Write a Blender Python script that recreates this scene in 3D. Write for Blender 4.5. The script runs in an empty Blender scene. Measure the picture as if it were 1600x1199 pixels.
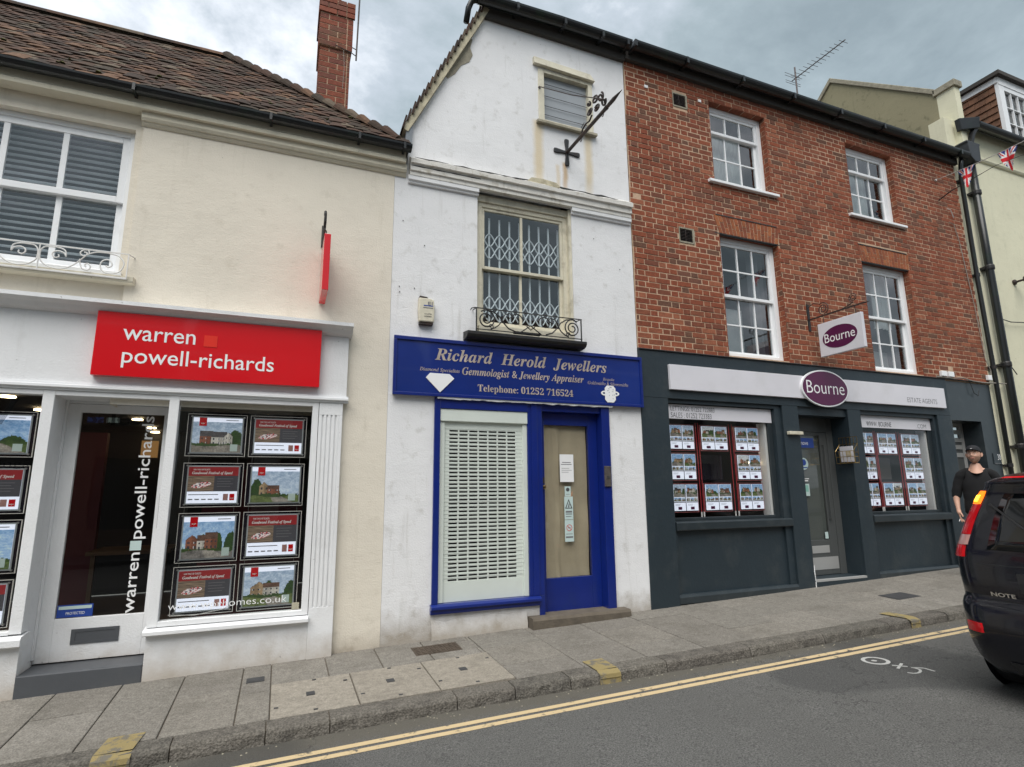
import bpy, bmesh, math, random
from mathutils import Vector, Matrix, Euler, noise
R = math.radians
S = bpy.context.scene
COL = S.collection

# ------------------------------------------------------------------ camera, sky, sun, exposure
EYE = 1.5                                   # eye height; survey heights below are measured from the eye
cam = bpy.data.objects.new('camera', bpy.data.cameras.new('camera'))
COL.objects.link(cam)
M3 = Matrix(((0.92732849, 0.06101952, 0.36924042), (-0.37414136, 0.17474963, 0.91075837), (-0.00895058, -0.9827203, 0.18488023)))
rot = Matrix((M3.col[0], -M3.col[1], -M3.col[2])).transposed()
cam.matrix_world = Matrix.Translation((0, 0, EYE)) @ rot.to_4x4()
cam.data.sensor_width = 36
cam.data.lens = 885 / 1600 * 36
cam.data.clip_start = .05
cam.data.clip_end = 2000
S.camera = cam

world = bpy.data.worlds.new("World")
S.world = world
world.use_nodes = True
wn, wl = world.node_tree.nodes, world.node_tree.links
wn.clear()
SUN_EL, SUN_AZ = 58, 215                    # azimuth as compass from +Y clockwise
wout = wn.new('ShaderNodeOutputWorld')
sky = wn.new('ShaderNodeTexSky'); sky.sky_type = 'NISHITA'; sky.sun_disc = False
sky.sun_elevation = R(SUN_EL); sky.sun_rotation = R(SUN_AZ)
bg1 = wn.new('ShaderNodeBackground'); bg1.inputs[1].default_value = .05
wl.new(sky.outputs[0], bg1.inputs[0])
tc = wn.new('ShaderNodeTexCoord')
sep = wn.new('ShaderNodeSeparateXYZ'); wl.new(tc.outputs['Generated'], sep.inputs[0])
def wmath(op, a, b=None, c=None, clamp=False):
    n = wn.new('ShaderNodeMath'); n.operation = op; n.use_clamp = clamp
    for i, v in enumerate((a, b, c)):
        if v is None: continue
        if isinstance(v, (int, float)): n.inputs[i].default_value = v
        else: wl.new(v, n.inputs[i])
    return n.outputs[0]
zz = wmath('ADD', wmath('MAXIMUM', sep.outputs[2], 0), .22)
cx = wmath('DIVIDE', sep.outputs[0], zz); cy = wmath('DIVIDE', sep.outputs[1], zz)
comb = wn.new('ShaderNodeCombineXYZ'); wl.new(cx, comb.inputs[0]); wl.new(cy, comb.inputs[1]); comb.inputs[2].default_value = 8.6
n1 = wn.new('ShaderNodeTexNoise'); n1.inputs['Scale'].default_value = 1.9; n1.inputs['Detail'].default_value = 8; n1.inputs['Roughness'].default_value = .6
n1.inputs['Distortion'].default_value = .15
wl.new(comb.outputs[0], n1.inputs['Vector'])
# veiled sun glow behind the left-hand roof, where the photograph shows the brightest cloud
dotn = wn.new('ShaderNodeVectorMath'); dotn.operation = 'DOT_PRODUCT'
wl.new(tc.outputs['Generated'], dotn.inputs[0])
gl = Vector((-.19, 1.0, .82)).normalized(); dotn.inputs[1].default_value = gl
glow = wmath('POWER', wmath('MAXIMUM', dotn.outputs['Value'], 0), 26)
fac = wmath('ADD', n1.outputs['Fac'], wmath('MULTIPLY', glow, .16))
ramp = wn.new('ShaderNodeValToRGB')
e = ramp.color_ramp.elements
e[0].position = .36; e[0].color = (.125, .155, .172, 1)
e[1].position = .80; e[1].color = (.60, .61, .62, 1)
x = e.new(.47); x.color = (.165, .200, .218, 1)
x = e.new(.57); x.color = (.235, .265, .295, 1)
x = e.new(.67); x.color = (.40, .42, .45, 1)
wl.new(fac, ramp.inputs[0])
bg2 = wn.new('ShaderNodeBackground'); bg2.inputs[1].default_value = 1.0
wl.new(ramp.outputs[0], bg2.inputs[0])
mixw = wn.new('ShaderNodeMixShader'); mixw.inputs[0].default_value = .93
wl.new(bg1.outputs[0], mixw.inputs[1]); wl.new(bg2.outputs[0], mixw.inputs[2])
wl.new(mixw.outputs[0], wout.inputs[0])

sun = bpy.data.objects.new('sun', bpy.data.lights.new('sun', 'SUN'))
COL.objects.link(sun)
sun.data.energy = 1.5; sun.data.angle = R(55); sun.data.color = (1, .965, .92)
az, el = R(SUN_AZ), R(SUN_EL)
sdir = Vector((math.sin(az) * math.cos(el), math.cos(az) * math.cos(el), math.sin(el)))
sun.rotation_euler = (-sdir).to_track_quat('-Z', 'Y').to_euler()
S.view_settings.view_transform = 'Standard'; S.view_settings.look = 'None'
S.view_settings.gamma = 1; S.view_settings.use_curve_mapping = False
S.view_settings.exposure = 1.45
S.cycles.max_bounces = 8; S.cycles.transparent_max_bounces = 16

# ------------------------------------------------------------------ materials
MATS = {}
def newmat(name):
    m = bpy.data.materials.new(name); m.use_nodes = True
    nt = m.node_tree; b = nt.nodes['Principled BSDF']
    MATS[name] = m
    return m, nt, b
def noise_node(nt, scale, detail=4, rough=.55, coord='Object', vec=None, stretch=None):
    t = nt.nodes.new('ShaderNodeTexCoord')
    n = nt.nodes.new('ShaderNodeTexNoise')
    n.inputs['Scale'].default_value = scale; n.inputs['Detail'].default_value = detail; n.inputs['Roughness'].default_value = rough
    src = t.outputs[coord]
    if stretch:
        mp = nt.nodes.new('ShaderNodeMapping'); mp.inputs['Scale'].default_value = stretch
        nt.links.new(src, mp.inputs[0]); src = mp.outputs[0]
    nt.links.new(src, n.inputs['Vector'])
    return n
def mixc(nt, fac, a, b, mode='MIX'):
    n = nt.nodes.new('ShaderNodeMix'); n.data_type = 'RGBA'; n.blend_type = mode
    for sock, v in ((n.inputs[0], fac), (n.inputs[6], a), (n.inputs[7], b)):
        if isinstance(v, (int, float)): sock.default_value = v
        elif isinstance(v, tuple): sock.default_value = (*v[:3], 1)
        else: nt.links.new(v, sock)
    return n.outputs[2]
def rampf(nt, src, p0, p1, v0=0., v1=1.):
    n = nt.nodes.new('ShaderNodeMapRange'); n.clamp = True
    n.inputs[1].default_value = p0; n.inputs[2].default_value = p1; n.inputs[3].default_value = v0; n.inputs[4].default_value = v1
    nt.links.new(src, n.inputs[0]); return n.outputs[0]
def bump(nt, b, src, strength, dist=.01):
    n = nt.nodes.new('ShaderNodeBump'); n.inputs['Strength'].default_value = strength; n.inputs['Distance'].default_value = dist
    nt.links.new(src, n.inputs['Height']); nt.links.new(n.outputs[0], b.inputs['Normal'])
def simple(name, col, rough=.6, metal=0, var=.0, vscale=6, bumps=0, bscale=60, dirt=None, dirtamt=.3, spec=.5, coat=0):
    m, nt, b = newmat(name)
    b.inputs['Roughness'].default_value = rough; b.inputs['Metallic'].default_value = metal
    b.inputs['Specular IOR Level'].default_value = spec
    b.inputs['Coat Weight'].default_value = coat; b.inputs['Coat Roughness'].default_value = .05
    c = None
    if var or dirt:
        n = noise_node(nt, vscale, 5, .6)
        lo = tuple(v * (1 - var) for v in col); hi = tuple(min(1, v * (1 + var)) for v in col)
        c = mixc(nt, rampf(nt, n.outputs['Fac'], .3, .7), lo, hi)
        if dirt:
            n2 = noise_node(nt, vscale * .55 + 1.3, 8, .68)
            c = mixc(nt, rampf(nt, n2.outputs['Fac'], .52, .75, 0, dirtamt), c, dirt)
        nt.links.new(c, b.inputs['Base Color'])
    else:
        b.inputs['Base Color'].default_value = (*col, 1)
    if bumps:
        n3 = noise_node(nt, bscale, 5, .6)
        bump(nt, b, n3.outputs['Fac'], bumps)
    return m
def plaster(name, col, stain, smear, lump=.5, base_dirt=(.20, .17, .13), zoff=0, runs=None):
    """painted render: broad trowel lumps, fine grain, blotchy stains, splash dirt near the pavement"""
    m, nt, b = newmat(name)
    b.inputs['Roughness'].default_value = .75; b.inputs['Specular IOR Level'].default_value = .25
    big = noise_node(nt, 1.3, 6, .6); mid = noise_node(nt, 7, 6, .62); fine = noise_node(nt, 70, 3, .6)
    c = mixc(nt, rampf(nt, big.outputs['Fac'], .3, .7), tuple(v * .93 for v in col), tuple(min(.9, v * 1.03) for v in col))
    c = mixc(nt, rampf(nt, mid.outputs['Fac'], .56, .78, 0, smear), c, stain)
    streak = noise_node(nt, 1.0, 7, .7, stretch=(7, 7, .55))
    c = mixc(nt, rampf(nt, streak.outputs['Fac'], .58, .8, 0, smear * 1.1), c, stain)
    # dirt band near the ground, ragged by noise
    t = nt.nodes.new('ShaderNodeNewGeometry'); sh = nt.nodes.new('ShaderNodeVectorMath'); sh.operation = 'SUBTRACT'; sh.inputs[1].default_value = (0, 0, EYE)
    nt.links.new(t.outputs['Position'], sh.inputs[0]); sp = nt.nodes.new('ShaderNodeSeparateXYZ'); nt.links.new(sh.outputs[0], sp.inputs[0])
    sub = nt.nodes.new('ShaderNodeMath'); sub.operation = 'MULTIPLY_ADD'
    nt.links.new(mid.outputs['Fac'], sub.inputs[0]); sub.inputs[1].default_value = -.32; nt.links.new(sp.outputs[2], sub.inputs[2])
    low = rampf(nt, sub.outputs[0], zoff - .36, zoff - .06, .8, 0)
    c = mixc(nt, low, c, base_dirt)
    spk = noise_node(nt, 26, 2, .5)
    c = mixc(nt, rampf(nt, spk.outputs['Fac'], .765, .785, 0, .5), c, tuple(v * .35 for v in stain))
    if runs:      # rust runs below the old sign bracket
        for (x0, wdt, z0, z1, colr, amt) in runs:
            dx = nt.nodes.new('ShaderNodeMath'); dx.operation = 'SUBTRACT'; nt.links.new(sp.outputs[0], dx.inputs[0]); dx.inputs[1].default_value = x0
            wob = noise_node(nt, 5, 4, .6)
            ad = nt.nodes.new('ShaderNodeMath'); ad.operation = 'MULTIPLY_ADD'; nt.links.new(wob.outputs['Fac'], ad.inputs[0]); ad.inputs[1].default_value = .06; nt.links.new(dx.outputs[0], ad.inputs[2])
            ab = nt.nodes.new('ShaderNodeMath'); ab.operation = 'ABSOLUTE'; nt.links.new(ad.outputs[0], ab.inputs[0])
            f1 = rampf(nt, ab.outputs[0], wdt * .25, wdt, 1, 0)
            f2 = rampf(nt, sp.outputs[2], z0 - .3, z0 + .1, 0, 1); f3 = rampf(nt, sp.outputs[2], z1 - .02, z1 + .02, 1, 0)
            mm = nt.nodes.new('ShaderNodeMath'); mm.operation = 'MULTIPLY'; nt.links.new(f1, mm.inputs[0]); nt.links.new(f2, mm.inputs[1])
            m2 = nt.nodes.new('ShaderNodeMath'); m2.operation = 'MULTIPLY'; nt.links.new(mm.outputs[0], m2.inputs[0]); nt.links.new(f3, m2.inputs[1])
            m4 = nt.nodes.new('ShaderNodeMath'); m4.operation = 'MULTIPLY'; nt.links.new(m2.outputs[0], m4.inputs[0]); m4.inputs[1].default_value = amt
            c = mixc(nt, m4.outputs[0], c, colr)
    nt.links.new(c, b.inputs['Base Color'])
    a1 = nt.nodes.new('ShaderNodeMath'); a1.operation = 'MULTIPLY_ADD'
    lum = noise_node(nt, 4.5, 3, .5); cr = noise_node(nt, 9, 5, .6, stretch=(.6, 1, 1.8))
    nt.links.new(lum.outputs['Fac'], a1.inputs[0]); a1.inputs[1].default_value = 4 * lump
    a2 = nt.nodes.new('ShaderNodeMath'); a2.operation = 'MULTIPLY_ADD'; nt.links.new(cr.outputs['Fac'], a2.inputs[0]); a2.inputs[1].default_value = 1.6 * lump
    nt.links.new(fine.outputs['Fac'], a2.inputs[2]); nt.links.new(a2.outputs[0], a1.inputs[2])
    bump(nt, b, a1.outputs[0], .5, .006)
    return m
def attr_mat(name, ramp_cols, rough=.85, bumps=.5, bscale=55, dirt=None, dirtamt=.3, dirtscale=3, speck=.12):
    """colour of each piece picked by its own 'rnd' value"""
    m, nt, b = newmat(name)
    b.inputs['Roughness'].default_value = rough; b.inputs['Specular IOR Level'].default_value = .25
    a = nt.nodes.new('ShaderNodeAttribute'); a.attribute_name = 'rnd'
    cr = nt.nodes.new('ShaderNodeValToRGB'); cr.color_ramp.interpolation = 'CONSTANT'
    el = cr.color_ramp.elements
    n = len(ramp_cols)
    for i, c in enumerate(ramp_cols):
        if i < 2: q = el[i]; q.position = i / n
        else: q = el.new(i / n)
        q.color = (*c, 1)
    nt.links.new(a.outputs['Fac'], cr.inputs[0])
    geo = nt.nodes.new('ShaderNodeNewGeometry')
    nz = nt.nodes.new('ShaderNodeTexNoise'); nz.inputs['Scale'].default_value = 22; nz.inputs['Detail'].default_value = 4
    nt.links.new(geo.outputs['Position'], nz.inputs['Vector'])
    c = mixc(nt, rampf(nt, nz.outputs['Fac'], .3, .72, 0, .55), cr.outputs[0], mixc(nt, .5, cr.outputs[0], (.02, .014, .012)))
    if dirt:
        n2 = nt.nodes.new('ShaderNodeTexNoise'); n2.inputs['Scale'].default_value = dirtscale; n2.inputs['Detail'].default_value = 8; n2.inputs['Roughness'].default_value = .66
        nt.links.new(geo.outputs['Position'], n2.inputs['Vector'])
        c = mixc(nt, rampf(nt, n2.outputs['Fac'], .5, .7, 0, dirtamt), c, dirt)
    sk = nt.nodes.new('ShaderNodeTexNoise'); sk.inputs['Scale'].default_value = bscale * .9; sk.inputs['Detail'].default_value = 2; nt.links.new(geo.outputs['Position'], sk.inputs['Vector'])
    c = mixc(nt, 1.0, c, mixc(nt, rampf(nt, sk.outputs['Fac'], .36, .64), (1 - speck,) * 3, (1 + speck,) * 3), 'MULTIPLY')
    nt.links.new(c, b.inputs['Base Color'])
    n3 = nt.nodes.new('ShaderNodeTexNoise'); n3.inputs['Scale'].default_value = bscale; n3.inputs['Detail'].default_value = 4
    nt.links.new(geo.outputs['Position'], n3.inputs['Vector'])
    bump(nt, b, n3.outputs['Fac'], bumps, .006)
    return m
def glass(name, tint=(.9, .95, .95), ior=1.5, fmin=.0, rough=.0, wav=.02):
    m = bpy.data.materials.new(name); m.use_nodes = True; MATS[name] = m
    nt = m.node_tree; nt.nodes.clear()
    o = nt.nodes.new('ShaderNodeOutputMaterial'); mx = nt.nodes.new('ShaderNodeMixShader')
    tr = nt.nodes.new('ShaderNodeBsdfTransparent'); tr.inputs[0].default_value = (*tint, 1)
    g = nt.nodes.new('ShaderNodeBsdfGlossy'); g.inputs['Roughness'].default_value = rough
    fr = nt.nodes.new('ShaderNodeFresnel'); fr.inputs[0].default_value = ior
    nz = noise_node(nt, 2.2, 2, .5); bp = nt.nodes.new('ShaderNodeBump'); bp.inputs['Strength'].default_value = wav; bp.inputs['Distance'].default_value = .1
    nt.links.new(nz.outputs['Fac'], bp.inputs['Height']); nt.links.new(bp.outputs[0], g.inputs['Normal'])
    ad = nt.nodes.new('ShaderNodeMath'); ad.operation = 'ADD'; ad.use_clamp = True; ad.inputs[1].default_value = fmin
    nt.links.new(fr.outputs[0], ad.inputs[0])
    ge = nt.nodes.new('ShaderNodeNewGeometry'); fb = nt.nodes.new('ShaderNodeMath'); fb.operation = 'SUBTRACT'; fb.inputs[0].default_value = 1; nt.links.new(ge.outputs['Backfacing'], fb.inputs[1])
    mu = nt.nodes.new('ShaderNodeMath'); mu.operation = 'MULTIPLY'; nt.links.new(ad.outputs[0], mu.inputs[0]); nt.links.new(fb.outputs[0], mu.inputs[1])
    nt.links.new(mu.outputs[0], mx.inputs[0])
    nt.links.new(tr.outputs[0], mx.inputs[1]); nt.links.new(g.outputs[0], mx.inputs[2]); nt.links.new(mx.outputs[0], o.inputs[0])
    return m
def emis(name, col, strength, base=None):
    m, nt, b = newmat(name)
    b.inputs['Base Color'].default_value = (*(base or col), 1)
    b.inputs['Emission Color'].default_value = (*col, 1); b.inputs['Emission Strength'].default_value = strength
    return m
def vcol_mat(name, emit=0., rough=.4):
    m, nt, b = newmat(name)
    a = nt.nodes.new('ShaderNodeVertexColor'); a.layer_name = 'print'
    nt.links.new(a.outputs[0], b.inputs['Base Color']); b.inputs['Roughness'].default_value = rough
    if emit:
        nt.links.new(a.outputs[0], b.inputs['Emission Color']); b.inputs['Emission Strength'].default_value = emit
    return m

plaster('cream', (.72, .665, .565), (.50, .45, .36), .5, .5, (.22, .17, .12), -1.36)
plaster('white_render', (.76, .76, .765), (.43, .42, .385), .62, .45, (.28, .235, .175), -1.20,
        runs=[(2.72, .09, 3.72, 4.50, (.62, .50, .30), .75), (3.42, .08, 3.75, 4.47, (.62, .50, .30), .7), (3.08, .05, 3.7, 4.0, (.50, .32, .14), .75),
              (2.98, .04, 3.6, 3.95, (.60, .46, .26), .5)])
plaster('worn_render', (.74, .72, .67), (.30, .26, .18), .85, .5, (.30, .25, .19), -3)
plaster('white_timber', (.76, .765, .77), (.45, .44, .42), .20, .06, (.40, .34, .27), -1.30)
plaster('pale_green_render', (.68, .655, .49), (.42, .42, .30), .4, .4, (.22, .2, .15), -3)
plaster('old_render', (.27, .245, .155), (.10, .10, .06), .8, .6, (.2, .18, .12), -3)
plaster('cream_trim', (.62, .575, .46), (.38, .33, .24), .35, .15, (.3, .25, .2), -3)
simple('white_gloss', (.80, .81, .82), .3, var=.03, vscale=3, dirt=(.5, .49, .46), dirtamt=.2)
simple('upvc', (.82, .83, .84), .28)
simple('old_cream_paint', (.62, .58, .46), .55, var=.08, vscale=9, dirt=(.25, .21, .15), dirtamt=.7, bumps=.3, bscale=40)
simple('slate_paint', (.018, .029, .037), .5, var=.07, vscale=2, dirt=(.06, .068, .068), dirtamt=.5, bumps=.25, bscale=18)
simple('slate_gloss', (.026, .034, .039), .28, var=.06, dirt=(.09, .10, .10), dirtamt=.3)
simple('grey_paint', (.075, .08, .088), .5, var=.08, vscale=4, dirt=(.12, .115, .10), dirtamt=.4, bumps=.1)
simple('door_grey', (.075, .08, .08), .45)
simple('blue_gloss', (.005, .018, .165), .3, var=.08, vscale=5, dirt=(.012, .03, .13), dirtamt=.4, coat=.2, bumps=.04, bscale=14)
simple('blue_sign', (.006, .024, .175), .25, var=.12, vscale=1.2, coat=.5)
simple('red_sign', (.62, .006, .012), .22, var=.03, vscale=2, coat=.5)
simple('red_light', (.72, .03, .015), .3)
simple('white_print', (.82, .82, .82), .4)
simple('gold_print', (.52, .44, .37), .35, metal=.25, var=.25, vscale=10)
simple('grey_print', (.16, .16, .17), .5)
simple('dark_print', (.03, .03, .035), .5)
simple('purple', (.085, .004, .05), .35)
simple('sign_white', (.66, .65, .69), .4, var=.03, vscale=2, dirt=(.45, .44, .42), dirtamt=.25)
simple('black_iron', (.012, .012, .013), .5, var=.3, vscale=20, dirt=(.06, .025, .012), dirtamt=.5, bumps=.3)
simple('rusty_iron', (.030, .020, .017), .6, var=.4, vscale=22, dirt=(.11, .04, .018), dirtamt=.6, bumps=.4)
simple('black_plastic', (.010, .011, .012), .32, var=.2, vscale=4, dirt=(.012, .03, .014), dirtamt=.7)
simple('white_iron', (.72, .71, .69), .5, var=.05, dirt=(.35, .25, .18), dirtamt=.4)
simple('brass', (.55, .38, .16), .3, 1)
simple('steel', (.45, .45, .44), .4, .9, var=.1)
simple('kick_metal', (.50, .50, .49), .5, .5)
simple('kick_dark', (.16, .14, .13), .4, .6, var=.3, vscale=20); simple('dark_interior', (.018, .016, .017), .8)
simple('mid_interior', (.06, .055, .05), .8)
simple('wood_floor', (.11, .06, .03), .5, var=.3, vscale=2)
simple('red_interior', (.09, .006, .012), .6)
simple('blind_white', (.80, .81, .83), .4)
simple('curtain', (.42, .43, .42), .9, var=.12, vscale=3)
simple('curtain_dark', (.10, .10, .105), .9, var=.2, vscale=3)
simple('frosted', (.30, .32, .34), .35, var=.08, vscale=2)
simple('shutter_paint', (.66, .71, .655), .38, .1, var=.05, vscale=2, dirt=(.45, .47, .42), dirtamt=.25)
simple('mortar', (.50, .345, .235), .95, var=.2, vscale=14, dirt=(.22, .15, .11), dirtamt=.5, bumps=.5)
simple('dull_metal', (.12, .10, .10), .6, .3); simple('dark_lead', (.03, .033, .038), .5, .2, var=.3); simple('lead', (.17, .19, .21), .6, .2, var=.15)
simple('stone_step', (.115, .095, .072), .9, var=.2, vscale=8, dirt=(.07, .06, .05), dirtamt=.6, bumps=.5, bscale=40)
simple('brown_cover', (.085, .065, .048), .7, .3, var=.2, vscale=12, bumps=.6, bscale=80)
simple('dark_cover', (.05, .05, .052), .7, .2, var=.2, bumps=.4)
simple('wire', (.03, .03, .03), .6)
simple('white_wire', (.6, .6, .58), .6)
simple('grey_cable', (.25, .23, .2), .6)
simple('tyre', (.012, .012, .012), .8)
simple('car_paint', (.0022, .0026, .006), .22, var=.1, vscale=1, spec=.35, coat=.35)
simple('car_trim', (.012, .012, .013), .5)
simple('car_glass', (.003, .004, .005), .05, spec=.5, coat=.2)
simple('chrome', (.75, .75, .76), .15, 1)
simple('lamp_red', (.55, .004, .008), .15, coat=.8)
simple('lamp_clear', (.40, .22, .20), .15, coat=.8)
simple('skin', (.52, .30, .215), .55, var=.06, vscale=12)
simple('tshirt_black', (.006, .006, .007), .95, bumps=.3, bscale=9)
simple('trousers_stone', (.36, .34, .265), .9, var=.08, vscale=7, bumps=.5, bscale=10)
simple('cap_black', (.008, .009, .012), .8)
simple('hair_brown', (.035, .02, .012), .8)
simple('eye_white', (.6, .58, .55), .3)
simple('lips', (.38, .14, .12), .5)
simple('green_sticker', (.25, .50, .42), .5)
simple('blue_sticker', (.02, .06, .30), .4)
simple('pale_sticker', (.50, .62, .60), .5)
simple('acrylic_dark', (.012, .010, .016), .15)
simple('acrylic_edge', (.72, .70, .66), .2)
simple('silver_frame', (.36, .39, .40), .35, .3); simple('pink_edge', (.50, .16, .17), .3); simple('banner_red', (.34, .025, .03), .4); simple('red_cable', (.45, .05, .06), .3)
simple('tile_hung', (.14, .065, .035), .85, var=.35, vscale=5, dirt=(.07, .07, .04), dirtamt=.6, bumps=.4)
simple('roof_felt', (.05, .045, .04), .9)
simple('moss', (.10, .105, .035), .95, var=.4, vscale=30)
simple('old_cement', (.30, .275, .21), .95, var=.2, vscale=12, dirt=(.1, .09, .06), dirtamt=.6, bumps=.6)
simple('verge_board', (.50, .45, .32), .85, var=.2, vscale=10, dirt=(.15, .12, .08), dirtamt=.7, bumps=.4)
simple('opposite_brick', (.22, .13, .09), .9, var=.2, vscale=3)
simple('opposite_render', (.45, .43, .38), .9, var=.1, vscale=2)
simple('opposite_window', (.03, .035, .04), .1)
simple('far_ground', (.10, .10, .085), .9, var=.3, vscale=.05)
attr_mat('brick', [(.27, .078, .040), (.25, .070, .037), (.22, .063, .034), (.295, .088, .046), (.19, .065, .040), (.262, .074, .038), (.15, .072, .047), (.24, .080, .044),
                   (.28, .092, .050), (.21, .066, .037), (.27, .076, .038), (.18, .076, .050), (.245, .067, .035), (.33, .115, .062)], dirt=(.13, .065, .042), dirtamt=.35, dirtscale=1.6)
attr_mat('orange_brick', [(.33, .108, .045), (.28, .085, .04), (.37, .13, .055), (.31, .098, .045), (.24, .074, .04), (.35, .11, .05)], dirt=(.10, .05, .035), dirtamt=.4, dirtscale=6)
attr_mat('chimney_brick', [(.25, .075, .045), (.21, .062, .04), (.27, .082, .05), (.18, .062, .045), (.23, .068, .042), (.20, .078, .055)], dirt=(.11, .10, .055), dirtamt=.5, dirtscale=3)
attr_mat('roof_tile', [(.070, .040, .028), (.050, .030, .022), (.085, .046, .031), (.060, .038, .028), (.105, .056, .034), (.044, .030, .023), (.075, .043, .031), (.15, .085, .052), (.055, .042, .031), (.13, .10, .072)],
         dirt=(.045, .036, .024), dirtamt=.65, dirtscale=3.4, bumps=.9, bscale=40)
attr_mat('paving', [(.215, .20, .175), (.235, .218, .19), (.205, .19, .166), (.225, .208, .18), (.24, .224, .197), (.212, .198, .173)], dirt=(.115, .105, .088), dirtamt=.55, dirtscale=2.5, bumps=1.0, bscale=95, rough=.92, speck=.22)
attr_mat('pale_paving', [(.29, .262, .218), (.305, .276, .23), (.28, .252, .21), (.298, .268, .222)], dirt=(.16, .145, .12), dirtamt=.55, dirtscale=5, bumps=.8, bscale=90, rough=.9, speck=.14)
attr_mat('kerb', [(.155, .142, .122), (.138, .128, .11), (.165, .152, .13), (.148, .135, .117)], dirt=(.055, .050, .045), dirtamt=.75, dirtscale=6, bumps=2.0, bscale=85, rough=.92, speck=.30)
vcol_mat('print_lit', .10); vcol_mat('print_cloth', 0, .8); vcol_mat('print_paper', .12)
emis('downlight', (1, .78, .45), 5); emis('amber_lamp', (1, .13, .003), .75, (.8, .16, .01)); emis('amber_core', (1, .50, .03), 1.6); simple('lamp_red_lit', (.42, .002, .006), .12, coat=.5)
emis('warm_glow', (.8, .42, .14), .10, (.3, .18, .08)); emis('glow_panel', (.72, .78, .95), .30, (.55, .58, .64))
glass('shop_glass', (.91, .91, .90), 1.62, .00, wav=.01); glass('window_glass', (.90, .93, .94), 1.5, .12, wav=.02); glass('film', (.55, .56, .58), 1.5, .03)
glass('acrylic', (.93, .94, .95), 1.45, 0, wav=0)
def bake_asphalt():
    m, nt, b = newmat('asphalt')
    b.inputs['Roughness'].default_value = .9; b.inputs['Specular IOR Level'].default_value = .25
    a = noise_node(nt, 110, 3, .75); c2 = noise_node(nt, 1.2, 7, .62); c3 = noise_node(nt, 95, 2, .5); c4 = noise_node(nt, 17, 5, .6)
    c = mixc(nt, rampf(nt, a.outputs['Fac'], .34, .68), (.050, .050, .049), (.235, .232, .22))
    c = mixc(nt, rampf(nt, c2.outputs['Fac'], .35, .7, 0, .4), c, (.102, .10, .094))
    c = mixc(nt, rampf(nt, c4.outputs['Fac'], .6, .75, 0, .4), c, (.045, .045, .045))
    c = mixc(nt, rampf(nt, c3.outputs['Fac'], .735, .76, 0, .8), c, (.24, .23, .21))
    # silt and tyre-swept grit against the kerb, darker repair patches
    t = nt.nodes.new('ShaderNodeNewGeometry'); sp = nt.nodes.new('ShaderNodeSeparateXYZ'); nt.links.new(t.outputs['Position'], sp.inputs[0])
    md = nt.nodes.new('ShaderNodeMath'); md.operation = 'MULTIPLY_ADD'; nt.links.new(c4.outputs['Fac'], md.inputs[0]); md.inputs[1].default_value = .22; nt.links.new(sp.outputs[1], md.inputs[2])
    c = mixc(nt, rampf(nt, md.outputs[0], 4.06, 4.22, 0, .75), c, (.13, .118, .095))
    vo = nt.nodes.new('ShaderNodeTexNoise'); vo.inputs['Scale'].default_value = .45; vo.inputs['Detail'].default_value = 2; nt.links.new(t.outputs['Position'], vo.inputs['Vector'])
    c = mixc(nt, rampf(nt, vo.outputs['Fac'], .54, .57, 0, .42), c, (.045, .046, .047))
    cr = nt.nodes.new('ShaderNodeTexNoise'); cr.inputs['Scale'].default_value = .9; cr.inputs['Detail'].default_value = 9; cr.inputs['Roughness'].default_value = .62; nt.links.new(t.outputs['Position'], cr.inputs['Vector'])
    ab = nt.nodes.new('ShaderNodeMath'); ab.operation = 'SUBTRACT'; nt.links.new(cr.outputs['Fac'], ab.inputs[0]); ab.inputs[1].default_value = .5
    aa = nt.nodes.new('ShaderNodeMath'); aa.operation = 'ABSOLUTE'; nt.links.new(ab.outputs[0], aa.inputs[0])
    gate = rampf(nt, vo.outputs['Fac'], .42, .5, 0, .6)
    ml = nt.nodes.new('ShaderNodeMath'); ml.operation = 'MULTIPLY'; nt.links.new(rampf(nt, aa.outputs[0], .001, .004, 1, 0), ml.inputs[0]); nt.links.new(gate, ml.inputs[1])
    c = mixc(nt, ml.outputs[0], c, (.02, .02, .02))
    nt.links.new(c, b.inputs['Base Color'])
    bump(nt, b, a.outputs['Fac'], 1.0, .012)
bake_asphalt()
def paint_mat(name, col, thr, under=(.085, .083, .08)):
    m, nt, b = newmat(name)
    b.inputs['Roughness'].default_value = .8
    a = noise_node(nt, 200, 2, .6); c2 = noise_node(nt, 9, 8, .72)
    w = rampf(nt, c2.outputs['Fac'], thr, thr + .08); w2 = rampf(nt, a.outputs['Fac'], .62, .72, 0, .6)
    c = mixc(nt, w2, col, tuple(v * .55 for v in col)); c = mixc(nt, w, c, under)
    nt.links.new(c, b.inputs['Base Color']); bump(nt, b, a.outputs['Fac'], .8, .01)
paint_mat('yellow_line', (.64, .49, .28), .565)
paint_mat('yellow_mark', (.30, .235, .10), .50, (.16, .145, .115))
paint_mat('white_mark', (.50, .50, .48), .62)

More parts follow.
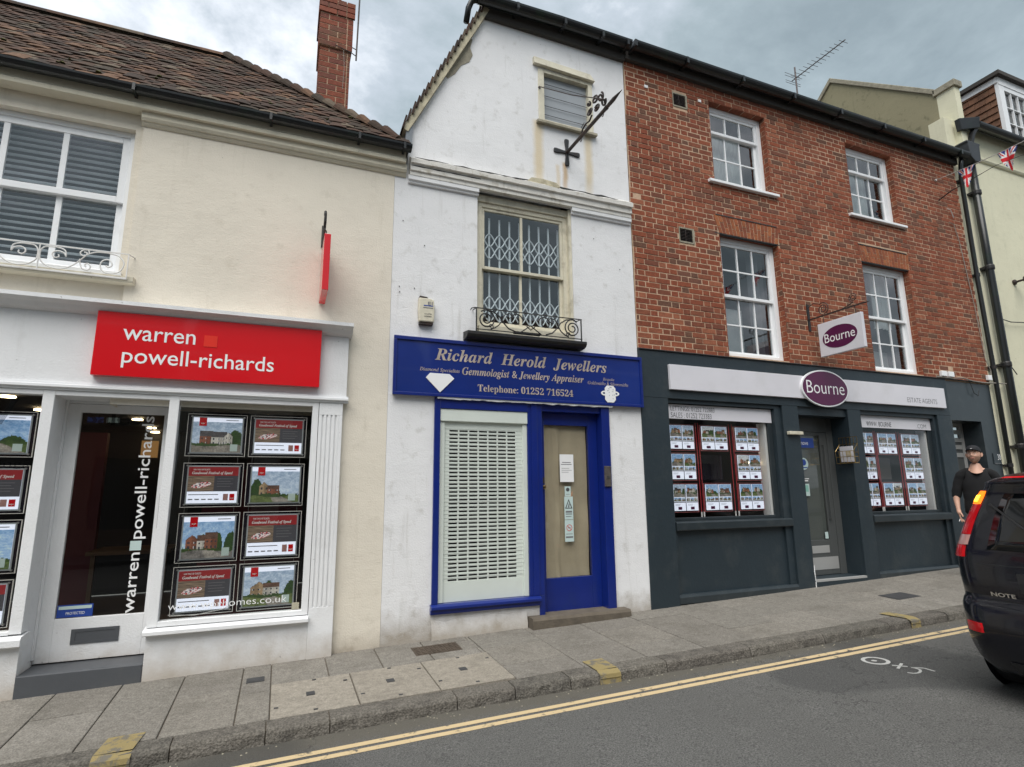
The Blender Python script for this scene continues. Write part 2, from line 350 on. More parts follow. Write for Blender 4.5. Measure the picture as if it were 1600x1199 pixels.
# ------------------------------------------------------------------ builders
class MB:
    """collects faces in survey coordinates (x along the street, y away from the camera, z from eye level)"""
    def __init__(s): s.v = []; s.f = []; s.r = []; s.c = []
    def face(s, pts, rnd=0., col=None):
        n = len(s.v); s.v += [tuple(p) for p in pts]; s.f.append(tuple(range(n, n + len(pts)))); s.r.append(rnd); s.c.append(col)
    def box(s, x0, x1, y0, y1, z0, z1, rnd=0.):
        n = len(s.v)
        s.v += [(x0, y0, z0), (x1, y0, z0), (x1, y1, z0), (x0, y1, z0), (x0, y0, z1), (x1, y0, z1), (x1, y1, z1), (x0, y1, z1)]
        for q in ((3, 2, 1, 0), (4, 5, 6, 7), (0, 1, 5, 4), (1, 2, 6, 5), (2, 3, 7, 6), (3, 0, 4, 7)):
            s.f.append(tuple(n + i for i in q)); s.r.append(rnd); s.c.append(None)
        return s
    def hexa(s, p, rnd=0.):
        n = len(s.v); s.v += [tuple(q) for q in p]
        for q in ((3, 2, 1, 0), (4, 5, 6, 7), (0, 1, 5, 4), (1, 2, 6, 5), (2, 3, 7, 6), (3, 0, 4, 7)):
            s.f.append(tuple(n + i for i in q)); s.r.append(rnd); s.c.append(None)
        return s
    def prism(s, poly, y0, y1, rnd=0.):
        """polygon in (x,z), counter-clockwise seen from the street, between depths y0 (front) and y1"""
        n = len(s.v); k = len(poly)
        s.v += [(p[0], y0, p[1]) for p in poly] + [(p[0], y1, p[1]) for p in poly]
        s.f.append(tuple(n + i for i in range(k))); s.f.append(tuple(n + k + i for i in reversed(range(k))))
        for i in range(k):
            j = (i + 1) % k; s.f.append((n + i, n + k + i, n + k + j, n + j))
        s.r += [rnd] * (k + 2); s.c += [None] * (k + 2)
        return s
    def profile(s, prof, x0, x1):
        """profile in (y,z) swept along x"""
        n = len(s.v); k = len(prof)
        s.v += [(x0, p[0], p[1]) for p in prof] + [(x1, p[0], p[1]) for p in prof]
        s.f.append(tuple(n + i for i in reversed(range(k)))); s.f.append(tuple(n + k + i for i in range(k)))
        for i in range(k):
            j = (i + 1) % k; s.f.append((n + i, n + j, n + k + j, n + k + i))
        s.r += [0] * (k + 2); s.c += [None] * (k + 2)
        return s
    def tube(s, path, r, n=8, closed=False):
        path = [Vector(p) for p in path]
        rr = r if isinstance(r, (list, tuple)) else [r] * len(path)
        base = len(s.v); m = len(path); up = None
        for i, p in enumerate(path):
            a = path[(i - 1) % m] if (closed or i > 0) else p; b = path[(i + 1) % m] if (closed or i < m - 1) else p
            t = (b - a).normalized() if (b - a).length > 1e-9 else Vector((0, 0, 1))
            if up is None: up = t.orthogonal().normalized()
            up = (up - t * up.dot(t)); up = up.normalized() if up.length > 1e-6 else t.orthogonal().normalized()
            w = t.cross(up)
            for j in range(n):
                q = 2 * math.pi * j / n
                s.v.append(tuple(p + (up * math.cos(q) + w * math.sin(q)) * rr[i]))
        for i in range(m if closed else m - 1):
            i2 = (i + 1) % m
            for j in range(n):
                s.f.append((base + i * n + j, base + i * n + (j + 1) % n, base + i2 * n + (j + 1) % n, base + i2 * n + j)); s.r.append(0); s.c.append(None)
        if not closed:
            s.f.append(tuple(base + j for j in reversed(range(n)))); s.f.append(tuple(base + (m - 1) * n + j for j in range(n))); s.r += [0, 0]; s.c += [None, None]
        return s
    def wall(s, xs, ztop, zbot, y0, y1, holes, step=None):
        """front and back skins with real openings and reveals; ztop, zbot are functions of x"""
        hs = sorted(set(list(xs) + [h[0] for h in holes] + [h[1] for h in holes]))
        if step:
            out = [hs[0]]
            for a, b in zip(hs, hs[1:]):
                k = max(1, round((b - a) / step))
                out += [a + (b - a) * i / k for i in range(1, k + 1)]
            hs = out
        for a, b in zip(hs, hs[1:]):
            m = (a + b) / 2; cuts = sorted([(h[2], h[3]) for h in holes if h[0] <= m <= h[1]])
            lo = None; segs = []
            for c in cuts: segs.append((lo, c[0])); lo = c[1]
            segs.append((lo, None))
            for z0, z1 in segs:
                A0 = zbot(a) if z0 is None else z0; B0 = zbot(b) if z0 is None else z0
                A1 = ztop(a) if z1 is None else z1; B1 = ztop(b) if z1 is None else z1
                s.face([(a, y0, A0), (b, y0, B0), (b, y0, B1), (a, y0, A1)]); s.face([(b, y1, B0), (a, y1, A0), (a, y1, A1), (b, y1, B1)])
            s.face([(a, y0, ztop(a)), (b, y0, ztop(b)), (b, y1, ztop(b)), (a, y1, ztop(a))])
        for x0, x1, z0, z1 in holes:
            s.face([(x0, y0, z0), (x0, y1, z0), (x0, y1, z1), (x0, y0, z1)]); s.face([(x1, y0, z0), (x1, y0, z1), (x1, y1, z1), (x1, y1, z0)])
            s.face([(x0, y0, z0), (x1, y0, z0), (x1, y1, z0), (x0, y1, z0)]); s.face([(x0, y0, z1), (x0, y1, z1), (x1, y1, z1), (x1, y0, z1)])
        a, b = hs[0], hs[-1]
        s.face([(a, y0, zbot(a)), (a, y0, ztop(a)), (a, y1, ztop(a)), (a, y1, zbot(a))]); s.face([(b, y0, zbot(b)), (b, y1, zbot(b)), (b, y1, ztop(b)), (b, y0, ztop(b))])
        return s
    def lathe(s, c, prof, n=20, axis='y'):
        """prof: (radius, offset along axis)"""
        base = len(s.v)
        for r, o in prof:
            for j in range(n):
                q = 2 * math.pi * j / n; a, b = r * math.cos(q), r * math.sin(q)
                s.v.append({'y': (c[0] + a, c[1] + o, c[2] + b), 'z': (c[0] + a, c[1] + b, c[2] + o), 'x': (c[0] + o, c[1] + a, c[2] + b)}[axis])
        for i in range(len(prof) - 1):
            for j in range(n):
                s.f.append((base + i * n + j, base + i * n + (j + 1) % n, base + (i + 1) * n + (j + 1) % n, base + (i + 1) * n + j)); s.r.append(0); s.c.append(None)
        s.f.append(tuple(base + j for j in range(n))); s.f.append(tuple(base + (len(prof) - 1) * n + j for j in range(n))); s.r += [0, 0]; s.c += [None, None]
        return s
    def mesh(s, name, mat, origin=(0, 0, -EYE), smooth=False):
        me = bpy.data.meshes.new(name); ox, oy, oz = origin
        me.from_pydata([(a - ox, b - oy, c - oz) for a, b, c in s.v], [], s.f)
        if mat: me.materials.append(MATS[mat] if isinstance(mat, str) else mat)
        if any(s.r):
            at = me.attributes.new('rnd', 'FLOAT', 'FACE'); at.data.foreach_set('value', s.r)
        if any(c is not None for c in s.c):
            at = me.color_attributes.new('print', 'FLOAT_COLOR', 'CORNER'); buf = []
            for f, c in zip(s.f, s.c): buf += list((*(c or (0, 0, 0)), 1)) * len(f)
            at.data.foreach_set('color', buf)
        if smooth:
            b_ = bmesh.new(); b_.from_mesh(me); bmesh.ops.remove_doubles(b_, verts=b_.verts, dist=2e-5); b_.to_mesh(me); b_.free()
            me.polygons.foreach_set('use_smooth', [True] * len(me.polygons))
        me.update(); return me
    def build(s, name, mat, parent=None, smooth=False, bevel=0, label=None, kind=None, origin=None):
        o = origin if origin is not None else worg(parent)
        if parent is None and origin is None: o = (0, 0, -EYE)
        me = s.mesh(name, mat, o, smooth)
        ob = bpy.data.objects.new(name, me); COL.objects.link(ob)
        if parent is not None:
            ob.parent = parent; po = worg(parent); ob.location = (o[0] - po[0], o[1] - po[1], o[2] - po[2])
        else: ob.location = (o[0], o[1], o[2] + EYE)
        ob['org'] = [float(q) for q in o]
        if bevel:
            bv = ob.modifiers.new('bevel', 'BEVEL'); bv.width = bevel; bv.segments = 2; bv.limit_method = 'ANGLE'; bv.angle_limit = R(40)
        if label: ob['label'] = label
        if kind: ob['kind'] = kind
        return ob
def worg(o):
    """survey origin of an object's local frame (objects here are never rotated unless noted)"""
    if o is None: return (0, 0, -EYE)
    return tuple(o['org'])
def tag(o, label, cat, group=None):
    o['label'] = label; o['category'] = cat
    if group: o['group'] = group
    return o
def thing(name, loc, label, cat, group=None):
    o = bpy.data.objects.new(name, None); COL.objects.link(o); o.empty_display_size = .1
    o.location = (loc[0], loc[1], loc[2] + EYE); o['org'] = [float(q) for q in loc]
    return tag(o, label, cat, group)
def bx(x0, x1, y0, y1, z0, z1): return MB().box(x0, x1, y0, y1, z0, z1)
def place(name, mesh, parent, loc, rot=None, morg=None):
    """an object sharing a mesh whose vertices are centred on its own origin"""
    ob = bpy.data.objects.new(name, mesh); COL.objects.link(ob)
    if parent is not None: p = worg(parent); ob.parent = parent; ob.location = (loc[0] - p[0], loc[1] - p[1], loc[2] - p[2])
    else: ob.location = (loc[0], loc[1], loc[2] + EYE)
    if rot: ob.rotation_euler = rot
    ob['org'] = [float(q) for q in loc]
    return ob
def mathtext(t, style):
    out = ''
    for ch in t:
        if style == 'bi': a, b, d = 0x1D468, 0x1D482, 0x1D7CE
        elif style == 'b': a, b, d = 0x1D400, 0x1D41A, 0x1D7CE
        else: a, b, d = 0x1D434, 0x1D44E, None
        if 'A' <= ch <= 'Z': out += chr(a + ord(ch) - 65)
        elif 'a' <= ch <= 'z': out += '\u210e' if (style == 'i' and ch == 'h') else chr(b + ord(ch) - 97)
        elif ch.isdigit() and d: out += chr(d + int(ch))
        else: out += ch
    return out
def text(body, x0, x1, z0, z1, y, mat, parent, name='lettering', space=1.0, wspace=1.0, bold=0., rot90=False, shear=0, depth=0.0015, dst=None):
    """letters as flat geometry fitted to a measured rectangle on the plane y; rot90 reads upwards"""
    cu = bpy.data.curves.new('t', 'FONT'); cu.body = body; cu.space_character = space; cu.space_word = wspace; cu.offset = bold; cu.shear = shear; cu.resolution_u = 3
    ob = bpy.data.objects.new('t', cu)
    me0 = ob.to_mesh()
    vs = [tuple(v.co) for v in me0.vertices]; fs = [tuple(p.vertices) for p in me0.polygons]
    bpy.data.objects.remove(ob); bpy.data.curves.remove(cu)
    if not vs: return None
    ax, bx_ = min(v[0] for v in vs), max(v[0] for v in vs); az_, bz = min(v[1] for v in vs), max(v[1] for v in vs)
    m = MB()
    for v in vs:
        u = (v[0] - ax) / (bx_ - ax); w = (v[1] - az_) / (bz - az_)
        m.v.append((x1 - w * (x1 - x0), y, z0 + u * (z1 - z0)) if rot90 else (x0 + u * (x1 - x0), y, z0 + w * (z1 - z0)))
    m.f = fs; m.r = [0] * len(fs); m.c = [None] * len(fs)
    return m.build(name, mat, parent)
rng = random.Random(7)
FY = 5.7
def pz(x, y): return -1.5975 + .027 * x + .025 * y          # pavement surface
def rz(x, y): return -1.516 + .027 * x - .015 * y           # road surface
def ky(x): return 4.265 - .018 * x                          # kerb face line

# ------------------------------------------------------------------ ground
def tilted(mb, x0, x1, y0f, y1f, zf, t, nx=1):
    for i in range(nx):
        a = x0 + (x1 - x0) * i / nx; b = x0 + (x1 - x0) * (i + 1) / nx
        p = [(a, y0f(a)), (b, y0f(b)), (b, y1f(b)), (a, y1f(a))]
        mb.hexa([(q[0], q[1], zf(*q) - t) for q in p] + [(q[0], q[1], zf(*q)) for q in p])
g = MB(); g.box(-1500, 1500, -1500, 1500, -4.2, -4); g.build('ground', 'far_ground', kind='structure')
m = MB(); k = 40
for i in range(k):
    a = -60 + i * 3.5; b = a + 3.5
    m.face([(a, -3.2, rz(a, -3.2)), (b, -3.2, rz(b, -3.2)), (b, ky(b) + .08, rz(b, ky(b))), (a, ky(a) + .08, rz(a, ky(a)))])
m.build('road', 'asphalt', kind='structure')
for (y0, n) in ((3.992, 0), (3.898, 1)):
    m = MB(); xs = [-6 + .25 * i for i in range(180)]
    w = lambda x, s: .0038 * noise.noise(Vector((x * 3.1, s, 0))) + .002 * noise.noise(Vector((x * 14, s, 3)))
    for a, b in zip(xs, xs[1:]):
        f = lambda x, e: (x, y0 - .012 * x + e + w(x, e * 50 + y0), rz(x, y0) + .004)
        m.face([f(a, -.027), f(b, -.027), f(b, .027), f(a, .027)])
    o = m.build('yellow_line', 'yellow_line', kind='structure')
m = MB()      # surveyor's chalk marks
def ringpts(cx_, cy_, r0, r1, n=28):
    for i in range(n):
        a, b = 2 * math.pi * i / n, 2 * math.pi * (i + 1) / n
        P = lambda q, r: (cx_ + math.cos(q) * r * 1.05, cy_ + math.sin(q) * r, rz(cx_, cy_) + .004 + .027 * math.cos(q) * r)
        m.face([P(a, r0), P(a, r1), P(b, r1), P(b, r0)])
ringpts(4.74, 3.605, .075, .105); ringpts(4.73, 3.61, 0.0, .022, 10)
def stroke(pts, w):
    for (ax_, ay), (bx2, by) in zip(pts, pts[1:]):
        d = Vector((bx2 - ax_, by - ay)); nn = Vector((-d.y, d.x)).normalized() * w
        m.face([(q[0], q[1], rz(q[0], q[1]) + .004) for q in ((ax_ + nn.x, ay + nn.y), (ax_ - nn.x, ay - nn.y), (bx2 - nn.x, by - nn.y), (bx2 + nn.x, by + nn.y))])
stroke([(4.735, 3.46), (4.806, 3.381)], .011); stroke([(4.846, 3.455), (4.692, 3.383)], .011)
stroke([(4.658, 3.284), (4.680, 3.25), (4.72, 3.24), (4.77, 3.255), (4.812, 3.289), (4.815, 3.33), (4.805, 3.351)], .010); stroke([(4.805, 3.351), (4.872, 3.293), (4.862, 3.204)], .010)
m.build('road_marking', 'white_mark', kind='structure')
PAV = thing('pavement', (2, 5, -1.45), '', ''); del PAV['label']; del PAV['category']; PAV['kind'] = 'structure'
m = MB()
tilted(m, -30, 40, lambda x: ky(x) + .02, lambda x: FY + .25, lambda x, y: pz(x, y) - .012, .3, 20); m.build('bedding', 'stone_step', PAV)
def slab(x0, x1, y0, y1, mat='paving', name='paving_slab', dz=0., g_=.004):
    x0 += g_; x1 -= g_; y0 += g_; y1 -= g_
    mb = MB(); r = rng.random(); dz += rng.uniform(-.002, .002); c = .004
    tx, ty = rng.uniform(-.003, .003), rng.uniform(-.003, .003); mx, my = (x0 + x1) / 2, (y0 + y1) / 2
    f = lambda x, y, e: (x, y, pz(x, y) + dz + (x - mx) * tx + (y - my) * ty - e)
    top = [f(x0 + c, y0 + c, 0), f(x1 - c, y0 + c, 0), f(x1 - c, y1 - c, 0), f(x0 + c, y1 - c, 0)]
    mid = [f(x0, y0, c), f(x1, y0, c), f(x1, y1, c), f(x0, y1, c)]; bot = [f(x0, y0, .05), f(x1, y0, .05), f(x1, y1, .05), f(x0, y1, .05)]
    mb.face(top, r)
    for i in range(4):
        j = (i + 1) % 4; mb.face([mid[i], mid[j], top[j], top[i]], r); mb.face([bot[i], bot[j], mid[j], mid[i]], r)
    return mb.build(name, mat, PAV)
PALE = (.03, 1.80, 4.42, 5.11)
i = 0; x = -4.09
while x < 16:
    wd = .434 if x < 1.7 else .60
    if abs(x - 1.117) < .2 or (1.5 < x < 1.81): wd = wd
    cuts = [ky(x) + .16, 4.98 if i % 2 else 5.12, FY + .03] if x < 1.7 else [ky(x) + .16, 4.72 if i % 2 else 4.93, 5.22 if i % 2 else 5.40, FY + .03]
    x1 = x + wd
    if x < 0.03 < x1 - .01: x1 = .03
    if x < 1.80 < x1 - .01 : x1 = 1.80
    if .02 < x < 1.79: cuts = [5.11, FY + .03] if not (1.15 < x < 1.79) else None
    if cuts is None:
        slab(x, x1, 5.11, 5.285); slab(x, x1, 5.545, FY + .03)
    else:
        if x < -.05 and x1 > -.3 and x > -.35:
            pass
        for a, b in zip(cuts, cuts[1:]): slab(x, x1, a, b)
    x = x1; i += 1
for a, b in ((.03, .62), (.62, 1.205), (1.205, 1.80)):
    slab(a, b, 4.42, 5.11, 'pale_paving', 'concrete_cover', .002)
    cxm, cym = (a + b) / 2 - .02, 4.78
    mk = MB(); mk.hexa([(px, py, pz(px, py) + q) for q in (.002, .0065) for px, py in ((cxm - .03, cym - .035), (cxm + .03, cym - .035), (cxm + .03, cym + .035), (cxm - .03, cym + .035))])
    for hx, hy in ((a + .04, 4.6), (b - .05, 4.95), ((a + b) / 2, 4.46), ((a + b) / 2 + .02, 5.07)):
        mk.hexa([(px, py, pz(px, py) + q) for q in (.002, .006) for px, py in ((hx - .014, hy - .01), (hx + .014, hy - .01), (hx + .014, hy + .01), (hx - .014, hy + .01))])
    mk.build('lifting_hole', 'dark_cover', PAV)
mh = slab(1.14, 1.205, 5.285, 5.545); slab(1.64, 1.80, 5.285, 5.545)
mb = MB(); f = lambda x, y, e=0: (x, y, pz(x, y) + e)
mb.hexa([f(1.21, 5.29, -.03), f(1.635, 5.29, -.03), f(1.635, 5.54, -.03), f(1.21, 5.54, -.03), f(1.21, 5.29, .001), f(1.635, 5.29, .001), f(1.635, 5.54, .001), f(1.21, 5.54, .001)])
for i in range(9):
    for j in range(5):
        a, b = 1.235 + i * .045, 5.31 + j * .045
        mb.hexa([f(a, b, .0005), f(a + .03, b, .0005), f(a + .03, b + .03, .0005), f(a, b + .03, .0005), f(a, b, .005), f(a + .03, b, .005), f(a + .03, b + .03, .005), f(a, b + .03, .005)])
mb.build('manhole_cover', 'brown_cover', PAV)
for (a, b, c, d) in ((-.15, -.02, 5.22, 5.33), (6.75, 7.15, 4.75, 5.0)):
    mb = MB(); mb.hexa([f(a, c, .001), f(b, c, .001), f(b, d, .001), f(a, d, .001), f(a, c, .006), f(b, c, .006), f(b, d, .006), f(a, d, .006)])
    mb.hexa([f(a + .02, c + .02, .006), f(b - .02, c + .02, .006), f(b - .02, d - .02, .006), f(a + .02, d - .02, .006), f(a + .02, c + .02, .008), f(b - .02, c + .02, .008), f(b - .02, d - .02, .008), f(a + .02, d - .02, .008)])
    mb.build('access_cover', 'dark_cover', PAV)
# kerb stones, granite, split faces
KERB = thing('kerb', (2, 4.2, -1.5), '', ''); del KERB['label']; del KERB['category']; KERB['kind'] = 'structure'
js = [-4.9, -4.0, -3.1, -2.25, -1.4, -.52, .011, .404, 1.274, 1.72, 2.18, 3.07, 3.954, 4.837, 5.72, 6.6, 7.48, 8.36, 9.24, 10.1, 11.0, 11.9, 12.8, 13.7, 14.6]
for a, b in zip(js, js[1:]):
    mb = MB(); r = rng.random(); a += .004; b -= .004; n = max(3, int((b - a) / .05)); dz = rng.uniform(-.003, .003)
    rows = []
    for i in range(n + 1):
        x = a + (b - a) * i / n; y0 = ky(x); z1 = pz(x, y0) + dz; z0 = rz(x, y0) - .03
        nz = lambda s, A: A * noise.noise(Vector((x * 9, s, a)))
        rows.append([(x, y0 - .012 + nz(1, .006), z0), (x, y0 - .008 + nz(2, .012), (z0 + z1) / 2 - .01), (x, y0 + nz(3, .008), z1 - .022), (x, y0 + .012 + nz(6, .005), z1 - .006 + nz(4, .005)), (x, y0 + .03, z1 + nz(5, .003)), (x, y0 + .155, pz(x, y0 + .155) + dz * .5), (x, y0 + .155, z0)])
    for p, q in zip(rows, rows[1:]):
        for j in range(6): mb.face([p[j], q[j], q[j + 1], p[j + 1]], r)
    mb.face(list(reversed(rows[0])), r); mb.face(rows[-1], r)
    mb.build('kerb_stone', 'kerb', KERB)
# yellow paint dabs that cross the kerb (loading marks)
for (xa, xb, sl) in ((-.92, -.72, .10), (2.43, 2.62, .0), (6.02, 6.16, -.25)):
    mb = MB()
    for i in range(6):
        y0 = ky(xa) + .035 + i * .04; y1 = y0 + .04
        mb.face([(xa + sl * i * .04, y0, pz(xa, y0) + .0075), (xb + sl * i * .04, y0, pz(xb, y0) + .0075), (xb + sl * (i + 1) * .04, y1, pz(xb, y1) + .0075), (xa + sl * (i + 1) * .04, y1, pz(xa, y1) + .0075)])
    z0 = rz(xa, 4.25) + .004; z1 = pz(xa, 4.25)
    for za, zb in ((z0, (z0 + z1) / 2), ((z0 + z1) / 2, z1 - .012)):
        mb.face([(xa, ky(xa) - .022, za), (xb, ky(xb) - .022, za), (xb, ky(xb) - .016, zb), (xa, ky(xa) - .016, zb)])
    mb.face([(xa, ky(xa) - .016, z1 - .012), (xb, ky(xb) - .016, z1 - .012), (xb, ky(xb) + .035, z1 + .0085), (xa, ky(xa) + .035, z1 + .0085)])
    mb.build('kerb_marking', 'yellow_mark', kind='structure')
m = MB()      # litter and grit in the gutter
for i in range(150):
    a = rng.uniform(-1, 8); b = ky(a) - .02 - abs(rng.gauss(0, .05)); q = rng.uniform(.003, .010); z = rz(a, b) + .002; an = rng.uniform(0, 3)
    P = [(a + q * math.cos(an + k_ * 1.57) * rng.uniform(.6, 1.3), b + q * math.sin(an + k_ * 1.57) * rng.uniform(.6, 1.3), z) for k_ in range(4)]
    T = (a, b, z + q * .7)
    for k_ in range(4): m.face([P[k_], P[(k_ + 1) % 4], T])
m.build('grit', 'old_cement', kind='stuff')
# opposite pavement behind the camera
m = MB(); tilted(m, -30, 40, lambda x: -5.4, lambda x: -3.2, lambda x, y: rz(x, -3.2) + .1, .3, 10); m.build('far_pavement', 'dark_cover', kind='structure')

# ------------------------------------------------------------------ windows
def sash_window(bld, x0, x1, z0, z1, y, cols, rt, rb, zm, mat='upvc', fr=.055, st=.045, bar=.018, glassm='window_glass', behind=None, label=None, depth=.09, colx=None):
    """box frame, two sashes (the lower one set back), glazing bars, one pane per opening"""
    w = MB(); yb = y + depth
    w.box(x0, x0 + fr, y, yb, z0, z1); w.box(x1 - fr, x1, y, yb, z0, z1); w.box(x0 + fr, x1 - fr, y, yb, z1 - fr, z1); w.box(x0 + fr, x1 - fr, y - .004, yb, z0, z0 + fr * .8)
    win = w.build('window', mat, bld, bevel=.004, label=label)
    s = MB()
    def sash(a0, a1, yy, rows, nm):
        q = MB(); X0, X1 = x0 + fr, x1 - fr
        q.box(X0, X0 + st, yy, yy + .035, a0, a1); q.box(X1 - st, X1, yy, yy + .035, a0, a1)
        q.box(X0 + st, X1 - st, yy - .001, yy + .036, a1 - st, a1); q.box(X0 + st, X1 - st, yy - .001, yy + .036, a0, a0 + st)
        q.build('sash', mat, win, bevel=.003)
        gx0, gx1, gz0, gz1 = X0 + st, X1 - st, a0 + st, a1 - st
        vx = colx or [gx0 + (gx1 - gx0) * i / cols for i in range(cols + 1)]
        for v in vx[1:-1]: MB().box(v - bar / 2, v + bar / 2, yy + .004, yy + .03, gz0, gz1).build('glazing_bar', mat, win)
        for j in range(1, rows):
            zc = gz0 + (gz1 - gz0) * j / rows
            MB().box(gx0, gx1, yy + .0065, yy + .0275, zc - bar / 2, zc + bar / 2).build('glazing_bar', mat, win)
        for i in range(len(vx) - 1):
            for j in range(rows):
                p = MB(); tx = rng.uniform(-.0015, .0015); tz = rng.uniform(-.0015, .0015)
                pz0 = gz0 + (gz1 - gz0) * j / rows; pz1 = gz0 + (gz1 - gz0) * (j + 1) / rows
                yc = yy + .015
                p.hexa([(vx[i], yc + tx, pz0), (vx[i + 1], yc - tx, pz0), (vx[i + 1], yc + .004 - tx, pz0), (vx[i], yc + .004 + tx, pz0),
                        (vx[i], yc + tx + tz, pz1), (vx[i + 1], yc - tx + tz, pz1), (vx[i + 1], yc + .004 - tx + tz, pz1), (vx[i], yc + .004 + tx + tz, pz1)])
                p.build('pane', glassm, win)
    sash(zm, z1 - fr, y + .015, rt, 't'); sash(z0 + fr * .8, zm + st, y + .053, rb, 'b')
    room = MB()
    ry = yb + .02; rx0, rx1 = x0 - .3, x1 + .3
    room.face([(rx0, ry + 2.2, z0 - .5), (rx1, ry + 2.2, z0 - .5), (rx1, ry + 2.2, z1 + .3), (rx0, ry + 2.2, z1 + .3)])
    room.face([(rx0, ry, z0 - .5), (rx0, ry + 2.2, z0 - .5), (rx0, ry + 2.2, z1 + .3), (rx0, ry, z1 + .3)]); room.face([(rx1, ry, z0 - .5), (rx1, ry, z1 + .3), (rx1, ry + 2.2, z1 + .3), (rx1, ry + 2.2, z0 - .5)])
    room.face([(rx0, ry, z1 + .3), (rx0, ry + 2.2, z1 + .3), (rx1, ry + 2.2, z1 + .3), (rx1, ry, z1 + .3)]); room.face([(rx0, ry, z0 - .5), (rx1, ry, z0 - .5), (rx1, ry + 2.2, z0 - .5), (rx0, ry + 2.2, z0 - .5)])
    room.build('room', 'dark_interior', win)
    return win
def drape(x0, x1, z0, z1, y, amp=.015, wl_=.09, n=40):
    m = MB()
    for i in range(n):
        a, b = x0 + (x1 - x0) * i / n, x0 + (x1 - x0) * (i + 1) / n
        f = lambda x: y + amp * math.sin(x / wl_ * 6.28) + amp * .5 * math.sin(x / wl_ * 2.7 + 1)
        m.face([(a, f(a), z0), (b, f(b), z0), (b, f(b), z1), (a, f(a), z1)])
        m.face([(b, f(b) + .002, z0), (a, f(a) + .002, z0), (a, f(a) + .002, z1), (b, f(b) + .002, z1)])
    return m
def spiral(cx_, cz, r0, r1, a0, a1, y, n=26):
    return [(cx_ + (r0 + (r1 - r0) * t) * math.cos(a0 + (a1 - a0) * t), y, cz + (r0 + (r1 - r0) * t) * math.sin(a0 + (a1 - a0) * t)) for t in [i / n for i in range(n + 1)]]
# ------------------------------------------------------------------ cream building on the left, red estate agent's shop below
WPR = thing('rendered_building', (-1.2, FY, -1.5), 'cream rendered house with old tiled roof above the red-signed estate agent shop', 'building')
m = MB()
zt = lambda x: 3.74
# left bay plane (set back) and the proud panel to the right of the window
m.wall([-7, -1.385], zt, lambda x: .9, FY + .035, FY + .3, [(-3.40, -1.45, 1.93, 3.345)], step=.5)
m.build('wall', 'cream', WPR)
m = MB(); m.wall([-1.385, .955], zt, lambda x: .75, FY, FY + .3, []); m.build('wall', 'cream', WPR)
m = MB(); m.wall([.50, .955], lambda x: .75, lambda x: -1.62, FY, FY + .3, []); m.build('wall', 'cream', WPR)
m = MB()
m.profile([(FY + .034, 3.50), (FY - .10, 3.50), (FY - .10, 3.545), (FY - .075, 3.56), (FY - .075, 3.70), (FY + .034, 3.70)], -7, 1.06)
m.build('eaves_moulding', 'cream_trim', WPR, bevel=.004)
m = MB(); m.profile([(FY - .001, 3.375), (FY - .012, 3.378), (FY - .03, 3.40), (FY - .03, 3.41), (FY - .045, 3.415), (FY - .06, 3.44), (FY - .06, 3.499), (FY - .001, 3.499)], -1.40, 1.075); m.build('frieze_moulding', 'cream_trim', WPR)
m = MB(); m.profile([(FY + .034, 1.815), (FY - .07, 1.815), (FY - .08, 1.83), (FY - .08, 1.872), (FY + .034, 1.885)], -7, -1.305); m.build('ledge', 'cream_trim', WPR, bevel=.004)
W1 = sash_window(WPR, -3.40, -1.45, 1.93, 3.345, FY + .105, 4, 1, 1, 2.635, mat='white_gloss', fr=.05, st=.06, bar=.045, depth=.10)
m = bx(-3.44, -1.42, FY + .0, FY + .106, 1.886, 1.932); m.build('sill', 'white_gloss', W1, bevel=.004)
sm = MB()      # one venetian slat, slightly cupped
for a, b, za, zb in ((-.0, .012, .010, .003), (.012, .03, .003, -.003), (.03, .042, -.003, -.010)):
    sm.hexa([(-3.34, a, za), (-1.51, a, za), (-1.51, b, zb), (-3.34, b, zb), (-3.34, a, za + .0012), (-1.51, a, za + .0012), (-1.51, b, zb + .0012), (-3.34, b, zb + .0012)])
sme = sm.mesh('slat', 'blind_white', (0, 0, 0))
for i in range(22):
    place('slat', sme, W1, (rng.uniform(-.002, .002), FY + .205, 3.27 - i * .0575), (R(20 + rng.uniform(-2, 2)), R(rng.uniform(-.06, .06)), 0))
bx(-3.34, -1.51, FY + .24, FY + .28, 2.00, 2.025).build('blind_rail', 'blind_white', W1)
m = bx(-3.3, -1.55, FY + .23, FY + .26, 1.975, 1.998); m.build('book', 'red_interior', W1)
# gutter
def gutter(mb, x0, x1, y, z, r, n=10, dz=lambda x: 0, step=.5):
    k = max(1, int((x1 - x0) / step)); pts = [x0 + (x1 - x0) * i / k for i in range(k + 1)]
    prof = [(y - r * math.cos(math.pi * j / n), z - r * math.sin(math.pi * j / n)) for j in range(n + 1)]
    inner = [(y - (r - .006) * math.cos(math.pi * j / n), z - (r - .006) * math.sin(math.pi * j / n)) for j in range(n, -1, -1)]
    pr = prof + inner
    for a, b in zip(pts, pts[1:]):
        for i in range(len(pr)):
            j = (i + 1) % len(pr)
            mb.face([(a, pr[i][0], pr[i][1] + dz(a)), (b, pr[i][0], pr[i][1] + dz(b)), (b, pr[j][0], pr[j][1] + dz(b)), (a, pr[j][0], pr[j][1] + dz(a))])
    for x in (x0, x1): mb.face([(x, q[0], q[1] + dz(x)) for q in prof])
m = MB(); gutter(m, -7, 1.10, FY - .145, 3.665, .062); 
for x in (-2.6, -1.45, -.3, .55, 1.02): m.box(x - .012, x + .012, FY - .212, FY - .08, 3.597, 3.67)
m.build('gutter', 'black_plastic', WPR, smooth=False)
m = MB(); m.box(-7, 1.06, FY - .075, FY - .05, 3.701, 3.76); m.build('fascia_board', 'roof_felt', WPR)
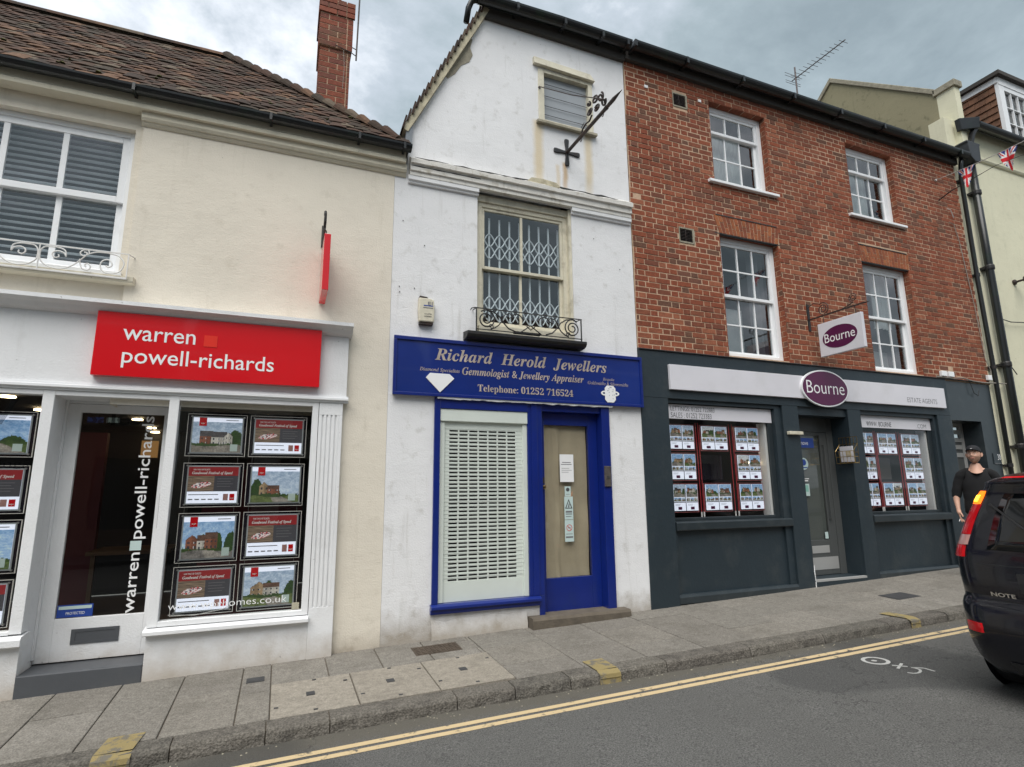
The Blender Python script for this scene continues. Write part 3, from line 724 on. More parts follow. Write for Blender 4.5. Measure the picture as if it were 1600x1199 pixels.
# roof: felt planes, hip, and hundreds of clay tiles
E0 = Vector((0, FY - .16, 3.685)); RY, RZ = 7.22, 5.44
sl = Vector((0, RY - E0.y, RZ - E0.z)); SL = sl.length; sd = sl.normalized(); nrm = Vector((0, -sd.z, sd.y))
HX0, HX1 = 1.09, -.93           # hip from the eaves corner to the ridge end
m = MB()
m.face([(-7, E0.y, E0.z - .03), (HX0, E0.y, E0.z - .03), (HX1, RY, RZ - .03), (-7, RY, RZ - .03)])
m.face([(HX0, E0.y, E0.z - .03), (HX0, 2 * RY - E0.y, E0.z - .03), (HX1, RY, RZ - .03)])
m.face([(-7, RY, RZ - .03), (HX1, RY, RZ - .03), (HX0, 2 * RY - E0.y, E0.z - .03), (-7, 2 * RY - E0.y, E0.z - .03)])
m.build('roof', 'roof_felt', WPR)
def tile_mesh(r, w=.165, l=.20, t=.013):
    mb = MB(); n = 3
    for i in range(n):
        a, b = -w / 2 + w * i / n, -w / 2 + w * (i + 1) / n
        cb = lambda x: .006 * (1 - (2 * x / w) ** 2)
        mb.hexa([(a + .001, 0, cb(a)), (b - .0, 0, cb(b)), (b, l, cb(b)), (a, l, cb(a)), (a, 0, cb(a) + t), (b, 0, cb(b) + t), (b, l, cb(b) + t), (a, l, cb(a) + t)], r)
    return mb
TM = [tile_mesh((i + .5) / 10) for i in range(10)]
TME = [t.mesh('tile', 'roof_tile', (0, 0, 0)) for t in TM]
pitch = math.atan2(sd.z, sd.y)
tiles = []
rows = int(SL / .098)
for r_ in range(rows + 1):
    s_ = r_ * .098; yb = E0.y + sd.y * s_; zb = E0.z + sd.z * s_
    hx = HX0 + (HX1 - HX0) * min(1, s_ / SL)
    x = -4.2 + (.083 if r_ % 2 else 0)
    while x < hx - .03:
        sag = .018 * noise.noise(Vector((x * .8, s_ * .9, 5))) + .006 * noise.noise(Vector((x * 4, s_ * 4, 9)))
        tiles.append((x + rng.uniform(-.004, .004), yb + rng.uniform(-.008, .008) + nrm.y * sag, zb + nrm.z * sag, rng.randrange(10), rng.uniform(-.035, .035), rng.uniform(-.03, .03), rng.uniform(0, .05)))
        x += .168
tiles = [t for t in tiles if t[0] < HX0 + (HX1 - HX0) * ((t[1] - E0.y) / (RY - E0.y)) + .05]
tiles.sort(key=lambda t: (t[0] ** 2 + t[1] ** 2 + t[2] ** 2) + (40 if t[0] < -2.9 else 0))
st_ = MB()
for k_, (x, y, z, v, a, b, c) in enumerate(tiles):
    ro = Euler((pitch - .055 - c * .5, a * .6, b))
    if k_ < 300: place('tile', TME[v], WPR, (x, y, z), ro)
    else:
        mt = ro.to_matrix(); n0 = len(st_.v); q = TM[v]
        st_.v += [tuple(mt @ Vector(p) + Vector((x, y, z))) for p in q.v]; st_.f += [tuple(i + n0 for i in f) for f in q.f]; st_.r += q.r; st_.c += q.c
st_.build('roof_tiles', 'roof_tile', WPR, kind='stuff')
# half-round ridge tiles and bonnet hip tiles
def ridge_run(p0, p1, n, r, mat, nm, parent, tap=.0):
    p0, p1 = Vector(p0), Vector(p1); d = (p1 - p0) / n
    for i in range(n):
        a = p0 + d * i - d * .04; b = p0 + d * (i + 1) + d * .04
        t = (b - a).normalized(); side = t.cross(Vector((0, 0, 1))).normalized(); up = side.cross(t)
        mb = MB(); k = 8; L = []
        for p, rr in ((a, r * (1 + tap)), (b, r * (1 - tap))):
            L.append([p + side * math.cos(math.pi * j / k) * rr + up * (math.sin(math.pi * j / k) * rr * .8 + rng.uniform(0, .003)) for j in range(k + 1)])
            L.append([p + side * math.cos(math.pi * j / k) * (rr - .014) + up * (math.sin(math.pi * j / k) * (rr - .014) * .8 - .002) for j in range(k + 1)])
        q = rng.random()
        for j in range(k):
            mb.face([L[0][j], L[0][j + 1], L[2][j + 1], L[2][j]], q); mb.face([L[1][j + 1], L[1][j], L[3][j], L[3][j + 1]], q)
            mb.face([L[0][j], L[1][j], L[1][j + 1], L[0][j + 1]], q); mb.face([L[2][j], L[2][j + 1], L[3][j + 1], L[3][j]], q)
        mb.build(nm, mat, parent)
MB().prism([(-7, RZ - .16), (HX1 + .05, RZ - .16), (HX1, RZ - .0), (-7, RZ - .0)], RY - .035, RY + .035).build('ridge_bedding', 'old_cement', WPR)
ridge_run((-6.5, RY, RZ - .035), (HX1, RY, RZ - .035), 18, .10, 'roof_tile', 'ridge_tile', WPR)
ridge_run((HX1, RY, RZ - .02), (HX0 - .12, E0.y + .1, E0.z + .07), 16, .095, 'roof_tile', 'hip_tile', WPR, .28)
# hip-end tiles seen only from the side
m = MB()
for r_ in range(24):
    t0, t1 = r_ / 24, (r_ + 1.3) / 24; t1 = min(t1, 1)
    A = Vector((HX0, E0.y, E0.z)).lerp(Vector((HX1, RY, RZ)), t0); B = Vector((HX0, 2 * RY - E0.y, E0.z)).lerp(Vector((HX1, RY, RZ)), t0)
    C = Vector((HX0, E0.y, E0.z)).lerp(Vector((HX1, RY, RZ)), t1); D_ = Vector((HX0, 2 * RY - E0.y, E0.z)).lerp(Vector((HX1, RY, RZ)), t1)
    o1, o2 = Vector((.01, 0, .012)), Vector((0, 0, -.004)); m.face([A + o1, B + o1, D_ + o2, C + o2], rng.random())
m.build('hip_end_tiles', 'roof_tile', WPR, kind='stuff')
m = MB()
for i in range(20):
    a = rng.uniform(-4, .8); s_ = rng.uniform(.02, .25) * SL; p = E0 + sd * s_; q = rng.uniform(.01, .03)
    m.lathe((a, p.y, p.z + .02), [(q, 0), (q * .7, q * .35), (q * .2, q * .5)], 7, 'z')
m.build('moss', 'moss', WPR, kind='stuff')
# chimney: corbelled red brick stack
CH = MB().box(.13, .485, 6.47, 6.93, 3.9, 5.96).build('chimney', 'mortar', WPR)
def chim_bricks(x0, x1, y0, y1, z0, z1, cs=.075):
    z = z0; i = 0
    while z < z1 - .03:
        h = min(cs - .013, z1 - z)
        def run(a0, a1, mk, off):
            p = a0 + .004; j = 0; first = True
            while p < a1 - .02:
                L = (.205 if (j + off) % 2 == 0 else .10); L = min(L, a1 - p - .002)
                if L > .02: mk(p, p + L)
                p += L + .012; j += 1
        run(x0, x1, lambda a, b: MB().box(a, b, y0 - .0, y0 + .03, z, z + h, rng.random()).build('brick', 'chimney_brick', CH), i)
        run(y0 + .035, y1, lambda a, b: MB().box(x0 - .0, x0 + .03, a, b, z, z + h, rng.random()).build('brick', 'chimney_brick', CH), i + 1)
        z += cs; i += 1
chim_bricks(.125, .49, 6.465, 6.935, 4.35, 5.37)
bx(.113, .502, 6.445, 6.955, 5.375, 6.05).build('chimney_head', 'mortar', CH)
chim_bricks(.108, .507, 6.44, 6.96, 5.38, 5.83)
chim_bricks(.092, .523, 6.424, 6.976, 5.835, 6.06)
m = MB(); m.prism([(.06, 4.28), (.56, 4.05), (.60, 4.18), (.53, 4.34), (.08, 4.52)], 6.36, 6.46); m.build('flaunching', 'old_cement', CH)
m = MB(); m.lathe((.27, 6.7, 6.05), [(.11, 0), (.10, .04), (.09, .3), (.105, .32), (.10, .36)], 16, 'z'); m.build('chimney_pot', 'chimney_brick', CH)
AER = thing('aerial_mast', (.56, 6.42, 5.3), 'thin aerial mast strapped to the right side of the red brick chimney', 'mast')
m = MB(); m.tube([(.555, 6.42, 5.25), (.575, 6.42, 7.1)], .010, 6); m.build('pole', 'rusty_iron', AER)
m = MB(); m.tube([(.555, 6.42, 5.40), (.5, 6.41, 5.41)], .006, 5); m.tube([(.555, 6.42, 5.31), (.5, 6.41, 5.33), (.30, 6.405, 5.38)], .006, 5); m.build('bracket', 'rusty_iron', AER)
m = MB(); m.tube([(.40, 6.41, 5.36), (.42, 6.41, 5.1), (.41, 6.41, 4.8)], .003, 4); m.build('cable', 'grey_cable', AER)

# shopfront
SY = FY - .06
m = MB()
m.profile([(FY - .001, 1.50), (SY - .01, 1.50), (SY - .02, 1.51), (SY - .05, 1.522), (SY - .085, 1.555), (SY - .125, 1.575), (SY - .14, 1.578), (SY - .14, 1.612), (FY - .001, 1.635)], -7, .575)
SHOP = m.build('shopfront', 'white_timber', WPR)
bx(-7, .548, SY, FY - .002, .905, 1.499).build('fascia', 'white_timber', SHOP)
m = MB(); m.profile([(FY - .001, .842), (SY - .012, .842), (SY - .012, .858), (SY - .035, .864), (SY - .035, .884), (SY - .018, .890), (SY - .018, .904), (FY - .001, .904)], -7, .565); m.build('fascia_moulding', 'white_gloss', SHOP)
# pilaster with flutes
m = MB(); m.box(.305, .52, SY + .012, FY - .002, -1.62, .841); m.box(.305, .52, SY, SY + .0125, -1.62, -1.02); m.box(.305, .52, SY, SY + .0125, .72, .841)
m.box(.305, .335, SY, SY + .0125, -1.02, .72); m.box(.49, .52, SY, SY + .0125, -1.02, .72)
for i in range(4):
    a = .335 + i * .0388; m.box(a + .0155, a + .0388 - (0 if i < 3 else .0), SY, SY + .0125, -1.02, .72)
m.build('pilaster', 'white_timber', SHOP, bevel=.003)
# frame round the right window
def shop_frame(x0, x1, z0, z1, fw=.05, fl=None):
    m = MB(); m.box(x0 - (fl or fw), x0, SY, SY + .10, z0 - .04, z1 + .045); m.box(x1, x1 + fw, SY + .001, SY + .10, z0 - .04, z1 + .045)
    m.box(x0, x1, SY + .002, SY + .10, z1, z1 + .045); m.box(x0, x1, SY + .002, SY + .10, z0 - .04, z0)
    return m
m = shop_frame(-.86, .245, -1.035, .80, .055, .075); m.box(-.935, .30, SY + .003, SY + .2, .803 + .043, .841 + .0)
WIN = m.build('shop_window', 'white_timber', WPR, bevel=.003)
bx(-.86, .245, SY + .04, SY + .046, -1.035, .80).build('pane', 'shop_glass', WIN)
m = MB(); m.profile([(SY + .099, -1.135), (SY - .03, -1.135), (SY - .055, -1.125), (SY - .055, -1.10), (SY - .04, -1.085), (SY + .099, -1.076)], -.95, .304); m.build('sill', 'white_timber', WIN)
m = MB(); m.wall([-.932, .304], lambda x: -1.136, lambda x: -1.65, SY + .01, FY + .25, []); m.build('stallriser', 'white_timber', WPR)
# left window
m = MB(); m.box(-1.832, -1.752, SY, SY + .12, -1.04, .841); m.box(-4.6, -1.832, SY + .001, SY + .10, .80, .841); m.box(-4.6, -1.832, SY + .001, SY + .10, -1.045, -1.02); m.box(-4.66, -4.6, SY, SY + .1, -1.04, .841)
WIN2 = m.build('shop_window', 'white_timber', WPR, bevel=.003)
bx(-4.6, -1.832, SY + .04, SY + .046, -1.02, .80).build('pane', 'shop_glass', WIN2)
m = MB(); m.profile([(SY + .119, -1.135), (SY - .03, -1.135), (SY - .055, -1.12), (SY - .055, -1.075), (SY - .04, -1.055), (SY + .119, -1.046)], -4.7, -1.735); m.build('sill', 'white_timber', WIN2)
m = MB(); m.wall([-6.9, -1.752], lambda x: -1.136, lambda x: -1.75, SY + .01, FY + .25, []); m.build('stallriser', 'white_timber', WPR)
# door recess: reveals, transom, soffit
DY = FY + .24
m = MB(); m.box(-1.795, -1.753, SY + .121, DY + .06, -1.75, .841); m.box(-.932, -.90, SY + .101, DY + .06, -1.75, .841)
m.box(-1.753, -.932, DY - .002, DY + .06, .775, .841); m.box(-1.753, -.932, SY + .003, DY - .003, .80, .841)
m.box(-1.7525, -1.735, DY - .03, DY - .003, -1.3, .80)
m.build('door_frame', 'white_timber', WPR, bevel=.002)
dz0, dz1 = -1.335, .772; dx0, dx1 = -1.752, -.935; gx0, gx1, gz0, gz1 = -1.64, -1.012, -1.005, .70
m = MB(); m.box(dx0, gx0, DY, DY + .045, dz0, dz1); m.box(gx1, dx1, DY, DY + .045, dz0, dz1); m.box(gx0, gx1, DY, DY + .045, dz0, gz0); m.box(gx0, gx1, DY, DY + .045, gz1, dz1)
DOOR = m.build('door', 'white_timber', WPR, bevel=.003)
bx(gx0, gx1, DY + .02, DY + .026, gz0, gz1).build('pane', 'shop_glass', DOOR)
m = MB(); a0, a1, b0, b1 = -1.512, -1.178, -1.208, -1.092
m.box(a0, a1, DY - .008, DY, b0, b0 + .022); m.box(a0, a1, DY - .008, DY, b1 - .022, b1); m.box(a0, a0 + .03, DY - .008, DY, b0 + .022, b1 - .022); m.box(a1 - .03, a1, DY - .008, DY, b0 + .022, b1 - .022); m.box(a0 + .03, a1 - .03, DY - .004, DY, b0 + .022, b1 - .022)
m.build('letter_plate', 'grey_paint', DOOR)
m = MB(); m.box(-.985, -.955, DY - .01, DY, -.30, .0); m.box(-.977, -.962, DY - .028, DY - .0105, -.27, -.03); m.build('handle', 'steel', DOOR)
m = MB(); m.box(-1.752, -.9335, FY - .055, DY + .1, -1.8, -1.345); m.build('doorstep', 'grey_paint', WPR, bevel=.008)
text('warren\u25a0powell-richards'.replace('\u25a0', '  '), -1.182, -1.062, -1.0, .685, DY + .014, 'white_print', DOOR, rot90=True, bold=.006)
bx(-1.172, -1.088, DY + .012, DY + .0135, -.485, -.405).build('logo_square', 'pale_sticker', DOOR)
m = MB(); m.box(-1.632, -1.385, DY + .012, DY + .0145, -.998, -.90); st = m.build('sticker', 'blue_sticker', DOOR)
bx(-1.622, -1.395, DY + .0105, DY + .0119, -.935, -.91).build('sticker_panel', 'pale_sticker', DOOR)
text('PROTECTED', -1.57, -1.44, -.978, -.957, DY + .011, 'white_print', DOOR)
text('Sales', -1.62, -1.2, .60, .74, DY + .0300, 'film', DOOR, bold=.02)
bx(-1.60, -1.48, DY + .0315, DY + .033, .615, .665).build('sticker', 'blue_sticker', DOOR); bx(-1.46, -1.36, DY + .0315, DY + .033, .62, .665).build('sticker', 'pale_sticker', DOOR)
text('www.wprhomes.co.uk', -.80, .118, -.975, -.90, SY + .0375, 'white_print', WIN, bold=-.008)
text('W', -2.32, -2.0, .55, .76, SY + .0475, 'film', WIN2, bold=.02)
text('lettings', -2.25, -1.87, .20, .27, SY + .0475, 'film', WIN2)
# shop interior
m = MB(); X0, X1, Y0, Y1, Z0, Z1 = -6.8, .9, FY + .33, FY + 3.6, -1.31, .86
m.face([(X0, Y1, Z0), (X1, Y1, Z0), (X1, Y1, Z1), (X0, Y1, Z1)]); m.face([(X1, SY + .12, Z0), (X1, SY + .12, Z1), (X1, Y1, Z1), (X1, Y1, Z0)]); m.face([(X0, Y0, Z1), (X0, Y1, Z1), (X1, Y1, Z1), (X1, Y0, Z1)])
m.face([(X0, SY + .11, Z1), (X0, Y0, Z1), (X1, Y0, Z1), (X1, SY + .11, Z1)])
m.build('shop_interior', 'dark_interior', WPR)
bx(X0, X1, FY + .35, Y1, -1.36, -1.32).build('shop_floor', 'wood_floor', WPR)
bx(-1.66, -1.48, FY + 2.75, FY + 2.80, .45, .66).build('wall_glow', 'warm_glow', WPR)  # lamp glow on the back wall, put in as a small self-glowing block
m = MB(); m.box(-2.3, -1.9, FY + 2.2, FY + 2.3, -1.3, .7); m.box(-.75, .25, FY + 1.2, FY + 1.25, -1.3, .25); m.build('red_panel', 'red_interior', WPR)
m = MB(); m.box(-1.9, -1.1, FY + 1.9, FY + 2.6, -.66, -.62); m.box(-1.86, -1.82, FY + 1.95, FY + 2.0, -1.3, -.66); m.box(-1.18, -1.14, FY + 1.95, FY + 2.0, -1.3, -.66); m.build('desk', 'wood_floor', WPR)
for i, (x, y) in enumerate(((-1.57, 7.65), (-1.60, 8.6), (-1.66, 9.2), (-.16, 6.61), (-2.24, 6.15), (-2.29, 7.05), (-.8, 8.4))):
    m = MB(); m.lathe((x, y, .845), [(.055, 0), (.055, -.012), (.04, -.014)], 16, 'z'); m.build('downlight', 'downlight', WPR)

# printed sheets: small coloured cells, flat print on card
def house_pic(seed):
    q = random.Random(seed); sky_ = q.choice([(.20, .36, .60), (.34, .44, .58), (.48, .52, .56), (.26, .42, .66)]); roof = q.choice([(.055, .045, .045), (.10, .055, .04), (.075, .07, .075)])
    gnd = q.choice([(.10, .15, .05), (.24, .22, .19), (.19, .18, .17), (.13, .17, .06)])
    base = q.uniform(.20, .32); vols = []
    x = q.uniform(.06, .22)
    for k in range(q.choice([2, 3, 3])):
        w = q.uniform(.16, .34); h = q.uniform(.20, .32); wall = q.choice([(.33, .14, .08), (.55, .53, .48), (.30, .20, .12), (.26, .10, .06), (.38, .27, .16)])
        vols.append((x, min(x + w, .96), base + q.uniform(-.02, .02), base + h, q.random() > .5, wall if k else wall, q.uniform(.10, .18))); x += w * q.uniform(.75, 1.0)
    trees = [(q.uniform(0, 1), q.uniform(.10, .22), q.uniform(.4, .75)) for _ in range(3)]; sh = q.choice([-1, 1])
    def f(u, v):
        n = noise.noise(Vector((u * 9 + seed, v * 9, 0))) * .5 + noise.noise(Vector((u * 28, v * 28, seed))) * .5; g = noise.noise(Vector((u * 70, v * 70, seed + 5)))
        if v < base + .03 * math.sin(u * 6 + seed) - .02:
            path = abs(u - .5 + (v - base) * .8) < .10 + (base - v) * .5
            c = (.30, .28, .25) if path else gnd
            return tuple(max(.01, t * (.8 + n * .7 + g * .3)) for t in c)
        if v < base + .05 + n * .09: return (.035 + n * .02, .065 + n * .04 + g * .01, .02)
        for (x0, x1, z0, z1, gable, wall, rh) in reversed(vols):
            if x0 < u < x1:
                t = (u - x0) / (x1 - x0); top = z1
                if v < top or (gable and v < top + rh * (1 - abs(2 * t - 1))):
                    wu = (t * (3 if x1 - x0 > .25 else 2)) % 1; wv = ((v - z0) / (z1 - z0) * 2) % 1
                    if v < top and .30 < wu < .72 and .35 < wv < .78: return (.03 + g * .02, .035, .05) if .37 < wu < .66 else (.5, .5, .5)
                    return tuple(max(.01, c * (.72 + n * .35 + g * .2 + (.12 if sh * (t - .5) > 0 else -.12))) for c in wall)
                if v < top + rh * (1 if not gable else 1 - abs(2 * t - 1)) + .012: return tuple(max(.01, c * (1 + n * .9 + g * .5)) for c in roof)
        for (tx, tw, th) in trees:
            if (u - tx) ** 2 / tw ** 2 + (v - base) ** 2 / (th - base + n * .12) ** 2 < 1: return (.025 + n * .02, .055 + n * .05 + g * .02, .015)
        return tuple(min(.72, max(.1, c + max(-.08, n * .35) + (1 - v) * .14)) for c in sky_)
    return f
def sheet(fn, x0, x1, z0, z1, y, nu, nv, mat='print_lit'):
    m = MB()
    for i in range(nu):
        for j in range(nv):
            a, b = x0 + (x1 - x0) * i / nu, x0 + (x1 - x0) * (i + 1) / nu; c, d = z0 + (z1 - z0) * j / nv, z0 + (z1 - z0) * (j + 1) / nv
            col = fn((i + .5) / nu, (j + .5) / nv)
            m.face([(a, y, c), (b, y, c), (b, y, d), (a, y, d)], 0, tuple(max(.005, min(.9, t)) for t in col))
    return m
def race_pic(u, v):
    n = noise.noise(Vector((u * 3 + v * 6, v * 22 - u * 5, 2)))
    if u > .52: return (.055, .055, .065)
    cxx, cv = (u - .27) / .19, (v - .42 - (u - .27) * .5) / .17
    if cxx ** 2 + cv ** 2 < 1: 
        k = noise.noise(Vector((u * 30, v * 30, 4))); return (.7, .65, .66) if k > -.05 else ((.5, .05, .06) if k > -.25 else (.05, .05, .07))
    return (.17 + n * .16, .125 + n * .12, .09 + n * .08)
POSTERS = 'lit property posters hung in the red-signed shop window'
def wpr_poster(x0, x1, z0, z1, kind, seed, label, crop=None):
    y = SY + .11
    t = thing('poster_panel', ((x0 + x1) / 2, y, z0), label, 'poster', POSTERS)
    bx(x0, x1, y, y + .012, z0, z1).build('panel', 'acrylic_dark', t)
    e_ = .0045; m = MB(); m.box(x0 - e_, x1 + e_, y - .001, y + .013, z1, z1 + e_); m.box(x0 - e_, x1 + e_, y - .001, y + .013, z0 - e_, z0); m.box(x0 - e_, x0, y - .001, y + .013, z0, z1); m.box(x1, x1 + e_, y - .001, y + .013, z0, z1)
    m.build('edge', 'acrylic_edge', t)
    px, pz_ = .034, .030; a, b, c, d = x0 + px + .008, x1 - px, z0 + pz_, z1 - pz_
    bx(a - .012, b + .012, y - .006, y - .001, c - .012, d + .012).build('pocket', 'silver_frame', t)
    bx(a, b, y - .010, y - .0061, c, d).build('sheet', 'glow_panel', t)
    W_, H_ = b - a, d - c
    if kind == 'race':
        bx(a, b, y - .0115, y - .0101, d - H_ * .25, d).build('banner', 'banner_red', t)
        sheet(race_pic, a, b, c + H_ * .32, d - H_ * .25, y - .0112, 52, 22).build('photo', 'print_lit', t)
        text('WIN TWO VIP TICKETS', a + W_ * .09, a + W_ * .42, d - H_ * .10, d - H_ * .055, y - .0125, 'white_print', t, bold=.01)
        text(mathtext('Goodwood Festival of Speed', 'bi'), a + W_ * .07, a + W_ * .88, d - H_ * .225, d - H_ * .13, y - .0125, 'white_print', t, bold=.012)
        m = MB()
        for i in range(4): m.box(a + W_ * .58, a + W_ * (.9 - .05 * (i % 2)), y - .0122, y - .0115, c + H_ * (.66 - i * .07), c + H_ * (.675 - i * .07))
        m.build('print_lines', 'grey_print', t)
        m = MB(); m.box(a + W_ * .03, a + W_ * .62, y - .0112, y - .0102, c + H_ * .225, c + H_ * .245)
        for i in range(5): m.box(a + W_ * (.03 + i * .13), a + W_ * (.12 + i * .13), y - .0112, y - .0102, c + H_ * .09, c + H_ * .12)
        m.build('print_lines', 'grey_print', t)
        for i, mt_ in ((0, 'lamp_clear'), (1, 'red_sign')): bx(a + W_ * (.72 + i * .13), a + W_ * (.82 + i * .13), y - .0115, y - .0102, c + H_ * .07, c + H_ * .25).build('logo_square', mt_, t)
        text('wpr', a + W_ * .86, a + W_ * .94, c + H_ * .10, c + H_ * .14, y - .0125, 'white_print', t)
    else:
        sheet(house_pic(seed), a, b, c, c + H_ * .88, y - .0112, 60, 44).build('photo', 'print_lit', t)
        bx(a + W_ * .12, a + W_ * .27, y - .0135, y - .0113, d - H_ * .24, d).build('logo_square', 'red_sign', t)
        text('wpr', a + W_ * .15, a + W_ * .24, d - H_ * .20, d - H_ * .15, y - .0145, 'white_print', t)
        m = MB(); m.box(a + W_ * .66, a + W_ * .92, y - .0112, y - .0102, d - H_ * .07, d - H_ * .05); m.build('print_lines', 'grey_print', t)
        bx(a + W_ * .78, a + W_ * .93, y - .0125, y - .0114, c + H_ * .04, c + H_ * .24).build('corner_label', 'pale_sticker', t)
    for q in (x0 + .028, x1 - .02):
        for w_ in (z0 + .02, z1 - .02):
            m = MB(); m.lathe((q, y - .012, w_), [(.008, 0), (.008, .012)], 8); m.build('stud', 'steel', t)
    return t
colA, colB = (-.80 * .99, -.322 * .99), (-.285 * .99, .203 * .99)
YS = 1 + .05 / FY
rowsz = [(.327, .70), (-.12, .259), (-.59, -.178), (-1.02, -.63)]
desc = {(0, 0): ('house', 3, 'brick house photo poster, top left of the eight in the right-hand window'), (0, 1): ('race', 0, 'red racing car poster, top right of the eight, below a ceiling light'),
        (1, 0): ('race', 0, 'red racing car poster, left column directly under the brick house photo'), (1, 1): ('house', 8, 'poster of white cottage under blue sky, right column second row'),
        (2, 0): ('house', 12, 'poster of tan house under clouds, left column third row'), (2, 1): ('race', 0, 'red racing car poster, right column directly under the white cottage poster'),
        (3, 0): ('race', 0, 'red racing car poster, bottom left of the eight, web address across it'), (3, 1): ('house', 21, 'white houses poster at the bottom right beside the fluted pilaster')}
for (r_, c_), (kd, sd_, lb) in desc.items():
    a, b = (colA, colB)[c_]; z0, z1 = rowsz[r_]; wpr_poster(a, b, z0 * .995, z1 * .995, kd, sd_, lb)
ld = [('house', 31, 'terrace house photo poster, topmost in the left-hand shop window'), ('race', 0, 'red racing car poster, second from top in the left-hand shop window'),
      ('house', 44, 'photo poster of a round green tree, third down in the left window'), ('race', 0, 'red racing car poster, lowest in the left-hand shop window')]
for (kd, sd_, lb), (z0, z1) in zip(ld, [(.30, .66), (-.145, .225), (-.60, -.20), (-1.0, -.655)]): wpr_poster(-2.385, -1.885, z0, z1, kd, sd_, lb)
m = MB()
for x in (-.76, -.37, -.25, .16): m.tube([(x, SY + .118, .80), (x, SY + .118, -1.02)], .0015, 4)
m.build('hanging_wire', 'steel', WIN)
m = MB(); m.tube([(-.80, SY + .07, -1.0), (-.6, SY + .07, -1.015), (-.4, SY + .07, -.985), (-.30, SY + .07, -.95)], .003, 5); m.build('cable', 'white_wire', WIN)
bx(.165, .225, SY + .05, SY + .1, -1.03, -.98).build('plug_box', 'old_cream_paint', WIN)

# red fascia sign
RS = thing('shop_sign', (-.6, SY - .03, .97), 'wide red fascia sign lettered in white on the white shopfront', 'sign')
bx(-1.515, .288, SY - .075, SY - .002, .972, 1.527).build('board', 'red_sign', RS, bevel=.004)
yy = SY - .0772
text('warren', -1.318, -.772, 1.289, 1.385, yy, 'white_print', RS, bold=.004)
text('powell-richards', -1.307, -.118, 1.046, 1.225, yy, 'white_print', RS, bold=.004)
bx(-.705, -.60, yy - .001, SY - .0755, 1.281, 1.384).build('logo_square', 'red_light', RS)
# projecting red sign, seen nearly edge on
HS = thing('hanging_sign', (.24, FY, 1.9), 'narrow red projecting sign seen edge-on, hung from a black iron wall bracket', 'sign')
bx(.247, .305, FY - .45, FY - .012, 1.832, 2.385).build('board', 'red_sign', HS, bevel=.003)
m = MB(); m.box(.238, .262, FY - .012, FY, 2.43, 2.66); m.box(.243, .257, FY - .42, FY - .0125, 2.43, 2.452)
m.tube([(.25, FY - .01, 2.62), (.25, FY - .10, 2.50), (.25, FY - .20, 2.45)], .009, 6)
m.build('wall_bracket', 'black_iron', HS)
m = MB(); m.tube([(.25, FY - .22, 2.45), (.25, FY - .30, 2.49), (.25, FY - .36, 2.55), (.25, FY - .37, 2.62), (.25, FY - .33, 2.66), (.25, FY - .29, 2.64)], .013, 6); m.build('scroll', 'black_iron', HS)
m = MB()
for q in (.08, .38): m.tube([(.272, FY - q, 2.38), (.262, FY - q, 2.445)], .005, 5)
m.build('hook', 'black_iron', HS)
# white scrolled guard under the upstairs window
WR = thing('window_guard', (-2.4, FY - .1, 1.86), 'white scrolled iron guard across the foot of the blinded window', 'railing')
y = FY - .10; m = MB()
m.box(-3.5, -1.352, y - .006, y + .006, 2.062, 2.07); m.box(-3.5, -1.352, y - .004, y + .10, 1.838, 1.85); m.box(-1.358, -1.350, y - .006, y + .006, 1.85, 2.062); m.tube([(-1.354, y, 2.065), (-1.33, y + .10, 2.075)], .005, 5)
m.build('rail', 'white_iron', WR)
def smooth_path(pts, y, k=5):
    P = [Vector((p[0], y, p[1])) for p in pts]; out = []
    for i in range(len(P) - 1):
        p0, p1, p2, p3 = P[max(0, i - 1)], P[i], P[i + 1], P[min(len(P) - 1, i + 2)]
        for j in range(k):
            t = j / k; out.append(.5 * ((2 * p1) + (p2 - p0) * t + (2 * p0 - 5 * p1 + 4 * p2 - p3) * t * t + (3 * p1 - p0 - 3 * p2 + p3) * t ** 3))
    return out + [P[-1]]
BIG = [(-1.799, 1.979), (-1.807, 2.028), (-1.846, 2.05), (-1.904, 2.052), (-1.952, 2.045), (-1.975, 2.01), (-1.978, 1.964), (-1.965, 1.918), (-1.911, 1.876), (-1.844, 1.865), (-1.791, 1.879), (-1.739, 1.916), (-1.689, 1.974), (-1.65, 2.02), (-1.598, 2.048), (-1.536, 2.055), (-1.471, 2.05), (-1.421, 2.035), (-1.385, 1.99), (-1.385, 1.945), (-1.41, 1.898), (-1.46, 1.873), (-1.512, 1.876), (-1.545, 1.908), (-1.551, 1.95), (-1.535, 1.982), (-1.502, 1.995), (-1.476, 1.976), (-1.468, 1.948), (-1.489, 1.927), (-1.511, 1.939)]
INN = [(-1.799, 1.979), (-1.817, 2.010), (-1.859, 2.022), (-1.89, 2.005), (-1.893, 1.979), (-1.873, 1.96), (-1.849, 1.97), (-1.852, 1.99)]
SM1 = [(-1.64, 2.03), (-1.648, 2.058), (-1.682, 2.055), (-1.704, 2.03), (-1.688, 2.005), (-1.66, 2.012), (-1.657, 2.035), (-1.677, 2.037)]
SM2 = [(-1.7, 1.972), (-1.695, 1.929), (-1.674, 1.889), (-1.639, 1.88), (-1.62, 1.911), (-1.64, 1.94), (-1.661, 1.927), (-1.653, 1.906)]
for mir in (None, -1.985, -2.585):
    for pts in (BIG, INN, SM1, SM2):
        if mir == -1.985: q = [(2 * mir - p[0], p[1]) for p in pts]
        elif mir == -2.585: q = [(p[0] - 1.2, p[1]) for p in pts]
        else: q = pts
        m = MB(); m.tube(smooth_path(q, y), .0058, 6); m.build('scroll', 'white_iron', WR, smooth=True)
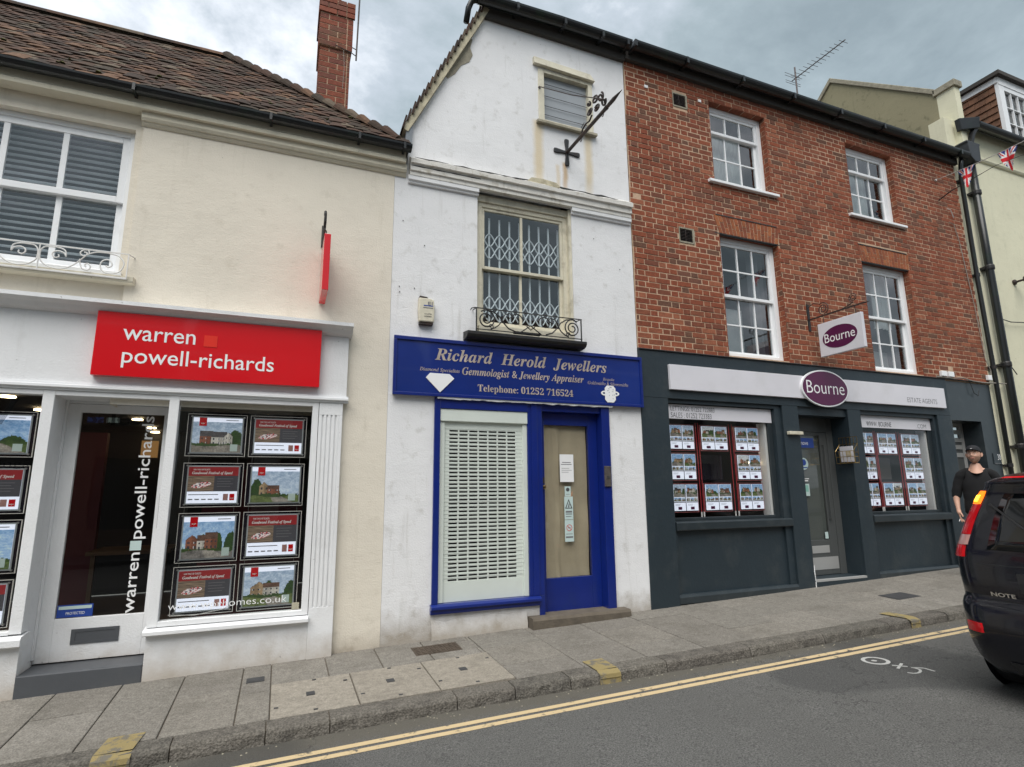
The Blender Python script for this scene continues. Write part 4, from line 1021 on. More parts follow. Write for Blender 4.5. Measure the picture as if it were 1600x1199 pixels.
for xb in (-1.985, -2.585, -3.185): m = MB(); m.tube([(xb, y, 2.06), (xb, y, 1.85)], .006, 6); m.build('bar', 'white_iron', WR)

# ------------------------------------------------------------------ white jeweller's building
JW = thing('rendered_building', (2.5, FY, -1.42), 'narrow white rendered building with half gable and rust stains above the blue jewellery shop', 'building')
wv = lambda z: .012 * noise.noise(Vector((z * 1.7, 4, 1)))
m = MB(); top = lambda x: 5.80; slope = lambda x: min(5.80, 3.93 + (x - 1.09) * 1.98)
xs = [1.09 + .05 * i for i in range(20)] + [2.04, 2.5, 3, 3.5, 3.975]
m.wall(xs, slope, lambda x: 3.55, FY, FY + .3, [(2.755, 3.44, 4.515, 5.22)], step=.3)
m.build('wall', 'white_render', JW)
m = MB(); m.wall([.957, 1.905], lambda x: 3.55, lambda x: .957, FY + .004, FY + .3, []); m.build('wall', 'white_render', JW)
m = MB(); m.wall([3.118, 3.978], lambda x: 3.55, lambda x: .957, FY + .004, FY + .3, []); m.build('wall', 'white_render', JW)
m = MB(); m.wall([1.905, 3.118], lambda x: 1.68, lambda x: .957, FY + .004, FY + .3, []); m.wall([1.905, 3.118], lambda x: 3.55, lambda x: 3.385, FY + .004, FY + .3, []); m.build('wall', 'white_render', JW)
m = MB(); m.wall([.957, 1.437], lambda x: .98, lambda x: -1.66, FY + .002, FY + .3, []); m.build('wall', 'white_render', JW)
m = MB(); m.wall([3.527, 4.003], lambda x: .98, lambda x: -1.62, FY + .002, FY + .3, []); m.build('wall', 'white_render', JW)
m = MB(); m.wall([1.437, 2.66], lambda x: -1.183, lambda x: -1.65, FY + .001, FY + .3, []); m.build('wall', 'white_render', JW)
m = MB()      # bulging foot of render
for (a, b, z) in ((1.44, 2.45, -1.24),):
    n = 14
    for i in range(n):
        p, q = a + (b - a) * i / n, a + (b - a) * (i + 1) / n
        for (za, zb, ya, yb) in ((-1.66, z - .1, .035, .03), (z - .1, z, .03, .0)):
            f = lambda x, e, zz: (x, FY - e * (1 + .5 * noise.noise(Vector((x * 5, zz * 6, 0)))), zz + (.05 * noise.noise(Vector((x * 6, 1, 0))) if zz == z else 0))
            m.face([f(p, ya, za), f(q, ya, za), f(q, yb, zb), f(p, yb, zb)])
m.build('plinth', 'white_render', JW, smooth=True)
# cracked cornice band
m = MB(); n = 46
for i in range(n):
    a, b = 1.112 + (3.956 - 1.112) * i / n, 1.112 + (3.956 - 1.112) * (i + 1) / n
    def pr(x):
        e = .5 * noise.noise(Vector((x * 2.2, 0, 2))) + .35 * noise.noise(Vector((x * 9, 1, 2)))
        bk = .018 * e; zt_ = 3.625 - .02 * abs(e)
        return [(FY + .002, 3.40), (FY - .05, 3.40), (FY - .052, 3.445 + .004 * e), (FY - .07, 3.45 + .004 * e), (FY - .072, 3.515 + bk * .3), (FY - .10 - bk, 3.525), (FY - .105 - bk, 3.575 + bk), (FY - .07 - bk * 2, 3.60 + bk), (FY - .03, zt_), (FY + .002, zt_ + .02)]
    P, Q = pr(a), pr(b)
    for j in range(len(P) - 1): m.face([(a, *P[j]), (b, *Q[j]), (b, *Q[j + 1]), (a, *P[j + 1])])
    if i == 0: m.face([(a, *q) for q in P])
    if i == n - 1: m.face([(b, *q) for q in Q])
m.build('cornice', 'worn_render', JW)
m = MB()
for a, b in ((1.10, 1.912), (3.108, 3.962)): m = MB(); m.profile([(FY + .002, 3.315), (FY - .022, 3.32), (FY - .025, 3.345), (FY - .045, 3.35), (FY - .045, 3.40), (FY + .002, 3.399)], a, b); m.build('capital', 'white_timber', JW, bevel=.003)
m = MB()      # fallen render: hairline cracks along the cornice, and its ragged shadow line as dark strands
pts = [(1.15 + .11 * i, FY - .094 - .006 * (i % 2), 3.588 - .006 * (i % 3 == 1) + .012 * noise.noise(Vector((i, 0, 0)))) for i in range(13)]
m.tube(pts, [.003 + .003 * (i % 3) for i in range(13)], 5)
pts = [(2.2 + .12 * i, FY - .06 - .004 * (i % 2), 3.615 - .01 * (i % 3 == 1) + .012 * noise.noise(Vector((i, 5, 0)))) for i in range(14)]
m.tube(pts, [.004 + .003 * (i % 4) for i in range(14)], 5)
pts = [(1.12 + .1 * i, FY - .073, 3.50 - .015 * noise.noise(Vector((i, 8, 0)))) for i in range(9)]
m.tube(pts, [.003 + .003 * (i % 2) for i in range(9)], 5); m.build('crack_shadow', 'dark_cover', JW)
m = MB(); m.prism([(2.50, 3.60), (2.62, 3.585), (2.86, 3.575), (2.93, 3.60), (2.88, 3.645), (2.7, 3.66), (2.55, 3.65)], FY - .088, FY); m.build('bare_patch', 'verge_board', JW)
# verge: boarded soffit with tiles laid over it
vd = Vector((.95, 0, 1.88)); vl = vd.length; vd.normalize(); vn = Vector((-vd.z, 0, vd.x))
def vpt(s_, e_, y): p = Vector((1.085, 0, 3.925)) + vd * s_ + vn * e_; return (p.x, y, p.z)
m = MB(); m.hexa([vpt(-.02, .0, FY - .06), vpt(vl, .0, FY - .06), vpt(vl, .0, FY + .3), vpt(-.02, .0, FY + .3), vpt(-.02, .075, FY - .06), vpt(vl, .075, FY - .06), vpt(vl, .075, FY + .3), vpt(-.02, .075, FY + .3)]); m.build('verge_board', 'verge_board', JW)
m = MB(); m.prism([vpt(.95, .001, 0)[::2], vpt(.93, -.03, 0)[::2], vpt(1.05, -.07, 0)[::2], vpt(1.20, -.075, 0)[::2], vpt(1.32, -.13, 0)[::2], vpt(1.43, -.12, 0)[::2], vpt(1.50, -.05, 0)[::2], vpt(1.62, -.02, 0)[::2], vpt(1.62, .001, 0)[::2]], FY - .006, FY + .002); m.build('bare_patch', 'old_cement', JW)
for i in range(20):
    s_ = -.02 + i * .106; t = rng.random(); q = rng.uniform(-.006, .006)
    m = MB(); m.hexa([vpt(s_, .050 + q, FY - .085 + q), vpt(s_ + .15, .092, FY - .085 + q), vpt(s_ + .15, .092, FY + .14), vpt(s_, .050 + q, FY + .14), vpt(s_ - .0, .070 + q, FY - .085 + q), vpt(s_ + .15, .112, FY - .085 + q), vpt(s_ + .15, .112, FY + .14), vpt(s_, .070 + q, FY + .14)], t)
    m.build('verge_tile', 'roof_tile', JW)
m = MB()
for i in range(20):
    for j in range(6):
        s_ = -.02 + i * .106; y0 = FY + .145 + j * .17; t = rng.random(); ee = -.055 * (j + 1)
        m.hexa([vpt(s_, .046 + ee, y0), vpt(s_ + .17, .075 + ee, y0), vpt(s_ + .17, .075 + ee - .055, y0 + .165), vpt(s_, .046 + ee - .055, y0 + .165), vpt(s_, .062 + ee, y0), vpt(s_ + .17, .091 + ee, y0), vpt(s_ + .17, .091 + ee - .055, y0 + .165), vpt(s_, .062 + ee - .055, y0 + .165)], t)
m.build('roof_tiles', 'roof_tile', JW, kind='stuff')
m = MB(); m.prism([(1.05, 3.74), (1.12, 3.76), (1.13, 4.0), (1.06, 3.92)], FY - .05, FY + .3); m.build('flashing', 'lead', JW)
m = MB(); m.face([(2.15, FY - .02, 5.90), (3.99, FY - .02, 5.90), (3.99, 8.6, 7.6), (3.5, 8.6, 7.6)]); m.face([(2.15, FY - .02, 5.89), (3.5, 8.6, 7.58), (3.5, 8.6, 3.9), (1.75, FY + 1.2, 3.9)]); m.build('roof', 'roof_tile', JW)
m = MB(); m.box(1.99, 3.975, FY - .055, FY - .001, 5.70, 5.90); m.build('fascia_board', 'roof_felt', JW)
m = MB(); gutter(m, 1.86, 4.0, FY - .145, 5.885, .085, dz=lambda x: -.03 * (2.9 - x) * (x < 2.9))
for x in (2.35, 3.0, 3.55, 3.93): m.box(x - .017, x + .017, FY - .235, FY - .05, 5.792, 5.87)
m.build('gutter', 'black_plastic', JW)
m = MB(); m.tube([(1.95, FY - .125, 5.82), (1.86, FY - .12, 5.83), (1.79, FY - .10, 5.80), (1.76, FY - .07, 5.72), (1.745, FY - .03, 5.55)], .036, 10); m.build('gutter_outlet', 'black_plastic', JW, smooth=True)
m = MB(); m.box(1.96, 2.06, FY - .03, FY + .12, 5.90, 6.02); m.build('ridge_end', 'old_cement', JW)
# top window
fy = FY + .03
m = MB(); m.box(2.70, 2.755 + .025, FY - .012, fy + .06, 4.50, 5.235); m.box(3.415, 3.475, FY - .012, fy + .06, 4.50, 5.235); m.box(2.78, 3.415, FY - .01, fy + .06, 5.19, 5.235); m.box(2.78, 3.415, FY - .011, fy + .06, 4.50, 4.53)
TW = m.build('window', 'old_cream_paint', JW, bevel=.003, label='small top window with frosted pane and wire bars')
bx(2.78, 3.415, fy + .025, fy + .03, 4.53, 5.19).build('pane', 'frosted', TW)
m = MB(); m.hexa([(2.63, FY - .055, 5.262), (3.50, FY - .055, 5.238), (3.50, FY + .001, 5.238), (2.63, FY + .001, 5.262), (2.63, FY - .04, 5.36), (3.44, FY - .04, 5.335), (3.44, FY + .001, 5.335), (2.63, FY + .001, 5.36)]); m.build('head_board', 'old_cream_paint', TW, bevel=.003)
m = MB(); m.hexa([(2.665, FY - .06, 4.447), (3.505, FY - .06, 4.447), (3.505, FY + .03, 4.455), (2.665, FY + .03, 4.455), (2.665, FY - .055, 4.485), (3.505, FY - .055, 4.485), (3.505, FY + .03, 4.499), (2.665, FY + .03, 4.499)]); m.build('sill', 'old_cement', TW, bevel=.004)
for z in (5.07, 4.90, 4.76, 4.635): m = MB(); m.tube([(2.77, fy + .008, z), (3.43, fy + .008, z - .004)], .0035, 5); m.build('bar', 'black_iron', TW)
m = MB(); m.tube([(3.30, fy + .01, 4.54), (3.37, fy + .01, 4.67)], .004, 5); m.build('stay', 'black_iron', TW)
# first-floor window with folding lattice gate behind the glass
GW = sash_window(JW, 1.93, 3.085, 1.80, 3.30, FY + .075, 2, 1, 1, 2.49, mat='old_cream_paint', fr=.055, st=.035, bar=.03, depth=.1, colx=[2.02, 2.485, 2.995], label='old cream sash window with a white folding security gate behind the glass')
m = MB(); m.box(1.905, 1.931, FY + .06, FY + .2, 1.68, 3.385); m.box(3.084, 3.118, FY + .02, FY + .2, 1.68, 3.385); m.box(1.931, 3.084, FY + .055, FY + .2, 3.30, 3.385); m.build('architrave', 'old_cream_paint', GW, bevel=.003)
m = MB(); m.box(1.931, 3.084, FY + .0, FY + .17, 1.70, 1.80); m.build('sill', 'old_cream_paint', GW, bevel=.003)
gy = FY + .172; gx = [1.98 + .1285 * i for i in range(9)]
for x in gx: m = MB(); m.box(x - .010, x + .010, gy, gy + .012, 1.86, 3.17); m.build('gate_bar', 'white_gloss', GW)
m = MB()
for (z0, z1) in ((2.66, 2.97), (1.90, 2.20)):
    h = (z1 - z0) / 2
    for x0, x1 in zip(gx[:-1], gx[1:]):
        for zz0 in (z0, z0 + h * .95):
            for a, b in ((0, 1), (1, 0)):
                p = []
                for q in range(9):
                    t = q / 8; sg = .5 - .5 * math.cos(t * math.pi); p.append((x0 + (x1 - x0) * t, gy - .006 + .003 * a, zz0 + h * (a + (b - a) * sg)))
                m.tube(p, .008, 5)
m.build('gate_lattice', 'white_gloss', GW)
# black ledge and scrolled guard
m = MB(); m.profile([(FY + .001, 1.595), (FY - .10, 1.60), (FY - .14, 1.615), (FY - .16, 1.64), (FY - .16, 1.672), (FY + .05, 1.699), (FY + .05, 1.68), (FY + .001, 1.68)], 1.745, 3.185)
m.build('ledge', 'black_iron', JW, bevel=.004)
BR = thing('window_guard', (2.5, FY - .13, 1.68), 'black scrolled iron guard on the dark ledge above the blue sign', 'railing')
y = FY - .13
m = MB(); m.box(1.83, 3.14, y - .006, y + .006, 1.935, 1.944); m.box(1.85, 3.14, y - .006, y + .006, 1.70, 1.708)
for x in (1.852, 3.13): m.box(x - .006, x + .006, y - .0055, y + .0055, 1.672, 1.9345)
m.tube([(1.84, y, 1.94), (1.80, y, 1.93), (1.785, y, 1.905)], .006, 5)
for x in (1.852, 3.13): m.tube([(x, y, 1.94), (x, FY + .0, 1.95)], .006, 5)
m.build('rail', 'black_iron', BR)
for s_, xc in ((1, 1.965), (-1, 3.015)):
    sw = lambda u, v: (xc + s_ * u, y, v)
    m = MB(); m.tube([sw(math.cos(a) * r_ * -1, 1.822 + math.sin(a) * r_) for a, r_ in [(-4.2 * math.pi * t + .6 * math.pi, .022 + .083 * t) for t in [i / 44 for i in range(45)]]] , .0078, 6); m.build('scroll', 'black_iron', BR)
    m = MB(); m.tube([sw(-.06 + .0, 1.905), sw(0, 1.928), sw(.08, 1.915), sw(.15, 1.87), sw(.20, 1.80), sw(.26, 1.74), sw(.34, 1.715)], .0078, 6); m.build('scroll', 'black_iron', BR)
    m = MB(); m.tube([sw(.05, 1.715), sw(.10, 1.735), sw(.145, 1.77), sw(.18, 1.82), sw(.22, 1.90), sw(.28, 1.915), sw(.30, 1.88), sw(.27, 1.86), sw(.25, 1.88)], .0068, 6); m.build('scroll', 'black_iron', BR)
    m = MB(); m.tube([sw(.03, 1.745), sw(.045, 1.77), sw(.075, 1.765), sw(.08, 1.735), sw(.055, 1.725), sw(.05, 1.745)], .006, 6); m.build('scroll', 'black_iron', BR)
    m = MB(); m.tube([(xc + s_ * .35 + s_ * math.cos(a) * r_, y, 1.845 + math.sin(a) * r_) for a, r_ in [(2.3 * math.pi * t + .2, .08 - .055 * t) for t in [i / 26 for i in range(27)]]], .0068, 6); m.build('scroll', 'black_iron', BR)
m = MB(); m.tube([(2.36, y, 1.71), (2.42, y, 1.75), (2.49, y, 1.80), (2.56, y, 1.75), (2.62, y, 1.71)], .0068, 6); m.tube([(2.44, y, 1.79), (2.49, y, 1.75), (2.54, y, 1.79)], .0068, 6); m.build('scroll', 'black_iron', BR)
m = MB(); m.box(2.30, 2.62, y + .01, y + .06, 1.705, 1.725); m.build('flat_bar', 'black_iron', BR)
# wrought bracket with cross plate
IB = thing('iron_bracket', (3.075, FY, 4.14), 'dark wrought iron sign bracket sticking out from a cross-shaped wall plate', 'bracket')
m = MB()
for q in range(4):
    c, s_ = [(1, 0), (0, 1), (-1, 0), (0, -1)][q]
    P = lambda a, b: (3.075 + c * a - s_ * b, 4.14 + s_ * a + c * b)
    m.prism([P(-.0, -.018), P(.05, -.018), P(.15, -.03), P(.178, -.026), P(.182, 0), P(.178, .026), P(.15, .03), P(.05, .018), P(-.0, .018)], FY - .02 - .002 * (q % 2), FY)
m.build('cross_plate', 'black_iron', IB, bevel=.004)
m = MB(); m.tube([(3.075, FY - .01, 4.14), (3.075, 4.80, 4.12), (3.075, 4.74, 4.12)], [.021, .021, .026], 8); m.tube([(3.075, 4.74, 4.12), (3.075, 4.60, 4.12), (3.075, 4.44, 4.115)], [.020, .022, .003], 8); m.build('arm', 'rusty_iron', IB)
for (yc, zc, r0, a) in ((5.10, 4.30, .055, 0), (4.98, 4.38, .05, 1.2), (4.86, 4.33, .05, 2.1), (4.80, 4.23, .045, 3), (4.95, 4.25, .05, .6), (5.12, 4.42, .03, 2)):
    m = MB(); m.tube([(3.075 + .01 * math.sin(q), yc + math.cos(a + q) * (r0 - .0045 * q), zc + math.sin(a + q) * (r0 - .0045 * q)) for q in [i * .36 for i in range(24)]], .0115, 6); m.build('scroll', 'rusty_iron', IB)
m = MB(); m.tube([(3.075, 5.32, 4.145), (3.075, 5.28, 4.20), (3.075, 5.20, 4.22), (3.075, 5.12, 4.20), (3.075, 5.06, 4.24)], .010, 6); m.build('scroll', 'rusty_iron', IB)
for yc in (5.33, 4.83):
    m = MB(); m.tube([(3.075, yc + math.cos(q) * .018, 4.09 + math.sin(q) * .022) for q in [i * .7 for i in range(9)]], .005, 5); m.build('ring', 'rusty_iron', IB)
m = MB(); m.tube([(2.712, FY - .03, 4.953), (2.90, 5.2, 4.55), (3.07, 4.75, 4.22)], .006, 6); m.lathe((2.712, FY - .02, 4.955), [(.018, 0), (.012, .02)], 8); m.build('stay_rod', 'rusty_iron', IB)
# alarm box
AB = thing('alarm_box', (1.32, FY, 1.72), 'cream burglar alarm box with faded blue print on the white wall', 'alarm')
m = MB(); m.prism([(1.245, 1.745), (1.405, 1.745), (1.41, 1.86), (1.403, 1.99), (1.36, 2.005), (1.24, 2.005), (1.238, 1.86)], FY - .065, FY); m.build('case', 'old_cream_paint', AB, bevel=.012)
m = MB(); m.prism([(1.25, 1.715), (1.395, 1.715), (1.40, 1.744), (1.25, 1.744)], FY - .05, FY); m.prism([(1.25, 2.0051), (1.345, 2.0051), (1.33, 2.022), (1.25, 2.03)], FY - .055, FY); m.build('light_cover', 'rusty_iron', AB, bevel=.006)
text('EI', 1.335, 1.385, 1.93, 1.965, FY - .0665, 'grey_print', AB, bold=.01)
bx(1.29, 1.39, FY - .0665, FY - .0655, 1.915, 1.926).build('print_band', 'blue_sticker', AB); bx(1.285, 1.39, FY - .0665, FY - .0655, 1.893, 1.902).build('print_band', 'grey_print', AB)
text('01276', 1.30, 1.375, 1.822, 1.838, FY - .0665, 'dark_print', AB, bold=.01); text('63880', 1.30, 1.375, 1.795, 1.811, FY - .0665, 'dark_print', AB, bold=.01)
# blue fascia sign
BS = thing('shop_sign', (2.5, FY - .03, .96), 'long blue jeweller fascia sign with gold italic letters, diamond and ring', 'sign')
bx(1.0, 3.985, FY - .045, FY + .001, .965, 1.566).build('board', 'blue_sign', BS)
m = MB(); m.box(.992, 3.993, FY - .062, FY - .044, 1.535, 1.574); m.box(.992, 3.993, FY - .062, FY - .044, .957, .990); m.box(.992, 1.025, FY - .061, FY - .044, .99, 1.535); m.box(3.962, 3.993, FY - .061, FY - .044, .99, 1.535); m.build('frame', 'blue_gloss', BS, bevel=.004)
ty = FY - .0475
text(mathtext('Richard  Herold  Jewellers', 'bi'), 1.425, 3.50, 1.330, 1.478, ty, 'gold_print', BS, bold=.004)
text(mathtext('Gemmologist & Jewellery Appraiser', 'bi').replace('&', '\u0026'), 1.722, 3.188, 1.185, 1.293, ty, 'gold_print', BS, bold=.004)
text(mathtext('Telephone: 01252 716524', 'b'), 1.897, 3.045, 1.018, 1.118, ty, 'gold_print', BS, bold=.002)
text(mathtext('Diamond Specialists', 'i'), 1.265, 1.695, 1.213, 1.262, ty, 'gold_print', BS, bold=.006)
text(mathtext('Bespoke', 'i'), 3.445, 3.600, 1.246, 1.290, ty, 'gold_print', BS, bold=.004)
text(mathtext('Goldsmiths & Silversmiths', 'i'), 3.24, 3.79, 1.200, 1.240, ty, 'gold_print', BS, bold=.004)
m = MB(); m.prism([(1.331, 1.153), (1.483, 1.004), (1.635, 1.158), (1.583, 1.203), (1.374, 1.203)], ty - .006, ty + .0015); m.build('diamond_emblem', 'white_print', BS)
m = MB()
for s_ in (-1, 1):
    P = [(3.533 + s_ * .065 + s_ * .06 * math.sin(q), 1.105 + .030 * math.cos(q)) for q in [i * math.pi / 8 for i in range(9)]]; I = [(3.533 + s_ * .072 + s_ * .030 * math.sin(q), 1.105 + .011 * math.cos(q)) for q in [i * math.pi / 8 for i in range(9)]]
    for i in range(8): m.face([(P[i][0], ty - .004, P[i][1]), (P[i + 1][0], ty - .004, P[i + 1][1]), (I[i + 1][0], ty - .004, I[i + 1][1]), (I[i][0], ty - .004, I[i][1])])
m.build('ring_emblem', 'white_print', BS)
m = MB(); m.prism([(3.49, .998), (3.576, .998), (3.605, 1.03), (3.605, 1.165), (3.576, 1.197), (3.49, 1.197), (3.461, 1.165), (3.461, 1.03)], ty - .008, ty - .005); m.build('gem_emblem', 'white_print', BS)
m = MB()
for i in range(16): a = rng.uniform(3.48, 3.58); b = rng.uniform(1.02, 1.17); m.face([(a, ty - .0085, b), (a + rng.uniform(.01, .02), ty - .0085, b + .004), (a + .006, ty - .0085, b + rng.uniform(.01, .02))])
m.build('gem_facets', 'frosted', BS, kind='stuff')
m = MB(); n = 60      # torn sealant under the sign
for i in range(n):
    a, b = 1.46 + 2.1 * i / n, 1.46 + 2.1 * (i + 1) / n; f = lambda x: .945 + .010 * noise.noise(Vector((x * 11, 0, 0))) + .006 * noise.noise(Vector((x * 40, 0, 0)))
    m.hexa([(a, FY - .05, f(a) - .006), (b, FY - .05, f(b) - .006), (b, FY + .0, f(b) - .004), (a, FY + .0, f(a) - .004), (a, FY - .052, .9565), (b, FY - .052, .9565), (b, FY + .0, .9565), (a, FY + .0, .9565)])
m.build('sealant', 'white_gloss', BS)
# blue shopfront
m = MB(); BY = FY - .025
m.box(1.437, 1.50, BY, FY + .12, -1.09, .955); m.box(1.50, 2.488, BY + .002, FY + .12, .842, .955); m.box(2.487, 2.66, BY + .012, FY + .16, -1.09, .955); m.box(2.53, 2.60, BY, BY + .0115, -1.09, .955)
m.box(2.655, 3.42, BY + .03, FY + .16, .866, .955); m.box(3.42, 3.527, BY + .001, FY + .16, -1.33, .955); m.box(2.60, 2.661, BY + .013, FY + .16, -1.33, -1.0905)
FR = m.build('shopfront', 'blue_gloss', JW, bevel=.005)
m = MB(); m.profile([(FY + .12, -1.183), (BY - .01, -1.183), (BY - .015, -1.165), (BY - .015, -1.14), (BY - .045, -1.135), (BY - .045, -1.108), (BY - .01, -1.09), (FY + .12, -1.088)], 1.425, 2.599); m.build('sill', 'blue_gloss', FR, bevel=.004)
SH = MB().box(1.502, 2.486, FY - .012, FY + .10, .712, .841).build('roller_shutter', 'shutter_paint', JW, bevel=.006)
m = MB(); m.box(1.502, 1.556, FY + .008, FY + .06, -1.087, .7115); m.box(2.434, 2.486, FY + .008, FY + .06, -1.087, .7115); m.build('guide_rail', 'shutter_paint', SH, bevel=.003)
# one lath with seven slots, repeated
lx0, lx1, ph = 1.557, 2.433, .0394
def lath(h0=.010, slots=True):
    mb = MB(); y0, y1 = 0, .006; xs = [1.612 + .1085 * i for i in range(7)]; zz = [0, .011, .0285, ph - .0006]
    def blk(a, b, c, d): mb.box(a - lx0, b - lx0, y0, y1, c, d)
    mb.box(0, lx1 - lx0, y0, y1, zz[0], zz[1]); mb.box(0, lx1 - lx0, y0, y1, zz[2], zz[3])
    p = lx0
    for x in xs: blk(p, x, zz[1], zz[2]); p = x + .092
    blk(p, lx1, zz[1], zz[2])
    mb.box(0, lx1 - lx0, -.002, -.0001, zz[3] - .004, zz[3] - .0)
    return mb.mesh('lath', 'shutter_paint', (0, 0, 0))
LM = lath()
for i in range(39):
    place('lath', LM, SH, (lx0, FY + .03 + rng.uniform(-.002, .002) - .006 * math.exp(-((i - 22) / 5) ** 2), -.905 + i * ph + .004))
for z0, z1 in ((-1.087, -.902), (-.902 + 39 * ph + .002, .7115)): bx(lx0, lx1, FY + .028, FY + .036, z0, z1).build('shutter_panel', 'shutter_paint', SH)
m = MB(); m.box(lx0, lx1, FY + .07, FY + .08, -1.087, .7); m.build('backing', 'dark_interior', SH)
# blue door with taped paper behind its glass
yy = FY + .10
dx0, dx1, dz0, dz1 = 2.662, 3.419, -1.325, .865; gx0, gx1, gz0, gz1 = 2.735, 3.30, -.945, .725
m = MB(); m.box(dx0, gx0, yy, yy + .045, dz0, dz1); m.box(gx1, dx1, yy, yy + .045, dz0, dz1); m.box(gx0, gx1, yy, yy + .045, dz0, gz0); m.box(gx0, gx1, yy, yy + .045, gz1, dz1)
BD = m.build('door', 'blue_gloss', JW, bevel=.004)
bx(gx0, gx1, yy + .012, yy + .017, gz0, gz1).build('pane', 'shop_glass', BD)
simple('kraft_paper', (.50, .435, .315), .85, var=.12, vscale=2.2)
def papers(a, b, y):
    mb = MB(); nu, nv = 14, 34
    f = lambda u, v: (a + (b - a) * u, y + .010 * noise.noise(Vector((u * 3.3, v * 2.2, a))) + .010 * noise.noise(Vector((u * 6 + v * 6, v * 5, a + 3))), gz0 + (gz1 - gz0) * v)
    for i in range(nu):
        for j in range(nv): mb.face([f(i / nu, j / nv), f((i + 1) / nu, j / nv), f((i + 1) / nu, (j + 1) / nv), f(i / nu, (j + 1) / nv)])
    return mb
papers(gx0 + .002, 2.93, yy + .040).build('paper_blind', 'kraft_paper', BD, smooth=True); papers(2.915, gx1 - .002, yy + .056).build('paper_blind', 'kraft_paper', BD, smooth=True)
bx(gx0 - .3, gx1 + .2, yy + .25, yy + .26, -1.3, .9).build('backing', 'dark_interior', BD)
NT = thing('notice', (2.99, yy, .10), 'white typed notice taped high on the papered door glass', 'notice')
bx(2.93, 3.105, yy + .008, yy + .0095, .085, .395).build('sheet', 'white_print', NT)
m = MB()
for i, (a, b) in enumerate(((.03, .14), (.015, .15), (.02, .12), (.02, .15), (.02, .11))): z = .30 - i * .022 - (.02 if i > 1 else 0); m.box(2.93 + a, 2.93 + b, yy + .0072, yy + .008, z, z + (.008 if i < 2 else .004))
m.build('print_lines', 'grey_print', NT)
def sticker(x0, x1, z0, z1, label, cat='sticker'):
    t = thing('sticker', (x0, yy, z0), label, cat); bx(x0, x1, yy + .008, yy + .0095, z0, z1).build('sheet', 'pale_sticker', t); return t
t = sticker(2.985, 3.06, -.075, .035, 'small pale sticker with a dark disc, directly below the white notice')
m = MB(); m.lathe((3.022, yy + .0065, .0), [(.022, 0), (.022, .0015)], 18); m.build('disc', 'green_sticker' if False else 'grey_paint', t); bx(3.0, 3.045, yy + .0072, yy + .0079, -.055, -.05).build('print_line', 'grey_print', t)
t = sticker(2.975, 3.085, -.33, -.078, 'pale sticker with black warning triangle on the papered door')
m = MB(); c = (3.03, -.165)
o3 = [(c[0] - .046, -.21), (c[0] + .046, -.21), (c[0], -.105)]; i3 = [(c[0] - .031, -.202), (c[0] + .031, -.202), (c[0], -.126)]
for i in range(3): j = (i + 1) % 3; m.face([(o3[i][0], yy + .007, o3[i][1]), (o3[j][0], yy + .007, o3[j][1]), (i3[j][0], yy + .007, i3[j][1]), (i3[i][0], yy + .007, i3[i][1])])
m.build('triangle', 'dark_print', t)
m = MB(); m.prism([(c[0] - .012, -.198), (c[0] + .006, -.198), (c[0] + .012, -.16), (c[0] + .002, -.15)], yy + .0068, yy + .0079); m.build('figure', 'grey_print', t)
m = MB(); m.box(2.99, 3.07, yy + .0072, yy + .0079, -.255, -.235); m.box(2.99, 3.07, yy + .0072, yy + .0079, -.275, -.265); m.box(2.99, 3.06, yy + .0072, yy + .0079, -.30, -.293); m.build('print_lines', 'grey_print', t)
t = sticker(2.975, 3.085, -.57, -.335, 'no smoking sticker with red ring, lowest on the papered door')
m = MB()
for i in range(24):
    a, b = 2 * math.pi * i / 24, 2 * math.pi * (i + 1) / 24; m.face([(3.03 + .036 * math.cos(a), yy + .007, -.42 + .036 * math.sin(a)), (3.03 + .036 * math.cos(b), yy + .007, -.42 + .036 * math.sin(b)), (3.03 + .030 * math.cos(b), yy + .007, -.42 + .030 * math.sin(b)), (3.03 + .030 * math.cos(a), yy + .007, -.42 + .030 * math.sin(a))])
m.face([(3.006, yy + .007, -.400), (3.010, yy + .007, -.396), (3.054, yy + .007, -.440), (3.050, yy + .007, -.444)]); m.build('red_ring', 'red_sign', t)
m = MB(); m.box(3.012, 3.045, yy + .0074, yy + .0079, -.424, -.416); m.box(2.99, 3.07, yy + .0074, yy + .0079, -.49, -.484); m.box(2.985, 3.075, yy + .0074, yy + .0079, -.53, -.512); m.build('print_lines', 'grey_print', t)
m = MB(); m.box(2.675, 2.73, yy - .004, yy, .07, .135); m.build('lock_plate', 'rusty_iron', BD)
m = MB(); m.lathe((2.708, yy - .03, .03), [(.004, -.028), (.018, -.022), (.024, -.008), (.018, .006), (.010, .014), (.018, .03)], 14); m.build('handle', 'brass', BD, smooth=True)
for z in (.40, -.72): m = MB(); m.lathe((2.698, yy - .004, z), [(.009, 0), (.009, .004)], 10); m.build('screw', 'white_print', BD)
IC = thing('entry_panel', (3.46, BY - .01, .04), 'small steel entry panel screwed to the right blue door post', 'intercom')
bx(3.425, 3.508, BY - .018, BY + .0, .03, .26).build('plate', 'kick_dark', IC, bevel=.004); bx(3.452, 3.483, BY - .022, BY - .0181, .12, .15).build('button', 'dark_cover', IC)
m = MB(); n = 12
